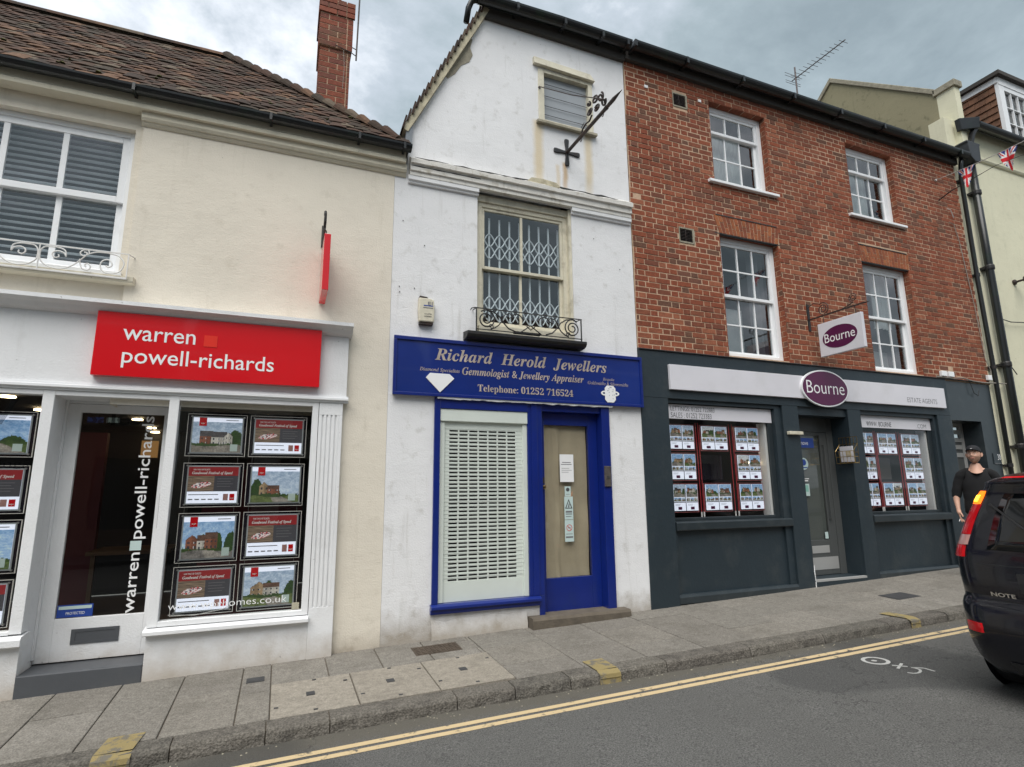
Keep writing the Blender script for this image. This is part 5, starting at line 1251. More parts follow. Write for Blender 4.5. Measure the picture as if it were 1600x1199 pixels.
for i in range(n):
    a, b = 2.46 + 1.17 * i / n, 2.46 + 1.17 * (i + 1) / n; w = lambda x, s_: .008 * noise.noise(Vector((x * 4, s_, 0)))
    P = lambda x: [(x, FY - .14 + w(x, 1), -1.62), (x, FY - .145 + w(x, 2), -1.31), (x, FY - .13 + w(x, 2), -1.285 + w(x, 3) * .4), (x, FY + .13, -1.283), (x, FY + .13, -1.62)]
    p, q = P(a), P(b)
    for j in range(4): m.face([p[j], q[j], q[j + 1], p[j + 1]])
    if i == 0: m.face(p)
    if i == n - 1: m.face(q)
m.build('doorstep', 'stone_step', JW)
m = MB()
for a, b in ((1.06, 2.87), (1.04, 2.12), (1.045, 2.06), (1.20, 2.12), (3.42, 3.05), (1.30, 2.62), (3.78, 2.7)): m.lathe((a, FY - .002, b), [(.007, 0), (.003, .006)], 6)
m.build('render_chips', 'dark_cover', JW, kind='stuff')

# ------------------------------------------------------------------ red brick building
BK = thing('brick_building', (7.5, FY, -1.3), 'three-storey red brick building with white sash windows over a dark grey estate agent front', 'building')
OPEN = [(5.42, 6.48, 4.27, 5.525), (8.20, 9.30, 4.27, 5.53), (5.425, 6.50, 1.73, 3.475), (8.24, 9.345, 1.73, 3.485), (4.78, 5.03, 5.27, 5.49), (4.735, 4.985, 3.225, 3.445)]
ARCH = [(5.40, 6.53, 3.475, 3.745), (8.215, 9.375, 3.485, 3.765)]
BX0, BX1, BZ0, BZ1 = 3.99, 11.04, 1.695, 5.80
edge = lambda z: 3.995 + .022 * noise.noise(Vector((z * 1.6, 7, 0))) + .004 * noise.noise(Vector((z * 9, 7, 0)))
m = MB(); m.wall([3.99, BX1], lambda x: BZ1, lambda x: BZ0 - .02, FY + .0035, FY + .22, OPEN); m.build('mortar_bed', 'mortar', BK)
cuts = OPEN + ARCH
bricks = []
CS = .0752; row = 0; z = BZ0 + .003
while z < BZ1 - .01:
    z1 = min(z + CS - .0115, BZ1)
    x = BX0 - (0 if row % 2 == 0 else .1688) + .01 * noise.noise(Vector((row * 1.3, 0, 0))); k = 0
    while x < BX1:
        L = .2145 if k % 2 == 0 else .1025
        a, b = x + rng.uniform(-.0025, .0025), x + L + rng.uniform(-.0025, .0025)
        segs = [(max(a, edge(z) + .006), min(b, BX1 - .004))]
        for (c0, c1, d0, d1) in cuts:
            if d0 - .02 < (z + z1) / 2 < d1 + .012:
                ns = []
                for (p, q) in segs:
                    if q <= c0 or p >= c1: ns.append((p, q)); continue
                    if p < c0: ns.append((p, c0 - .001))
                    if q > c1: ns.append((c1 + .001, q))
                segs = ns
        for (p, q) in segs:
            if q - p > .022: bricks.append((p, q, z, z1, rng.random()))
        x += L + .0115; k += 1
    z += CS; row += 1
def brick_mb(mb, x0, x1, z0, z1, r, y0=0., dp=.02, c=.0025, jit=True):
    n = len(mb.v); j = (lambda: rng.uniform(-.0018, .0018)) if jit else (lambda: 0)
    o = [(x0 + j(), z0 + j()), (x1 + j(), z0 + j()), (x1 + j(), z1 + j()), (x0 + j(), z1 + j())]; cc = [(c, c), (-c, c), (-c, -c), (c, -c)]
    mb.v += [(p[0] + e[0], y0, p[1] + e[1]) for p, e in zip(o, cc)] + [(p[0], y0 + c, p[1]) for p in o] + [(p[0], y0 + dp, p[1]) for p in o]
    mb.f.append((n, n + 1, n + 2, n + 3))
    for i in range(4):
        q = (i + 1) % 4; mb.f.append((n + 4 + i, n + 4 + q, n + q, n + i)); mb.f.append((n + 8 + i, n + 8 + q, n + 4 + q, n + 4 + i))
    mb.r += [r] * 9; mb.c += [None] * 9
bricks.sort(key=lambda b: (b[0] ** 2 + FY ** 2 + b[2] ** 2) + (30 if b[1] - b[0] < .09 else 0))
shared = {}
rest = MB()
for i, (a, b, z0, z1, r) in enumerate(bricks):
    yo = FY - .001 + rng.uniform(-.0022, .0022) + .004 * noise.noise(Vector((a * 1.1, z0 * 1.3, 0)))
    if i < 300:
        key = (round((b - a) / .01), int(r * 14)); 
        if key not in shared:
            q = MB(); hw = (b - a) / 2; brick_mb(q, -hw, hw, -(z1 - z0) / 2, (z1 - z0) / 2, (int(r * 14) + .5) / 14); shared[key] = q.mesh('brick', 'brick', (0, 0, 0))
        place('brick', shared[key], BK, ((a + b) / 2, yo, (z0 + z1) / 2), (0, R(rng.uniform(-.35, .35)), 0))
    else: brick_mb(rest, a, b, z0, z1, r, yo)
rest.build('brickwork', 'brick', BK, kind='stuff')
# reveals of the openings: brick returns
m = MB()
for (x0, x1, z0, z1) in OPEN[:4]:
    z = z0; i = 0
    while z < z1 - .02:
        zz1 = min(z + CS - .0095, z1)
        r = rng.random(); m.box(x1 - .003, x1 + .01, FY + .0015, FY + .096 - (.03 if i % 2 else 0), z, zz1, r)
        if i % 2: m.box(x1 - .003, x1 + .01, FY + .075, FY + .098, z, zz1, rng.random())
        m.box(x0 - .01, x0 + .003, FY + .0015, FY + .096, z, zz1, r)
        z += CS; i += 1
    x = x0
    while x < x1: m.box(x + .002, min(x + .2165, x1), FY + .0015, FY + .098, z1 - .003, z1 + .01, rng.random()); x += .226
m.build('reveal_bricks', 'brick', BK, kind='stuff')
# flat arches of orange rubbed bricks
for (x0, x1, z0, z1) in ARCH:
    n = 17; tw = (x1 - x0 - .05); mid = (x0 + x1) / 2
    ar = MB(); ar.prism([(x0 + .03, z0), (x1 - .03, z0), (x1 + .02, z1), (x0 - .05, z1)], FY + .0012, FY + .15); AR = ar.build('arch', 'mortar', BK)
    def ln(t, v):
        a0 = (x0 + .025) + (x1 - x0 - .05) * t; a1 = (x0 - .055) + (x1 - x0 + .075) * t
        return a0 + (a1 - a0) * v
    for i in range(n):
        g_ = .0055 / (x1 - x0); t0, t1 = i / n + g_, (i + 1) / n - g_
        vs = ((0, .60), (.64, 1)) if i % 2 else ((0, .34), (.38, 1))
        for v0, v1 in vs:
            q = MB(); z_ = lambda v: z0 + (z1 - z0 - .012) * v
            q.prism([(ln(t0, v0), z_(v0)), (ln(t1, v0), z_(v0)), (ln(t1, v1), z_(v1)), (ln(t0, v1), z_(v1))], FY - .003 + rng.uniform(-.001, .001), FY + .1, rng.random()); q.build('voussoir', 'orange_brick', AR)
    bx(x0 - .02, x1 - .03, FY - .009, FY + .02, z1 - .010, z1 + .002).build('drip_lip', 'dark_cover', AR)
    bx(x0 - .05, x1 + .05, FY + .0, FY + .05, z0 - .014, z0 - .002).build('lintel_bar', 'dark_cover', AR)
wins = [(5.42, 6.48, 4.275, 5.52, 1, 2, 5.105), (8.20, 9.30, 4.275, 5.525, 1, 2, 5.105), (5.425, 6.50, 1.735, 3.47, 2, 2, 2.60), (8.24, 9.345, 1.735, 3.48, 2, 2, 2.60)]
WL = ['upper sash window nearer the jeweller', 'upper sash window nearer the drainpipes', 'tall sash window nearer the jeweller', 'tall sash window nearer the drainpipes']
for (x0, x1, z0, z1, rt, rb, zm), lb in zip(wins, WL):
    w = sash_window(BK, x0, x1, z0, z1, FY + .10, 3, rt, rb, zm, mat='upvc', fr=.075, st=.042, bar=.02, depth=.09, label=lb)
    if z0 > 4:
        m = MB(); m.profile([(FY + .11, 4.215), (FY - .05, 4.21), (FY - .055, 4.215), (FY - .055, 4.25), (FY + .11, 4.274)], x0 - .12, x1 + .10); m.build('sill', 'upvc', w, bevel=.004)
        drape(x0 + .1, x0 + (x1 - x0) * .74, z0 + .05, z1 - .22, FY + .30).build('curtain', 'curtain', w, smooth=True)
    else:
        m = MB(); m.profile([(FY + .11, z0 - .055), (FY + .005, z0 - .06), (FY + .0, z0 - .055), (FY + .0, z0 - .02), (FY + .11, z0 - .002)], x0 - .0, x1 + .0); m.build('sill', 'upvc', w)
        if x0 < 7:
            drape(x1 - .32, x1 - .02, z0, z1, FY + .30, .03, .12).build('curtain', 'curtain_dark', w, smooth=True)
            bx(x0 - .1, x1 - .3, FY + .5, FY + .51, z0 - .1, z0 + .85).build('blind', 'curtain', w)
        else:
            drape(x0 + .55, x1 - .12, z0 + .8, z1, FY + .32, .02, .1).build('curtain', 'curtain', w, smooth=True)
            bx(x0 - .1, x1 + .1, FY + .6, FY + .61, z0 - .1, z0 + .5).build('blind', 'curtain', w)
for (x0, x1, z0, z1) in OPEN[4:]:
    V = MB(); V.box(x0, x1, FY - .006, FY + .12, z0, z0 + .02); V.box(x0, x1, FY - .006, FY + .12, z1 - .02, z1); V.box(x1 - .03, x1, FY - .008, FY + .12, z0 + .02, z1 - .02); V.box(x0, x0 + .012, FY - .006, FY + .12, z0 + .02, z1 - .02)
    V = V.build('air_vent', 'old_cement', BK)
    bx(x0 + .012, x1 - .03, FY + .06, FY + .07, z0 + .02, z1 - .02).build('backing', 'dark_interior', V)
    for i in range(8):
        z = z0 + .03 + i * (z1 - z0 - .05) / 8; m = MB(); m.hexa([(x0 + .012, FY - .002, z), (x1 - .03, FY - .002, z), (x1 - .03, FY + .03, z + .012), (x0 + .012, FY + .03, z + .012), (x0 + .012, FY - .002, z + .005), (x1 - .03, FY - .002, z + .005), (x1 - .03, FY + .03, z + .017), (x0 + .012, FY + .03, z + .017)]); m.build('louvre', 'rusty_iron', V)
    bx((x0 + x1) / 2 - .022, (x0 + x1) / 2 - .014, FY - .004, FY - .0021, z0 + .02, z1 - .02).build('divider', 'rusty_iron', V)
# eaves: black board, gutter, roof
bx(3.978, 11.06, FY - .06, FY - .002, 5.735, 5.93).build('fascia_board', 'roof_felt', BK)
bx(3.978, 11.06, FY - .002, FY + .2, 5.802, 5.84).build('soffit', 'roof_felt', BK)
m = MB(); gutter(m, 4.03, 11.18, FY - .15, 5.90, .088)
for x in (4.05, 4.9, 5.9, 6.9, 7.9, 8.9, 9.9, 10.9): m.box(x - .018, x + .018, FY - .243, FY - .06, 5.806, 5.90)
m.build('gutter', 'black_plastic', BK)
m = MB(); m.box(3.99, 11.06, FY + .05, 9.2, 5.85, 5.90); m.face([(3.98, FY - .10, 5.93), (11.06, FY - .10, 5.93), (11.06, 8.6, 7.55), (3.98, 8.6, 7.55)]); m.face([(3.98, 8.6, 7.55), (11.06, 8.6, 7.55), (11.06, 11.5, 5.9), (3.98, 11.5, 5.9)]); m.build('roof', 'roof_tile', BK)
m = MB()
for (a, b, z) in ((4.33, 4.345, 5.44), (5.25, 5.26, 5.47)): m.box(a - .02, b + .02, FY - .012, FY, z - .02, z + .02)
m.build('wall_plug', 'white_print', BK)
# dark grey shopfront
m = MB()
m.wall([3.985, 9.83], lambda x: 1.694, lambda x: -1.55, FY + .02, FY + .35, [(4.43, 6.15, -1.22, -.491), (4.40, 6.14, -.49, 1.052), (6.545, 7.505, -1.55, 1.05), (7.78, 9.44, -.49, 1.045), (7.83, 9.40, -1.16, -.491)]); SF = m.build('shopfront', 'slate_paint', BK)
for (a, b) in ((3.987, 4.385), (6.255, 6.543), (7.508, 7.775), (9.50, 9.83)):
    m = MB(); m.box(a, b, FY - .012, FY + .0199, -1.6, 1.10); m.build('pilaster', 'slate_paint', SF, bevel=.004)
m = MB(); m.box(3.987, 9.83, FY - .014, FY + .0199, 1.10, 1.690); m.build('fascia', 'slate_paint', SF, bevel=.003)
for a, b, zb in ((4.43, 6.15, -1.22), (7.83, 9.40, -1.16)): bx(a, b, FY + .05, FY + .09, zb, -.491).build('stall_panel', 'slate_paint', SF)
for a, b, zb in ((4.386, 6.254, -1.22), (7.776, 9.499, -1.16)):
    m = MB(); m.profile([(FY + .0199, zb - .10), (FY - .012, zb - .10), (FY - .012, zb - .03), (FY + .0, zb), (FY + .0199, zb)], a, b); m.build('skirting', 'slate_gloss', SF)
    m = MB(); m.profile([(FY + .1, -.495), (FY - .02, -.495), (FY - .028, -.485), (FY - .028, -.405), (FY - .015, -.395), (FY + .1, -.385)], a + .01, b - .01); m.build('sill', 'slate_gloss', SF, bevel=.003)
m = MB(); m.profile([(FY + .02, 1.692), (FY - .03, 1.692), (FY - .035, 1.70), (FY + .0, 1.715), (FY + .02, 1.712)], 3.988, 11.03); m.build('flashing', 'dark_cover', BK)
def bwin(x0, x1, z0, z1, label):
    y = FY + .08
    m = MB(); m.box(x0, x0 + .055, y, y + .06, z0, z1); m.box(x1 - .075, x1, y, y + .06, z0, z1); m.box(x0 + .055, x1 - .075, y, y + .06, z1 - .03, z1); m.box(x0 + .055, x1 - .075, y - .002, y + .06, z0, z0 + .035)
    W = m.build('shop_window', 'slate_gloss', BK, bevel=.004, label=label)
    bx(x0 + .055, x1 - .075, y + .02, y + .026, z0 + .035, z1 - .03).build('pane', 'shop_glass', W)
    bx(x0 + .02, x1 - .01, y - .012, y - .003, .862, 1.042).build('header_film', 'sign_white', W)
    m = MB(); m.box(x1 - .115, x1 - .078, y + .03, y + .16, z0 + .03, .86); m.build('inner_post', 'white_gloss', W)
    r = MB(); a0, a1, b1 = x0 - .05, x1 + .05, y + 2.6
    r.face([(a0, b1, -1.1), (a1, b1, -1.1), (a1, b1, 1.2), (a0, b1, 1.2)]); r.face([(a0, y + .07, -1.1), (a0, b1, -1.1), (a0, b1, 1.2), (a0, y + .07, 1.2)]); r.face([(a1, y + .07, -1.1), (a1, y + .07, 1.2), (a1, b1, 1.2), (a1, b1, -1.1)])
    r.face([(a0, y + .07, 1.06), (a0, b1, 1.06), (a1, b1, 1.06), (a1, y + .07, 1.06)]); r.face([(a0, y + .07, -.7), (a1, y + .07, -.7), (a1, b1, -.7), (a0, b1, -.7)]); r.build('room', 'mid_interior', W)
    return W
BWL = bwin(4.40, 6.14, -.385, 1.05, 'shop window left of the dark grey door'); BWR = bwin(7.78, 9.44, -.385, 1.043, 'shop window right of the dark grey door')
ty = FY + .0665
text('LETTINGS: 01252 722883', 4.475, 5.165, .962, 1.02, ty, 'dark_print', BWL, bold=-.006); text('SALES : 01252 723383', 4.475, 5.11, .875, .94, ty, 'dark_print', BWL, bold=-.006)
text('WWW. BOURNE', 7.98, 8.52, .885, .955, ty, 'dark_print', BWR); text('.COM', 9.10, 9.32, .885, .95, ty, 'grey_print', BWR, bold=-.006)
for x, z in ((4.62, .36), (5.9, .34), (5.3, .8)): m = MB(); m.box(x - .05, x + .05, FY + .35, FY + .38, z - .015, z + .015); m.build('downlight', 'downlight', BWL)
PG = 'backlit pairs of property cards in the dark grey shop windows'
def card_panel(x0, x1, z0, z1, seed, label):
    y = FY + .15
    t = thing('property_display', ((x0 + x1) / 2, y, z0), label, 'display', PG)
    bx(x0, x1, y, y + .014, z0, z1).build('panel', 'acrylic', t)
    m = MB(); e = .004; m.box(x0 - e, x1 + e, y + .002, y + .016, z0 - e * 1.4, z0); m.box(x0 - e, x1 + e, y + .002, y + .016, z1, z1 + e); m.box(x0 - e, x0, y + .002, y + .016, z0, z1); m.box(x1, x1 + e, y + .002, y + .016, z0, z1); m.build('edge', 'pink_edge', t)
    h = z1 - z0; mid = (x0 + x1) / 2
    for k, (a, b) in enumerate(((x0 + .012, mid - .007), (mid + .007, x1 - .012))):
        c, d = z0 + .015, z1 - .012; H = d - c; W_ = b - a
        cd = bx(a, b, y - .006, y - .001, c, d).build('card', 'glow_panel', t)
        sheet(house_pic(seed * 2 + k + 50), a + W_ * .02, b - W_ * .02, c + H * .52, d - H * .01, y - .0072, 20, 13).build('photo', 'print_lit', cd)
        for j in range(3): sheet(house_pic(seed * 6 + k * 3 + j + 90), a + W_ * (.02 + .33 * j), a + W_ * (.32 + .33 * j), c + H * .36, c + H * .50, y - .0072, 6, 4).build('photo', 'print_lit', cd)
        bx(a, b, y - .0074, y - .0062, c + H * .31, c + H * .345).build('banner', 'grey_print', cd)
        m = MB(); m.box(a + W_ * .10, a + W_ * .55, y - .0072, y - .0062, c + H * .24, c + H * .25); m.box(a + W_ * .10, a + W_ * .5, y - .0072, y - .0062, c + H * .20, c + H * .21); m.build('print_lines', 'grey_print', cd)
        bx(a + W_ * .34, a + W_ * .66, y - .0072, y - .0062, c + H * .04, c + H * .15).build('logo_patch', 'purple', cd)
    return t
rowsB = [(.478, .80), (.100, .438), (-.285, .060)]
colsB = [(4.49, 4.88), (4.985, 5.42), (5.545, 5.955)]; colsC = [(7.87, 8.195), (8.29, 8.70), (8.82, 9.235)]
pos = [('top', 'middle', 'bottom'), ('left', 'centre', 'right')]
for wn_, cols_, side in (('left', colsB, 0), ('right', colsC, 1)):
    for r_ in range(3):
        for c_ in range(3):
            if r_ == 1 and c_ == 1: continue
            lb = '%s %s property card pair in the window %s of the dark grey door' % (pos[0][r_], pos[1][c_], wn_)
            card_panel(*cols_[c_], *rowsB[r_], side * 20 + r_ * 3 + c_, lb)
    W = BWL if side == 0 else BWR
    for x in [cols_[0][1] + .035, cols_[1][0] - .03, cols_[1][1] + .04, cols_[2][0] - .03]:
        m = MB(); m.tube([(x, FY + .16, .83), (x + .01, FY + .16, .3), (x + .012, FY + .16, -.30)], .0055, 6); m.build('light_cable', 'red_cable', W)
        m = MB(); m.lathe((x + .012, FY + .16, -.36), [(.009, 0), (.009, .07)], 8, 'z'); m.build('cable_end', 'white_print', W)
m = MB(); m.box(4.98, 5.43, FY + .30, FY + .31, .11, .43); m.build('dark_panel', 'acrylic_dark', BWL); m = MB(); m.box(8.28, 8.72, FY + .30, FY + .31, .11, .43); m.build('dark_panel', 'mid_interior', BWR)
# grey door in its recess
RY2 = FY + .28
m = MB(); m.box(6.30, 6.544, FY + .0201, RY2 + .1, -1.5, 1.10); m.box(7.506, 7.60, FY + .0201, RY2 + .1, -1.5, 1.10); m.box(6.544, 7.506, FY + .0201, RY2 + .1, .99, 1.10); m.build('door_reveal', 'slate_paint', SF)
m = MB(); m.box(6.544, 7.506, FY - .02, RY2 + .12, -1.6, -1.195); m.build('doorstep', 'slate_paint', BK, bevel=.006)
bx(6.56, 7.50, FY - .022, FY + .03, -1.215, -1.190).build('step_nosing', 'kick_metal', BK)
m = MB(); m.box(6.546, 6.62, RY2 - .01, RY2 + .05, -1.194, .99); m.box(7.385, 7.504, RY2 - .01, RY2 + .05, -1.194, .99); m.box(6.62, 7.385, RY2 - .008, RY2 + .05, .79, .99); m.build('door_frame', 'door_grey', BK, bevel=.003)
m = MB(); a0, a1, b0, b1 = 6.70, 7.245, -.725, .74
m.box(6.62, a0, RY2 + .0, RY2 + .045, -1.19, .785); m.box(a1, 7.384, RY2, RY2 + .045, -1.19, .785); m.box(a0, a1, RY2, RY2 + .045, -1.19, b0); m.box(a0, a1, RY2, RY2 + .045, b1, .785)
GD = m.build('door', 'door_grey', BK, bevel=.004)
simple('door_blind', (.11, .125, .12), .6, var=.1, vscale=2)
bx(a0, a1, RY2 + .012, RY2 + .018, b0, b1).build('pane', 'shop_glass', GD); bx(a0, a1, RY2 + .035, RY2 + .04, b0, b1).build('backing', 'door_blind', GD)
bx(6.88, 7.21, RY2 - .006, RY2, -.90, -.80).build('letter_plate', 'kick_metal', GD, bevel=.003); bx(6.72, 7.36, RY2 - .004, RY2, -1.12, -.955).build('kick_plate', 'kick_metal', GD)
m = MB(); m.box(7.27, 7.285, RY2 - .04, RY2 - .025, -.45, .60); m.box(7.27, 7.285, RY2 - .025, RY2, -.45, -.43); m.box(7.27, 7.285, RY2 - .025, RY2, .58, .60); m.build('handle', 'door_grey', GD)
bx(6.72, 7.13, RY2 + .0085, RY2 + .0115, .56, .70).build('sticker', 'blue_sticker', GD); text('move', 6.86, 7.02, .60, .64, RY2 + .008, 'white_print', GD)
m = MB(); m.lathe((6.90, RY2 + .009, .33), [(.085, 0), (.085, .002)], 20); m.build('sticker', 'pale_sticker', GD); m = MB(); m.lathe((6.90, RY2 + .0075, .35), [(.045, 0), (.045, .001)], 14); m.box(6.84, 6.96, RY2 + .0072, RY2 + .0085, .27, .285); m.build('sticker_print', 'blue_sticker', GD)
bx(6.83, 6.96, RY2 + .0085, RY2 + .0115, -.12, .05).build('sticker', 'pale_sticker', GD); bx(6.86, 6.94, RY2 + .0072, RY2 + .0084, -.06, .03).build('sticker_print', 'green_sticker', GD)
m = MB(); m.box(6.82, 6.95, RY2 + .0085, RY2 + .0115, .085, .10); m.box(6.83, 6.97, RY2 + .0085, RY2 + .0115, .115, .125); m.build('sticker', 'white_print', GD)
bx(7.17, 7.23, RY2 + .0085, RY2 + .0115, -.71, -.62).build('sticker', 'pale_sticker', GD)
m = MB()
pts = [(6.548, FY - .016, -1.0), (6.54, FY - .018, -1.08), (6.55, FY - .016, -1.2), (6.545, FY - .016, -1.28)]
m.tube(pts, [.003, .007, .005, .007], 6); m.build('chipped_paint', 'white_timber', SF)
# lamp bar on pilaster and leaflet rack on the reveal
LP = thing('lamp_bar', (6.42, FY - .02, .72), 'small cream strip lamp on the pilaster left of the grey door', 'lamp'); bx(6.30, 6.54, FY - .07, FY - .0125, .70, .745).build('case', 'old_cream_paint', LP, bevel=.006)
LR = thing('leaflet_rack', (7.50, FY + .06, .30), 'wire leaflet rack holding a magazine beside the grey door', 'rack')
LX, LY0, LY1 = 7.50, FY - .12, FY + .16
m = MB()
for i in range(6): y = LY0 + (LY1 - LY0) * i / 5; m.tube([(LX - .01, y, .70), (LX - .015, y, .34), (LX - .10, y, .33), (LX - .11, y, .50)], .0035, 5)
for z, d in ((.70, .01), (.60, .012), (.48, .013), (.34, .015)): m.tube([(LX - d, LY0, z), (LX - d, LY1, z)], .0035, 5)
for z in (.33, .42, .50): m.tube([(LX - .012, LY0, z + .1 if z == .5 else z), (LX - .105, LY0, z), (LX - .105, LY1, z), (LX - .012, LY1, z + .1 if z == .5 else z)], .0045, 5)
m.build('wire_frame', 'brass', LR)
MG = thing('magazine', (7.46, FY + .02, .35), 'pale magazine standing in the wire rack by the grey door', 'magazine')
m = MB(); m.hexa([(7.455, LY0 + .05, .35), (7.47, LY0 + .05, .35), (7.47, LY1 - .03, .35), (7.455, LY1 - .03, .35), (7.44, LY0 + .05, .57), (7.455, LY0 + .05, .57), (7.455, LY1 - .03, .57), (7.44, LY1 - .03, .57)]); m.build('cover', 'sign_white', MG)
m = MB(); m.hexa([(7.450, LY0 + .08, .42), (7.452, LY0 + .08, .42), (7.452, LY1 - .12, .42), (7.450, LY1 - .12, .42), (7.443, LY0 + .08, .50), (7.446, LY0 + .08, .50), (7.446, LY1 - .12, .50), (7.443, LY1 - .12, .50)]); m.build('print_patch', 'kraft_paper', MG)
# Bourne fascia board and oval
GS = thing('shop_sign', (7.0, FY - .03, 1.2), 'long pale fascia board on the dark grey front, ESTATE AGENTS at its right end', 'sign')
bx(4.405, 9.695, FY - .055, FY - .0145, 1.208, 1.525).build('board', 'sign_white', GS, bevel=.004)
text('ESTATE AGENTS', 8.78, 9.475, 1.262, 1.335, FY - .0565, 'grey_print', GS, bold=-.008)
OV = thing('oval_sign', (7.03, FY - .07, 1.1), 'purple oval sign with white rim fixed over the pale fascia board', 'sign')
def ell(cx_, cz, rx, rz_, y0, y1, n=48):
    m = MB(); m.prism([(cx_ + rx * math.cos(2 * math.pi * i / n), cz + rz_ * math.sin(2 * math.pi * i / n)) for i in range(n)], y0, y1); return m
ell(7.03, 1.365, .452, .262, FY - .085, FY - .056).build('rim', 'white_gloss', OV); ell(7.03, 1.365, .432, .242, FY - .089, FY - .0851).build('board', 'purple', OV)
text('Bourne', 6.665, 7.395, 1.285, 1.465, FY - .0905, 'white_print', OV, bold=-.006)
# projecting Bourne sign
PS = thing('hanging_sign', (6.95, FY, 1.78), 'white projecting sign with purple oval hung from a scrolled iron bracket', 'sign')
m = MB(); m.box(6.925, 6.975, 4.89, 5.545, 1.79, 2.262); m.build('board', 'sign_white', PS, bevel=.004)
def yzell(cy_, cz, ry, rz_, x0, x1, n=40):
    m = MB(); nn = len(m.v); P = [(cy_ + ry * math.cos(2 * math.pi * i / n), cz + rz_ * math.sin(2 * math.pi * i / n)) for i in range(n)]
    m.v = [(x0, a, b) for a, b in P] + [(x1, a, b) for a, b in P]; m.f = [tuple(range(n)), tuple(reversed(range(n, 2 * n)))] + [(i, n + i, n + (i + 1) % n, (i + 1) % n) for i in range(n)]; m.r = [0] * len(m.f); m.c = [None] * len(m.f); return m
yzell(5.228, 2.02, .26, .155, 6.9225, 6.9775).build('oval', 'purple', PS)
for side in (-1, 1):
    lt = text('Bourne', 0, 1, 0, 1, 0, 'white_print', PS)
    me = lt.data; ox, oy, oz = worg(PS)
    for v in me.vertices:
        u, w = v.co.x + ox, v.co.z + oz
        yv = 5.455 - u * .455 if side < 0 else 5.0 + u * .455
        v.co = (6.95 + side * .029 - ox, yv - oy, 1.965 + w * .125 - oz)
m = MB(); m.box(6.93, 6.972, FY - .012, FY + .002, 2.21, 2.61); m.build('wall_plate', 'black_iron', PS)
m = MB(); m.box(6.943, 6.957, 4.86, FY - .0121, 2.365, 2.385); m.prism([], 0, 0) if False else None; m.tube([(6.95, 4.86, 2.375), (6.95, 4.76, 2.368)], [.014, .002], 6); m.build('arm', 'rusty_iron', PS)
m = MB(); m.tube([(6.95, 5.45 + math.cos(a) * r_, 2.47 + math.sin(a) * r_) for a, r_ in [(1.0 + 4.6 * math.pi * t, .095 - .08 * t) for t in [i / 40 for i in range(41)]]], .006, 6); m.build('scroll', 'rusty_iron', PS)
m = MB(); m.tube([(6.95, FY - .02, 2.56), (6.95, 5.60, 2.595), (6.95, 5.50, 2.56)], .006, 6); m.tube([(6.95, 5.16, 2.385), (6.95, 5.08, 2.40), (6.95, 4.99, 2.43)] , .006, 6); m.build('scroll', 'rusty_iron', PS)
m = MB(); m.tube([(6.95, 4.99 + math.cos(a) * r_, 2.49 + math.sin(a) * r_) for a, r_ in [(-1.4 + 4.4 * math.pi * t, .062 - .05 * t) for t in [i / 36 for i in range(37)]]], .006, 6); m.build('scroll', 'rusty_iron', PS)
for y in (5.46, 4.98): m = MB(); m.tube([(6.95, y, 2.37), (6.95, y, 2.26)], .005, 5); m.build('hook', 'black_iron', PS)
# side door number 30
m = MB(); m.wall([9.83, 11.02], lambda x: 1.694, lambda x: -1.6, FY + .012, FY + .35, [(9.885, 10.64, -1.6, 1.038)]); m.build('wall', 'slate_gloss', BK)
m = MB(); m.box(9.80, 9.884, FY + .0201, FY + .40, -1.6, 1.1); m.box(10.641, 10.72, FY + .03, FY + .40, -1.6, 1.1); m.box(9.884, 10.641, FY + .03, FY + .40, 1.039, 1.1); m.build('door_reveal', 'slate_paint', BK)
m = MB(); yy = FY + .30; m.box(9.885, 9.93, yy, yy + .05, -1.2, 1.038); m.box(10.57, 10.64, yy, yy + .05, -1.2, 1.038); m.box(9.93, 10.57, yy, yy + .05, .98, 1.038); m.box(9.93, 10.57, yy, yy + .05, .72, .79); m.build('door_frame', 'kick_metal', BK, bevel=.003)
m = MB(); m.box(9.93, 10.57, yy + .01, yy + .05, -1.2, .72); SDR = m.build('door', 'door_grey', BK)
for z in (.85, .60, .47): bx(9.95, 10.55, yy - .004, yy + .012 if z < .72 else yy + .02, z, z + .07).build('louvre', 'kick_metal', SDR)
bx(9.93, 10.57, yy + .03, yy + .04, .79, .98).build('pane', 'shop_glass', SDR)
bx(9.884, 10.641, FY + .0, FY + .4, -1.6, -1.19).build('doorstep', 'stone_step', BK)
NP = thing('number_plate', (10.93, FY, .38), 'dark plate with the house number 30 beside the side door', 'plaque')
bx(10.80, 11.0, FY + .0, FY + .0119, .40, .52).build('plate', 'slate_gloss', NP); text('30', 10.905, 10.985, .415, .505, FY - .0015, 'white_print', NP, bold=-.005); bx(10.82, 10.985, FY - .0015, FY + .0, .352, .359).build('line', 'grey_print', NP)
bx(10.80, 11.0, FY + .001, FY + .0118, .345, .399).build('plate', 'slate_gloss', NP)
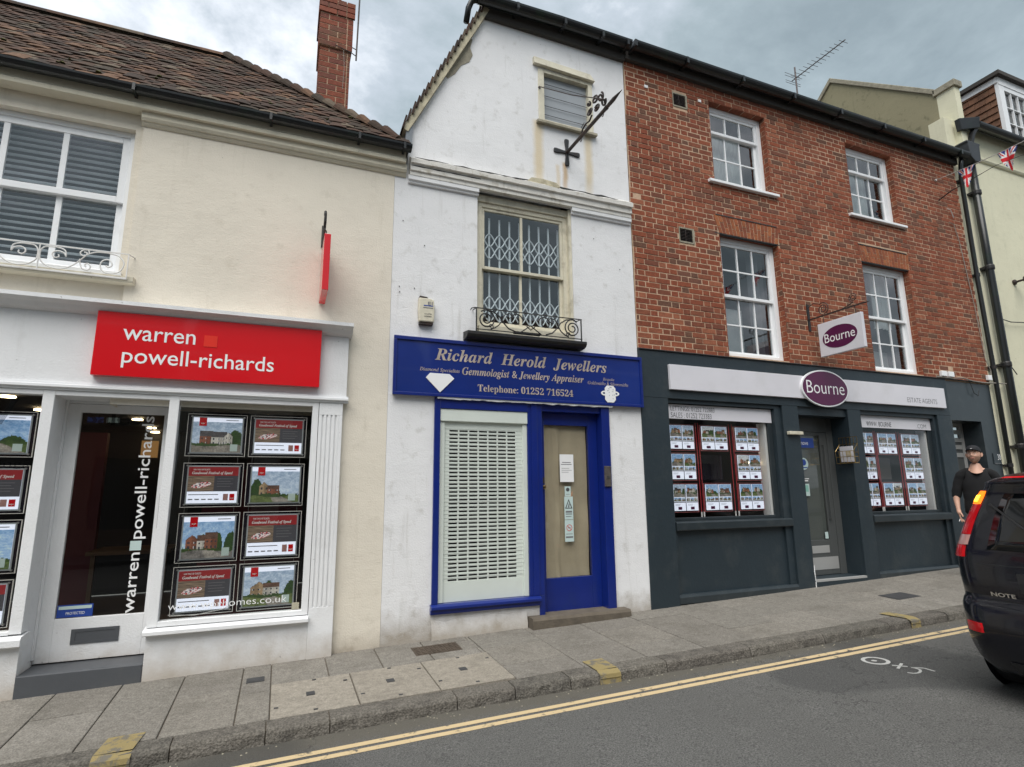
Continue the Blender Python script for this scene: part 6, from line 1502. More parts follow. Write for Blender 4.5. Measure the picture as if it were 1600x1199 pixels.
# junction boxes and cables
for (x, z, w, lb) in ((9.72, 1.735, .13, 'left one of two small white junction boxes under the brick wall'), (9.90, 1.735, .13, 'second white junction box, close beside the first one'), (10.93, 1.745, .10, 'white junction box at the foot of the brick wall by the drainpipes')):
    t = thing('junction_box', (x, FY, z), lb, 'box', 'white junction boxes'); bx(x, x + w, FY - .05, FY - .004, z, z + .085).build('case', 'upvc', t, bevel=.006)
CB = thing('cable', (10, FY, 1.7), 'loose grey cables running along the top of the grey shopfront', 'cable')
m = MB(); m.tube([(9.6, FY - .03, 1.72), (10.0, FY - .035, 1.715), (10.25, FY - .04, 1.735), (10.5, FY - .04, 1.70), (10.8, FY - .04, 1.69), (11.1, FY - .05, 1.70), (11.5, FY - .05, 1.71)], .010, 6, ); m.build('strand', 'grey_cable', CB)
m = MB(); m.tube([(10.45, FY - .02, 1.70), (10.5, FY - .03, 1.50), (10.60, FY - .03, 1.46), (10.64, FY - .03, 1.55)], .006, 6); m.build('strand', 'wire', CB)
m = MB(); m.tube([(10.60, FY - .02, 4.55), (10.72, FY - .02, 4.52), (10.80, FY - .02, 4.2), (10.93, FY - .02, 3.0), (10.98, FY - .02, 2.1), (11.06, FY - .03, 1.92), (11.03, FY - .03, 1.78)], .006, 6); m.build('strand', 'grey_cable', CB)
AE = thing('tv_aerial', (7.64, 6.0, 6.0), 'television aerial with many thin rods on the brick building roof', 'aerial')
m = MB(); m.tube([(7.63, 6.0, 6.0), (7.64, 6.0, 6.98)], .013, 7); m.build('mast', 'dull_metal', AE)
m = MB(); m.tube([(7.64, 6.08, 6.775), (7.69, 5.12, 6.80)], .009, 6); m.build('boom', 'dull_metal', AE)
for i in range(12):
    y = 5.99 - i * .076 if i < 11 else 5.15; L = .13 - i * .003; xx = 7.645 + (6.0 - y) * .045
    m = MB(); m.tube([(xx - L, y, 6.78), (xx + L, y, 6.79)], .0035, 5); m.build('rod', 'dull_metal', AE)
for z in (6.70, 6.74, 6.83, 6.88): m = MB(); m.tube([(7.64 - .17, 6.06, z), (7.64 + .17, 6.06, z)], .0035, 5); m.build('rod', 'dull_metal', AE)

# ------------------------------------------------------------------ pale green building on the far right
GB = thing('rendered_building', (13.5, FY, -1.2), 'pale green rendered building on the far right with a dormer and tall drainpipe', 'building')
m = MB(); m.wall([11.03, 17.5], lambda x: 6.75, lambda x: -1.8, FY + .03, FY + .3, [(12.9, 13.9, 1.8, 3.5), (15.2, 16.2, 1.8, 3.5)]); m.build('wall', 'pale_green_render', GB)
m = MB()      # parapet gable that rises behind the brick building
X = 11.3
prof = [(5.93, 5.2), (5.93, 7.42), (7.99, 9.22), (10.1, 7.4), (10.1, 5.2)]
n0 = len(prof)
m.v = [(X, a, b) for a, b in prof] + [(X + .25, a, b) for a, b in prof]; m.f = [tuple(range(n0)), tuple(reversed(range(n0, 2 * n0)))] + [(i, n0 + i, n0 + (i + 1) % n0, (i + 1) % n0) for i in range(n0)]; m.r = [0] * len(m.f); m.c = [None] * len(m.f)
m.build('gable_wall', 'old_render', GB)
def sloped(y0, z0, y1, z1, t, ex):
    m = MB(); m.hexa([(X - ex, y0, z0), (X + .25 + ex, y0, z0), (X + .25 + ex, y1, z1), (X - ex, y1, z1), (X - ex, y0, z0 + t), (X + .25 + ex, y0, z0 + t), (X + .25 + ex, y1, z1 + t), (X - ex, y1, z1 + t)]); return m
sloped(5.93, 7.425, 7.99, 9.225, .12, .04).build('coping', 'old_cement', GB, bevel=.01); sloped(7.99, 9.225, 10.1, 7.405, .12, .04).build('coping', 'old_cement', GB, bevel=.01)
m = MB(); m.box(11.30, 11.46, 5.62, 5.929, 5.9, 7.40); m.build('pier', 'pale_green_render', GB); m = MB(); m.box(11.26, 11.50, 5.58, 5.97, 7.401, 7.53); m.build('coping', 'old_cement', GB, bevel=.01)
m = MB(); m.face([(11.55, FY - .1, 6.7), (17.5, FY - .1, 6.7), (17.5, 8.0, 8.9), (11.55, 8.0, 8.9)]); m.build('roof', 'roof_tile', GB)
m = MB(); m.profile([(FY + .029, 6.02), (FY + .0, 6.03), (FY - .02, 6.06), (FY - .02, 6.09), (FY + .029, 6.10)], 11.7, 17.5); m.build('string_course', 'pale_green_render', GB)
m = MB(); gutter(m, 11.62, 17.4, FY - .16, 6.64, .085); m.box(11.62, 17.4, FY - .09, FY - .06, 6.58, 6.74); m.build('gutter', 'black_plastic', GB)
m = MB(); m.hexa([(11.25, FY - .12, 6.45), (11.62, FY - .22, 6.52), (11.62, FY - .07, 6.52), (11.25, FY - .03, 6.45), (11.22, FY - .12, 6.68), (11.62, FY - .25, 6.73), (11.62, FY - .07, 6.73), (11.22, FY - .03, 6.68)]); m.build('box_end', 'black_plastic', GB, bevel=.01)
DM = MB().box(13.36, 15.3, 5.92, 6.9, 7.0, 8.36).build('dormer', 'roof_felt', GB)
for i in range(9):
    z = 7.02 + i * .148
    for j in range(5):
        y = 5.93 + j * .19 - (.08 if i % 2 else 0); y0 = max(5.92, y); y1 = min(6.9, y + .185)
        if y1 - y0 > .03: m = MB(); m.hexa([(13.31 + rng.uniform(-.008, .004), y0, z), (13.355, y0, z), (13.355, y1, z), (13.31, y1, z), (13.335, y0, z + .165), (13.36, y0, z + .165), (13.36, y1, z + .165), (13.335, y1, z + .165)]); m.build('hung_tile', 'tile_hung', DM)
m = MB(); m.box(13.33, 15.32, 5.84, 5.919, 8.20, 8.365); m.box(13.30, 13.355, 5.86, 6.95, 8.24, 8.36); m.build('fascia_board', 'white_gloss', DM); bx(13.22, 15.4, 5.76, 7.0, 8.366, 8.45).build('flat_roof', 'roof_felt', DM)
DW = MB(); DW.box(13.33, 13.50, 5.85, 5.919, 7.0, 8.20); DW.box(14.25, 14.35, 5.85, 5.919, 7.0, 8.20); DW.box(15.2, 15.32, 5.85, 5.919, 7.0, 8.20); DW.box(13.50, 15.2, 5.852, 5.919, 8.1, 8.2); DW = DW.build('dormer_window', 'white_gloss', GB)
for i in range(3): bx(13.50 + .245 * i - .01 + .0, 13.50 + .245 * i + .01, 5.86, 5.90, 7.0, 8.1).build('glazing_bar', 'white_gloss', DW)
for z in (7.35, 7.72): bx(13.5, 14.25, 5.862, 5.898, z - .01, z + .01).build('glazing_bar', 'white_gloss', DW)
bx(13.5, 15.2, 5.90, 5.91, 7.0, 8.1).build('pane', 'window_glass', DW)
for (a, b) in ((12.9, 13.9), (15.2, 16.2)): sash_window(GB, a, b, 1.8, 3.5, FY + .1, 3, 2, 2, 2.65)
# rainwater pipes
DP = thing('drainpipe', (11.46, FY - .08, -1.2), 'thick black cast iron downpipe with hopper head on the pale green wall', 'drainpipe')
m = MB(); m.tube([(11.44, FY - .07, 6.0), (11.45, FY - .07, 4.0), (11.46, FY - .07, 1.7), (11.46, FY - .07, -1.2)], .062, 12); m.build('pipe', 'black_plastic', DP, smooth=True)
m = MB()
for z in (5.2, 3.76, 2.0, .6): m.lathe((11.452, FY - .07, z), [(.074, 0), (.078, .02), (.078, .07), (.070, .09)], 14, 'z'); m.box(11.35, 11.56, FY - .05, FY + .03, z + .02, z + .06)
m.build('collar', 'black_iron', DP)
m = MB(); m.prism([(11.36, 5.80), (11.50, 5.80), (11.54, 5.88), (11.56, 6.14), (11.58, 6.16), (11.58, 6.19), (11.20, 6.19), (11.20, 6.16), (11.22, 6.14), (11.24, 5.88)], FY - .19, FY + .02); m.build('hopper', 'dark_lead', DP, bevel=.01)
m = MB(); m.tube([(11.48, FY - .10, 6.24), (11.52, FY - .13, 6.42), (11.66, FY - .16, 6.62)], .05, 4); m.build('elbow', 'black_iron', DP)
DP2 = thing('drainpipe', (11.13, FY - .05, -1.2), 'slim black downpipe at the right end of the red brick wall', 'drainpipe')
m = MB(); m.tube([(11.08, FY - .12, 5.85), (11.06, FY - .10, 5.70), (11.10, FY - .05, 5.50), (11.10, FY - .04, 3.5), (11.13, FY - .04, 1.7), (11.13, FY - .04, -1.2)], .036, 10); m.build('pipe', 'black_plastic', DP2, smooth=True)
m = MB()
for z in (5.4, 3.6, 1.95, .3): m.lathe((11.11 + (.02 if z < 2 else 0), FY - .04, z), [(.044, 0), (.044, .06)], 12, 'z'); m.box(11.05, 11.18, FY - .02, FY + .03, z + .01, z + .045)
m.build('collar', 'black_iron', DP2)
m = MB(); m.tube([(11.5, FY - .03, 2.9), (11.9, FY - .03, 2.86), (12.4, FY - .03, 2.9), (13.2, FY - .03, 2.93)], .009, 5); m.tube([(11.52, FY - .03, 2.2), (11.7, FY - .03, 2.0), (11.8, FY - .03, 1.9)], .008, 5); m.build('cable', 'wire', GB)
WLt = thing('wall_lamp', (12.45, FY - .05, 3.6), 'small rusty lamp bracket on the pale green wall at the right edge', 'lamp'); m = MB(); m.lathe((12.33, FY + .03, 3.68), [(.05, 0), (.05, -.03), (.02, -.05), (.02, -.15), (.06, -.17), (.07, -.28)], 12); m.build('bracket', 'rusty_iron', WLt)

# ------------------------------------------------------------------ bunting
def flag_col(u, v):
    """Union flag pattern, u,v in 0..1"""
    x, y = (u - .5) * 1.6, v - .5
    if abs(x) < .09 or abs(y) < .09: return (.62, .01, .02)
    if abs(x) < .155 or abs(y) < .155: return (.8, .8, .8)
    d1 = abs(y - x * .62); d2 = abs(y + x * .62)
    if min(d1, d2) < .035: return (.62, .01, .02)
    if min(d1, d2) < .095: return (.8, .8, .8)
    return (.012, .03, .20)
BN = thing('bunting', (10.41, 5.66, 5.31), 'string of Union flag pennants tied to the brick wall at the top right', 'bunting')
A, B_ = Vector((10.41, 5.66, 5.31)), Vector((10.08, 4.25, 5.10)); Cc = Vector((8.4, -3.4, 5.3))
line = [A.lerp(B_, t / 6) + Vector((0, 0, -.02 * math.sin(t / 6 * 3.14))) for t in range(7)]
line += [B_.lerp(Cc, t / 20) + Vector((0, 0, -.55 * math.sin(min(1, t / 20) * math.pi) - 0)) for t in range(1, 21)]
m = MB(); m.tube(line, .006, 5); m.lathe((10.41, FY - .03, 5.31), [(.02, 0), (.012, .03)], 8); m.build('string', 'white_wire', BN)
def pennant(p, q, drop, ph):
    m = MB(); p, q = Vector(p), Vector(q); n = 26; d = q - p
    for j in range(n):
        for i in range(n - j):
            for tri in (((i, j), (i + 1, j), (i, j + 1)), ((i + 1, j), (i + 1, j + 1), (i, j + 1))):
                if tri[1][0] + tri[1][1] > n or tri[2][0] + tri[2][1] > n: continue
                P = []
                for (a, b) in tri:
                    v = b / n; u = (a / n) + v * .5
                    w = .03 * math.sin(u * 5 + ph + v * 3) * v + .012 * math.sin(u * 12 + ph)
                    pt = p + d * u + Vector((-d.y, d.x, 0)).normalized() * w; pt.z -= drop * v; P.append(pt)
                cu = sum(a for a, b in tri) / 3 / n + sum(b for a, b in tri) / 3 / n * .5; cv = sum(b for a, b in tri) / 3 / n
                m.face(P, 0, flag_col(cu, .88 - cv * .9))
    return m
seg = lambda t: A.lerp(B_, t) + Vector((0, 0, -.02 * math.sin(t * 3.14) - .006))
pennant(seg(.26), seg(.47), .36, 0).build('pennant', 'print_cloth', BN)
pennant(seg(.72), seg(.93), .36, 2).build('pennant', 'print_cloth', BN)
for t in range(8): s0 = B_.lerp(Cc, .08 + t * .115); s1 = B_.lerp(Cc, .08 + t * .115 + .045); k_ = -.55 * math.sin((.1 + t * .115) * math.pi); pennant(s0 + Vector((0, 0, k_)), s1 + Vector((0, 0, k_)), .36, t).build('pennant', 'print_cloth', BN)
TW2 = thing('cable', (10.4, 5.66, 4.95), 'dark tension wire fixed to the brick wall just below the bunting string', 'cable')
m = MB(); m.tube([(10.42, FY - .01, 4.93), (10.36, 5.45, 4.97), (10.20, 4.7, 4.98), (10.05, 4.25, 4.88), (9.3, 1.0, 4.6), (8.3, -3.4, 5.0)], [.012, .009, .004, .004, .004, .004], 5); m.build('strand', 'wire', TW2)
m = MB(); m.tube([(10.60, FY - .02, 4.80), (10.66, FY - .04, 4.78), (10.75, FY - .02, 4.65)], .008, 5); m.build('tie', 'white_wire', TW2)

# ------------------------------------------------------------------ houses over the road, behind the camera (seen only as reflections)
OPN = ['brick terrace across the road, first on the left behind the viewer', 'rendered terrace house across the road, behind the viewer', 'brick terrace house across the road with shopfront, behind the viewer', 'rendered corner house across the road, far right behind the viewer']
for i, (a, b, h, mt) in enumerate(((-9, -2.6, 4.2, 'opposite_brick'), (-2.5, 4.0, 3.6, 'opposite_render'), (4.1, 10.4, 4.6, 'opposite_brick'), (10.5, 18, 4.0, 'opposite_render'))):
    t = thing('terrace_house', ((a + b) / 2, -5.4, -1.6), OPN[i], 'building')
    m = MB(); holes = []
    for k in range(3): c = a + (b - a) * (k + .5) / 3; holes += [(c - .5, c + .5, 1.7, 3.1), (c - .75, c + .75, -.9, .9)]
    m.wall([a, b], lambda x: h, lambda x: -2, -5.4, -5.7, holes); m.build('wall', mt, t)
    m = MB(); m.face([(a, -5.2, h), (b, -5.2, h), (b, -8, h + 2), (a, -8, h + 2)]); m.build('roof', 'roof_tile', t)
    for hx in holes: bx(hx[0], hx[1], -5.62, -5.58, hx[2], hx[3]).build('window', 'opposite_window', t)

# ------------------------------------------------------------------ dark people carrier driving away at the right edge
CX, CY = 4.46, 1.95                          # rear face and centre line
def lerp_tab(tab, z):
    for (a, va), (b, vb) in zip(tab, tab[1:]):
        if z <= b: t = (z - a) / (b - a); t = max(0, t); return va + (vb - va) * t
    return tab[-1][1]
XR = [(.20, .12), (.26, .06), (.32, .03), (.40, .01), (.48, 0), (.58, .01), (.64, .03), (.67, .075), (.80, .07), (.95, .085), (1.10, .14), (1.25, .20), (1.40, .27), (1.45, .24), (1.49, .28), (1.53, .50)]
XF = [(.20, 3.98), (.35, 4.06), (.55, 4.08), (.75, 4.02), (.88, 3.80), (.95, 3.35), (1.0, 3.1), (1.2, 2.65), (1.4, 2.2), (1.48, 1.9), (1.53, 1.5)]
HW = [(.20, .77), (.28, .81), (.40, .835), (.60, .85), (.90, .845), (1.0, .83), (1.2, .77), (1.35, .715), (1.45, .66), (1.50, .58), (1.53, .46)]
RR = [(.2, .24), (.5, .26), (.9, .17), (1.2, .13), (1.45, .12), (1.53, .2)]
def car_pt(s_, z, off=0.):
    """s_: 0 rear centre, 1 end of rear straight, 2 end of corner arc, 3 side end, 4 front arc end, 5 front centre; negative mirrors"""
    sg = 1 if s_ >= 0 else -1; s_ = abs(s_)
    xr, xf, w = lerp_tab(XR, z), lerp_tab(XF, z), lerp_tab(HW, z); r = lerp_tab(RR, z); rf = min(.55, (xf - xr) * .3)
    w += off; xr -= off; xf += off
    crown = .035 * (1 - (min(1, s_)) ** 2)
    if s_ <= 1: x, y = xr - crown + .0, (w - r) * s_
    elif s_ <= 2: a = (s_ - 1) * math.pi / 2; x, y = xr + r - r * math.cos(a), w - r + r * math.sin(a)
    elif s_ <= 3: x, y = xr + r + (xf - rf - xr - r) * (s_ - 2), w
    elif s_ <= 4: a = (s_ - 3) * math.pi / 2; x, y = xf - rf + rf * math.sin(a), w - rf * .8 + rf * .8 * math.cos(a)
    else: x, y = xf + .03 * (s_ - 4), (w - rf * .8) * (5 - s_)
    X_ = CX + x; Y_ = CY + sg * y
    return (X_, Y_, rz(X_, Y_) + z)
def patch(s0, s1, z0, z1, off, ns, nz, mb=None, thick=.0):
    mb = mb or MB(); f = lambda i, j: car_pt(s0 + (s1 - s0) * i / ns, z0 + (z1 - z0) * j / nz, off)
    for i in range(ns):
        for j in range(nz): mb.face([f(i, j), f(i + 1, j), f(i + 1, j + 1), f(i, j + 1)])
    if thick:
        g_ = lambda i, j: car_pt(s0 + (s1 - s0) * i / ns, z0 + (z1 - z0) * j / nz, off - thick)
        for i in range(ns): mb.face([g_(i, 0), g_(i + 1, 0), f(i + 1, 0), f(i, 0)]); mb.face([f(i, nz), f(i + 1, nz), g_(i + 1, nz), g_(i, nz)])
        for j in range(nz): mb.face([g_(0, j), f(0, j), f(0, j + 1), g_(0, j + 1)]); mb.face([f(ns, j), g_(ns, j), g_(ns, j + 1), f(ns, j + 1)])
    return mb
CAR = thing('parked_car', (CX + 2, CY, rz(CX + 2, CY)), 'glossy black hatchback cut off by the right edge with its amber indicator glowing', 'car')
CAR.name = 'car'
m = MB(); S_ = [q / 8 for q in range(-40, 41)]; Z_ = [.20, .24, .28, .34, .40, .48, .56, .62, .65, .672, .70, .80, .90, .97, 1.0, 1.05, 1.15, 1.25, 1.35, 1.42, 1.45, 1.48, 1.50, 1.53]
for a, b in zip(S_, S_[1:]):
    for c, d in zip(Z_, Z_[1:]): m.face([car_pt(a, c), car_pt(b, c), car_pt(b, d), car_pt(a, d)])
m.face([car_pt(a, 1.53) for a in S_[:-1]])
m.face([car_pt(a, .20) for a in reversed(S_[:-1])])
body = m.build('body', 'car_paint', CAR, smooth=True)
patch(-.86, .86, 1.0, 1.385, .006, 16, 6, thick=.006).build('rear_window', 'car_glass', CAR, smooth=True)
patch(-.90, .90, 1.44, 1.475, .05, 12, 2, thick=.06).build('spoiler', 'car_paint', CAR, smooth=True)
patch(-.95, .95, 1.478, 1.488, .053, 12, 1).build('spoiler_strip', 'lamp_red', CAR)
patch(-.10, .10, 1.445, 1.46, .056, 4, 1).build('brake_light', 'lamp_red', CAR)
for sg in (-1, 1):
    lm = patch(sg * 1.24, sg * 1.66, .94, 1.02, .012, 8, 3, thick=.014); lm.build('tail_lamp', 'lamp_red_lit', CAR, smooth=False)
    patch(sg * 1.20, sg * 1.72, 1.022, 1.09, .012, 8, 3, thick=.014).build('reverse_lamp', 'lamp_clear', CAR)
    patch(sg * 1.20, sg * 1.70, 1.092, 1.298, .012, 8, 4, thick=.014).build('tail_lamp', 'lamp_red_lit', CAR)
    patch(sg * 1.26, sg * 1.68, 1.30, 1.39, .013, 8, 4, thick=.014).build('indicator', 'amber_lamp' if sg > 0 else 'lamp_clear', CAR)
    if sg > 0: patch(sg * 1.32, sg * 1.58, 1.318, 1.362, .016, 5, 3, thick=.002).build('bulb', 'amber_core', CAR)
    patch(sg * 1.12, sg * 1.40, .46, .52, .010, 6, 2, thick=.012).build('reflector', 'lamp_red_lit', CAR)
    for a, b in ((2.06, 2.32), (2.34, 2.62), (2.64, 2.98)): patch(sg * a, sg * b, 1.0, 1.38, .004, 6, 4, thick=.004).build('side_window', 'car_glass', CAR, smooth=True)
    for a in (2.33, 2.63): patch(sg * (a - .002), sg * (a + .002), .35, 1.4, .002, 1, 8).build('door_seam', 'car_trim', CAR)
    for a in (2.36, 2.66): patch(sg * a, sg * (a + .05), .86, .89, .03, 2, 1, thick=.03).build('door_handle', 'car_paint', CAR)
    patch(sg * 3.25, sg * 3.95, .66, .84, .01, 6, 3, thick=.01).build('headlight', 'lamp_clear', CAR)
    for xw in (.66, 3.26):
        wx, wy = CX + xw, CY + sg * .775; wz = rz(wx, wy) + .305
        m = MB(); m.lathe((wx, wy, wz), [(.23, -.09), (.29, -.085), (.303, -.06), (.303, .06), (.29, .085), (.23, .09)], 28); wh = m.build('wheel', 'tyre', CAR, smooth=True)
        m = MB(); m.lathe((wx, wy + sg * .075, wz), [(.20, 0), (.225, sg * .018)], 28); m.build('rim', 'steel', wh)
        m = MB(); m.lathe((wx, CY + sg * .845, wz + .01), [(.35, 0), (.345, sg * .006)], 28); m.build('wheel_arch', 'car_trim', CAR)
    m = MB(); q = car_pt(sg * 2.9, 1.05, .08); m.box(q[0] - .05, q[0] + .10, q[1] - .09, q[1] + .09, q[2] - .03, q[2] + .12); m.build('door_mirror', 'car_paint', CAR, bevel=.02)
patch(-.62, .62, .74, .86, .003, 10, 2, thick=.003).build('plate_recess', 'car_trim', CAR); patch(-.38, .38, .745, .85, .008, 6, 2, thick=.006).build('number_plate', 'yellow_mark' if False else 'sign_white', CAR)
patch(-.40, .40, .925, .945, .02, 8, 1, thick=.02).build('trim_strip', 'chrome', CAR)
patch(-.95, .95, .672, .678, .004, 12, 1).build('bumper_seam', 'car_trim', CAR); patch(-.97, .97, .90, .905, .003, 12, 1).build('tailgate_seam', 'car_trim', CAR)
patch(-.9, .9, .21, .30, .006, 12, 2, thick=.006).build('lower_bumper', 'car_trim', CAR)
q0, q1 = car_pt(.97, .80, .012), car_pt(.60, .80, .012)
lt = text('NOTE', 0, 1, 0, 1, 0, 'chrome', CAR, name='badge', bold=.02); me = lt.data; oo = worg(CAR)
for v in me.vertices:
    u, w = v.co.x + oo[0], v.co.z + oo[2]; p = car_pt(.90 - .23 * u, .70 + .026 * w, .010); v.co = (p[0] - oo[0], p[1] - oo[1], p[2] - oo[2])
m = MB(); q = car_pt(.25, 1.02, .02); q2 = car_pt(.95, 1.30, .01); m.tube([q, ((q[0] + q2[0]) / 2 - .02, (q[1] + q2[1]) / 2, (q[2] + q2[2]) / 2), q2], .008, 5); m.build('wiper', 'car_trim', CAR)

# ------------------------------------------------------------------ man in black T-shirt and cap
PX, PY = 9.02, 5.0; PZ = pz(PX, PY)
MAN = thing('person', (PX, PY, PZ), 'smiling man in black cap and T-shirt walking with a cigarette in his hand', 'person')
MAN.rotation_euler = (0, 0, R(-58))
def skin_obj(name, mat, verts, edges, radii, root=0, sub=2, parent=MAN, loc=(0, 0, 0)):
    me = bpy.data.meshes.new(name); me.from_pydata(verts, edges, []); me.materials.append(MATS[mat])
    ob = bpy.data.objects.new(name, me); COL.objects.link(ob); ob.parent = parent; ob.location = loc
    sk = ob.modifiers.new('skin', 'SKIN'); sk.use_smooth_shade = True
    if not me.skin_vertices: me.attributes.new
    for i, d in enumerate(me.skin_vertices[0].data):
        r = radii[i]; d.radius = r if isinstance(r, tuple) else (r, r); d.use_root = (i == root)
    sb = ob.modifiers.new('sub', 'SUBSURF'); sb.levels = sub; sb.render_levels = sub
    return ob
def chain_mesh(spec):
    """spec: list of (name, parent, pos, radius)"""
    idx = {}; V = []; E_ = []; Rr = []
    for nme, par, p, r in spec:
        idx[nme] = len(V); V.append(p); Rr.append(r)
        if par: E_.append((idx[par], idx[nme]))
    return V, E_, Rr
# local frame: he faces -y, his right hand is at -x
sp = [('pelvis', None, (0, 0, .93), (.09, .07)), ('waist', 'pelvis', (0, 0, 1.08), (.11, .08)), ('chest', 'waist', (0, .0, 1.28), (.14, .095)), ('neckb', 'chest', (0, .01, 1.42), (.062, .06)), ('neck', 'neckb', (0, 0, 1.50), .058), ('neckt', 'neck', (0, -.005, 1.555), .056),
      ('shR', 'neckb', (-.165, .015, 1.395), .052), ('elR', 'shR', (-.255, .035, 1.15), .046), ('foR', 'elR', (-.265, .0, 1.03), .040), ('wrR', 'foR', (-.262, -.06, .90), .026), ('paR', 'wrR', (-.255, -.085, .845), (.020, .036)),
      ('shL', 'neckb', (.165, .015, 1.395), .052), ('elL', 'shL', (.26, .03, 1.15), .046), ('foL', 'elL', (.27, .01, 1.03), .040), ('wrL', 'foL', (.27, -.03, .89), .026), ('paL', 'wrL', (.265, -.05, .835), (.020, .036)),
      ('hiR', 'pelvis', (-.08, 0, .84), .055), ('knR', 'hiR', (-.10, -.10, .49), .055), ('anR', 'knR', (-.10, -.05, .10), .042), ('toR', 'anR', (-.11, -.18, .05), .035),
      ('hiL', 'pelvis', (.08, 0, .84), .055), ('knL', 'hiL', (.10, .04, .49), .055), ('anL', 'knL', (.10, .16, .11), .042), ('toL', 'anL', (.11, .04, .05), .035)]
for sd_, sx in (('R', -1), ('L', 1)):
    bxp = Vector((-.255 if sx < 0 else .265, -.085 if sx < 0 else -.05, .845 if sx < 0 else .835))
    for k_, (fx, fy_, ln_) in enumerate(((.0, -.028, .078), (.0, -.010, .086), (.0, .008, .080), (.0, .025, .064))):
        curl = .35 + .12 * k_ if not (sx < 0 and k_ < 2) else .18
        b0 = bxp + Vector((0, fy_, -.03)); p1 = b0 + Vector((-sx * .012 * curl, -.004, -ln_ * .45)); p2 = p1 + Vector((-sx * ln_ * .3 * curl, -.006, -ln_ * .3)); p3 = p2 + Vector((-sx * ln_ * .35 * curl * 1.4, -.004, -ln_ * .2))
        pre = 'f%d%s' % (k_, sd_)
        sp += [(pre + 'a', 'pa' + sd_, tuple(b0), .0095), (pre + 'b', pre + 'a', tuple(p1), .0088), (pre + 'c', pre + 'b', tuple(p2), .0082), (pre + 'd', pre + 'c', tuple(p3), .0068)]
    t0 = bxp + Vector((-sx * .010, -.032, .018)); t1 = t0 + Vector((-sx * .014, -.020, -.028)); t2 = t1 + Vector((-sx * .006, -.006, -.030))
    sp += [('ta' + sd_, 'pa' + sd_, tuple(t0), .012), ('tb' + sd_, 'ta' + sd_, tuple(t1), .0105), ('tc' + sd_, 'tb' + sd_, tuple(t2), .0085)]
V, E_, Rr = chain_mesh(sp)
skin_obj('body', 'skin', V, E_, Rr)
# head as a shaped surface: jaw, cheeks, brow, nose, sockets
def head_mesh():
    m = MB(); nu, nv = 40, 34; P = []
    for j in range(nv + 1):
        v = j / nv; th = math.pi * v; row_ = []
        for i in range(nu):
            ph = 2 * math.pi * i / nu; nx_, ny_, nz_ = math.sin(th) * math.sin(ph), -math.sin(th) * math.cos(ph), math.cos(th)
            x, y, z = nx_ * .076, ny_ * .098, nz_ * .120
            if z < 0: k_ = -z / .12; x *= 1 - .20 * k_ ** 1.6; y = y * (1 - .12 * k_) - .012 * k_
            if ny_ < 0:      # face side
                f = -ny_
                y += .012 * f * max(0, 1 - abs(z - .0) / .03) * (1 if abs(x) > .012 else 0) * max(0, 1 - abs(abs(x) - .032) / .025)      # sockets
                y -= .026 * math.exp(-(x / .011) ** 2) * math.exp(-((z + .022) / .017) ** 2) + .012 * math.exp(-(x / .009) ** 2) * math.exp(-((z - .002) / .02) ** 2)      # nose
                y -= .007 * math.exp(-(x / .045) ** 2) * math.exp(-((z - .030) / .010) ** 2)      # brow
                y -= .010 * math.exp(-((abs(x) - .040) / .017) ** 2) * math.exp(-((z + .028) / .018) ** 2)      # smiling cheeks
                y -= .007 * math.exp(-(x / .024) ** 2) * math.exp(-((z + .058) / .010) ** 2)      # lips
                y -= .010 * math.exp(-(x / .022) ** 2) * math.exp(-((z + .098) / .014) ** 2)      # chin
            row_.append((x, y, z))
        P.append(row_)
    for j in range(nv):
        for i in range(nu):
            q = (i + 1) % nu; m.face([P[j][i], P[j + 1][i], P[j + 1][q], P[j][q]])
    return m
def local(mb, name, mat, loc, rot=(0, 0, 0), smooth=True, parent=MAN):
    me = mb.mesh(name, mat, (0, 0, 0), smooth); me.validate(); ob = bpy.data.objects.new(name, me); COL.objects.link(ob); ob.parent = parent; ob.location = loc; ob.rotation_euler = rot
    ob['org'] = [0., 0., 0.]; return ob
HL = (0, -.022, 1.655)
HD = local(head_mesh(), 'head', 'skin', HL, (R(-7), 0, R(-16)))
hm = MB()
for sx in (-1, 1):
    e = MB(); e.lathe((sx * .0315, -.082, .0), [(.0085, .012), (.0095, .006), (.0078, .001), (.004, -.001)], 14); local(e, 'eye', 'eye_white', (0, 0, 0), parent=HD)
    e = MB(); e.lathe((sx * .0290, -.0835, -.001), [(.0052, .002), (.0045, -.0006)], 12); local(e, 'iris', 'hair_brown', (0, 0, 0), parent=HD)
    e = MB(); e.tube([(sx * .076, .004, .012), (sx * .089, .016, .020), (sx * .091, .020, .0), (sx * .086, .010, -.022), (sx * .076, .002, -.028)], [.010, .010, .009, .009, .008], 8); e.tube([(sx * .076, .006, .008), (sx * .083, .012, -.004), (sx * .076, .004, -.018)], .010, 6); local(e, 'ear', 'skin', (0, 0, 0), parent=HD)
    e = MB(); e.tube([(sx * .016, -.096, .024), (sx * .032, -.094, .031), (sx * .048, -.082, .026)], [.0018, .0026, .0012], 6); local(e, 'eyebrow', 'hair_brown', (0, 0, 0), parent=HD)
e = MB(); e.tube([(-.026, -.086, -.050), (-.016, -.097, -.058), (0, -.1015, -.061), (.016, -.097, -.058), (.026, -.086, -.050)], [.002, .0045, .0055, .0045, .002], 7); local(e, 'mouth', 'lips', (0, 0, 0), parent=HD)
e = MB(); e.tube([(-.017, -.098, -.0565), (0, -.104, -.0595), (.017, -.098, -.0565)], [.001, .0022, .001], 6); local(e, 'teeth', 'eye_white', (0, 0, 0), parent=HD)
simple('stubble', (.34, .20, .14), .8)
HD.data.materials.append(MATS['stubble'])
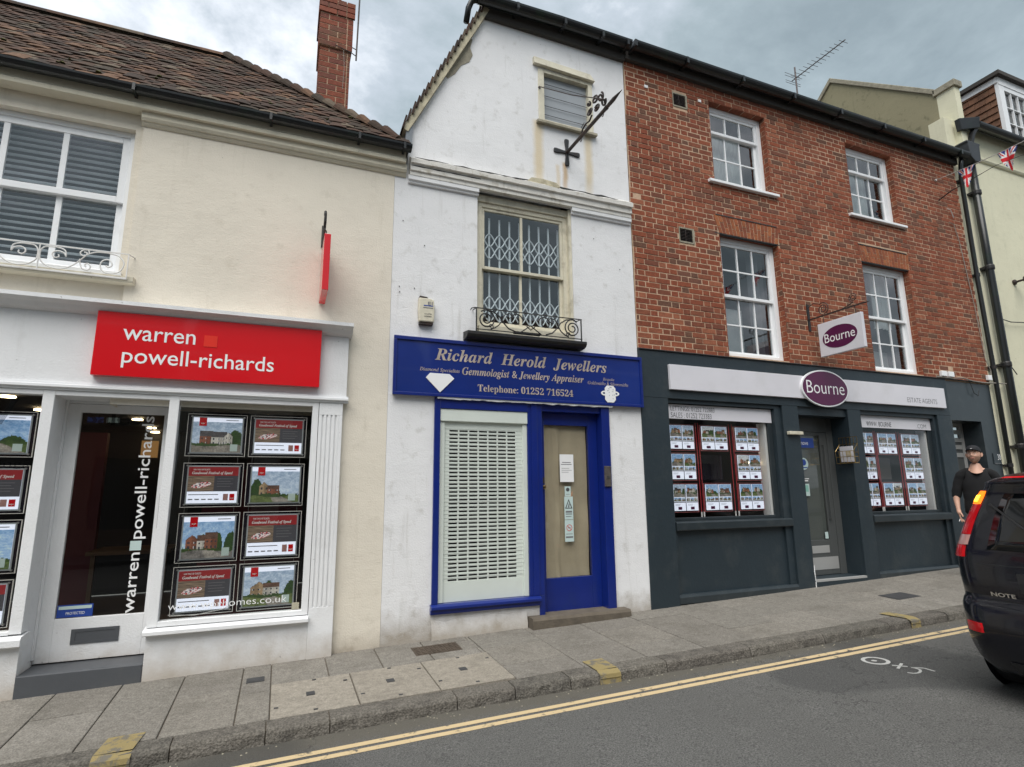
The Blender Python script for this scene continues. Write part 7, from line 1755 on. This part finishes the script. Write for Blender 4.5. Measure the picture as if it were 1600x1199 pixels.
for p_ in HD.data.polygons:
    c_ = p_.center
    if c_.y < .0 and c_.z < -.036 and not (abs(c_.x) < .030 and -.074 < c_.z < -.046) and abs(c_.x) * .9 - c_.z > .050: p_.material_index = 1
e = MB()      # cap crown
nu = 28; prev = None
for j in range(9):
    t = j / 8; zz_ = .040 + .092 * math.sin(t * math.pi / 2); rr = math.cos(t * math.pi / 2) ** .62
    ringv = [(.084 * rr * math.sin(2 * math.pi * i / nu), .004 - .107 * rr * math.cos(2 * math.pi * i / nu), zz_ + .012 * (1 - t) * math.cos(2 * math.pi * i / nu)) for i in range(nu)]
    if prev:
        for i in range(nu): q = (i + 1) % nu; e.face([prev[i], prev[q], ringv[q], ringv[i]])
    prev = ringv
CAP = local(e, 'cap', 'cap_black', (0, 0, 0), parent=HD)
e = MB()
for i in range(14):
    a0, a1 = -1.15 + 2.3 * i / 14, -1.15 + 2.3 * (i + 1) / 14
    f = lambda a, t: ((.083 + .004 * t) * math.sin(a), .004 - (.106 + .052 * t * math.cos(a) ** .7) * math.cos(a),   .058 + .004 * t - .018 * (math.sin(a) ** 2) * t)
    e.face([f(a0, 0), f(a1, 0), f(a1, 1), f(a0, 1)]); g2 = lambda a, t: (f(a, t)[0], f(a, t)[1], f(a, t)[2] - .004); e.face([g2(a1, 0), g2(a0, 0), g2(a0, 1), g2(a1, 1)]); e.face([f(a0, 1), f(a1, 1), g2(a1, 1), g2(a0, 1)])
local(e, 'cap_peak', 'cap_black', (0, 0, 0), parent=HD)
e = MB(); e.box(-.018, .006, -.112, -.107, .062, .068); e.box(-.006, .014, -.1125, -.108, .070, .076); e.box(-.02, .0, -.110, -.105, .054, .058); local(e, 'cap_logo', 'white_print', (0, 0, 0), parent=HD)
e = MB(); e.lathe((0, .025, .01), [(.045, -.05), (.078, -.02), (.086, .02), (.078, .045)], 20, 'z'); local(e, 'hair', 'hair_brown', (0, .012, 0), parent=HD)
# loose T-shirt with scooped neck
tv = [('hem', None, (0, 0, .81), (.208, .160)), ('hem2', 'hem', (0, 0, .93), (.203, .155)), ('w', 'hem2', (0, 0, 1.08), (.195, .14)), ('c', 'w', (0, .0, 1.27), (.20, .14)), ('n', 'c', (0, .012, 1.385), (.145, .105)),
      ('srm', 'n', (-.10, .016, 1.422), .058), ('sr', 'srm', (-.165, .012, 1.40), .074), ('er', 'sr', (-.225, .03, 1.24), .068), ('er2', 'er', (-.255, .03, 1.12), .062), ('er3', 'er2', (-.262, .025, 1.05), .058),
      ('slm', 'n', (.10, .016, 1.422), .058), ('sl', 'slm', (.165, .012, 1.40), .074), ('el', 'sl', (.225, .03, 1.24), .068), ('el2', 'el', (.255, .03, 1.12), .062), ('el3', 'el2', (.264, .025, 1.05), .058)]
V, E_, Rr = chain_mesh(tv); TS = skin_obj('tshirt', 'tshirt_black', V, E_, Rr)
dp = TS.modifiers.new('folds', 'DISPLACE'); tx_ = bpy.data.textures.new('folds', 'CLOUDS'); tx_.noise_scale = .09; dp.texture = tx_; dp.strength = .028; dp.mid_level = .45
e = MB()      # skin showing in the scooped neckline
for i in range(20):
    a0, a1 = 2 * math.pi * i / 20, 2 * math.pi * (i + 1) / 20
    def ring(a, k_):
        rx = (.080, .066, .055)[k_]; ry = (.104, .078, .055)[k_]; z = (1.452 - .055 * max(0, math.cos(a)) + .02 * max(0, -math.cos(a)), 1.478 - .03 * max(0, math.cos(a)), 1.53)[k_]
        yb = (-.035 * max(0, math.cos(a)), -.018, 0)[k_]
        return (rx * math.sin(a), .006 - ry * math.cos(a) + yb, z)
    for k_ in (0, 1): e.face([ring(a0, k_), ring(a1, k_), ring(a1, k_ + 1), ring(a0, k_ + 1)])
local(e, 'collarbone', 'skin', (0, 0, 0))
tr = [('p', None, (0, 0, 1.00), (.150, .115)), ('p2', 'p', (0, 0, .91), (.155, .12)), ('hr', 'p2', (-.085, -.01, .79), (.095, .095)), ('kr', 'hr', (-.105, -.105, .50), .085), ('kr2', 'kr', (-.105, -.09, .40), .082), ('ar', 'kr2', (-.105, -.05, .12), .072),
      ('hl', 'p2', (.085, .0, .79), (.095, .095)), ('kl', 'hl', (.105, .04, .50), .085), ('kl2', 'kl', (.105, .07, .40), .082), ('al', 'kl2', (.105, .15, .13), .072)]
V, E_, Rr = chain_mesh(tr); TR = skin_obj('trousers', 'trousers_stone', V, E_, Rr)
dp = TR.modifiers.new('folds', 'DISPLACE'); dp.texture = tx_; dp.strength = .022; dp.mid_level = .5
for sx, y in ((-1, -.10), (1, .10)):
    V, E_, Rr = chain_mesh([('h', None, (sx * .105, y + .07, .055), .05), ('m', 'h', (sx * .108, y - .03, .052), .048), ('t', 'm', (sx * .112, y - .14, .040), .040)]); skin_obj('shoe', 'sign_white', V, E_, Rr)
CG = thing('cigarette', (PX, PY, PZ + .78), 'short white cigarette held in the right hand of the walking man', 'cigarette')
mw = Matrix.Translation((PX, PY, PZ)) @ Euler((0, 0, R(-58))).to_matrix().to_4x4()
a_, b_ = mw @ Vector((-.262, -.115, .775)), mw @ Vector((-.275, -.165, .750)); c_ = a_.lerp(b_, -.45)
m = MB(); m.tube([c_, a_, b_], .0042, 8); m.build('paper_tube', 'white_print', CG)
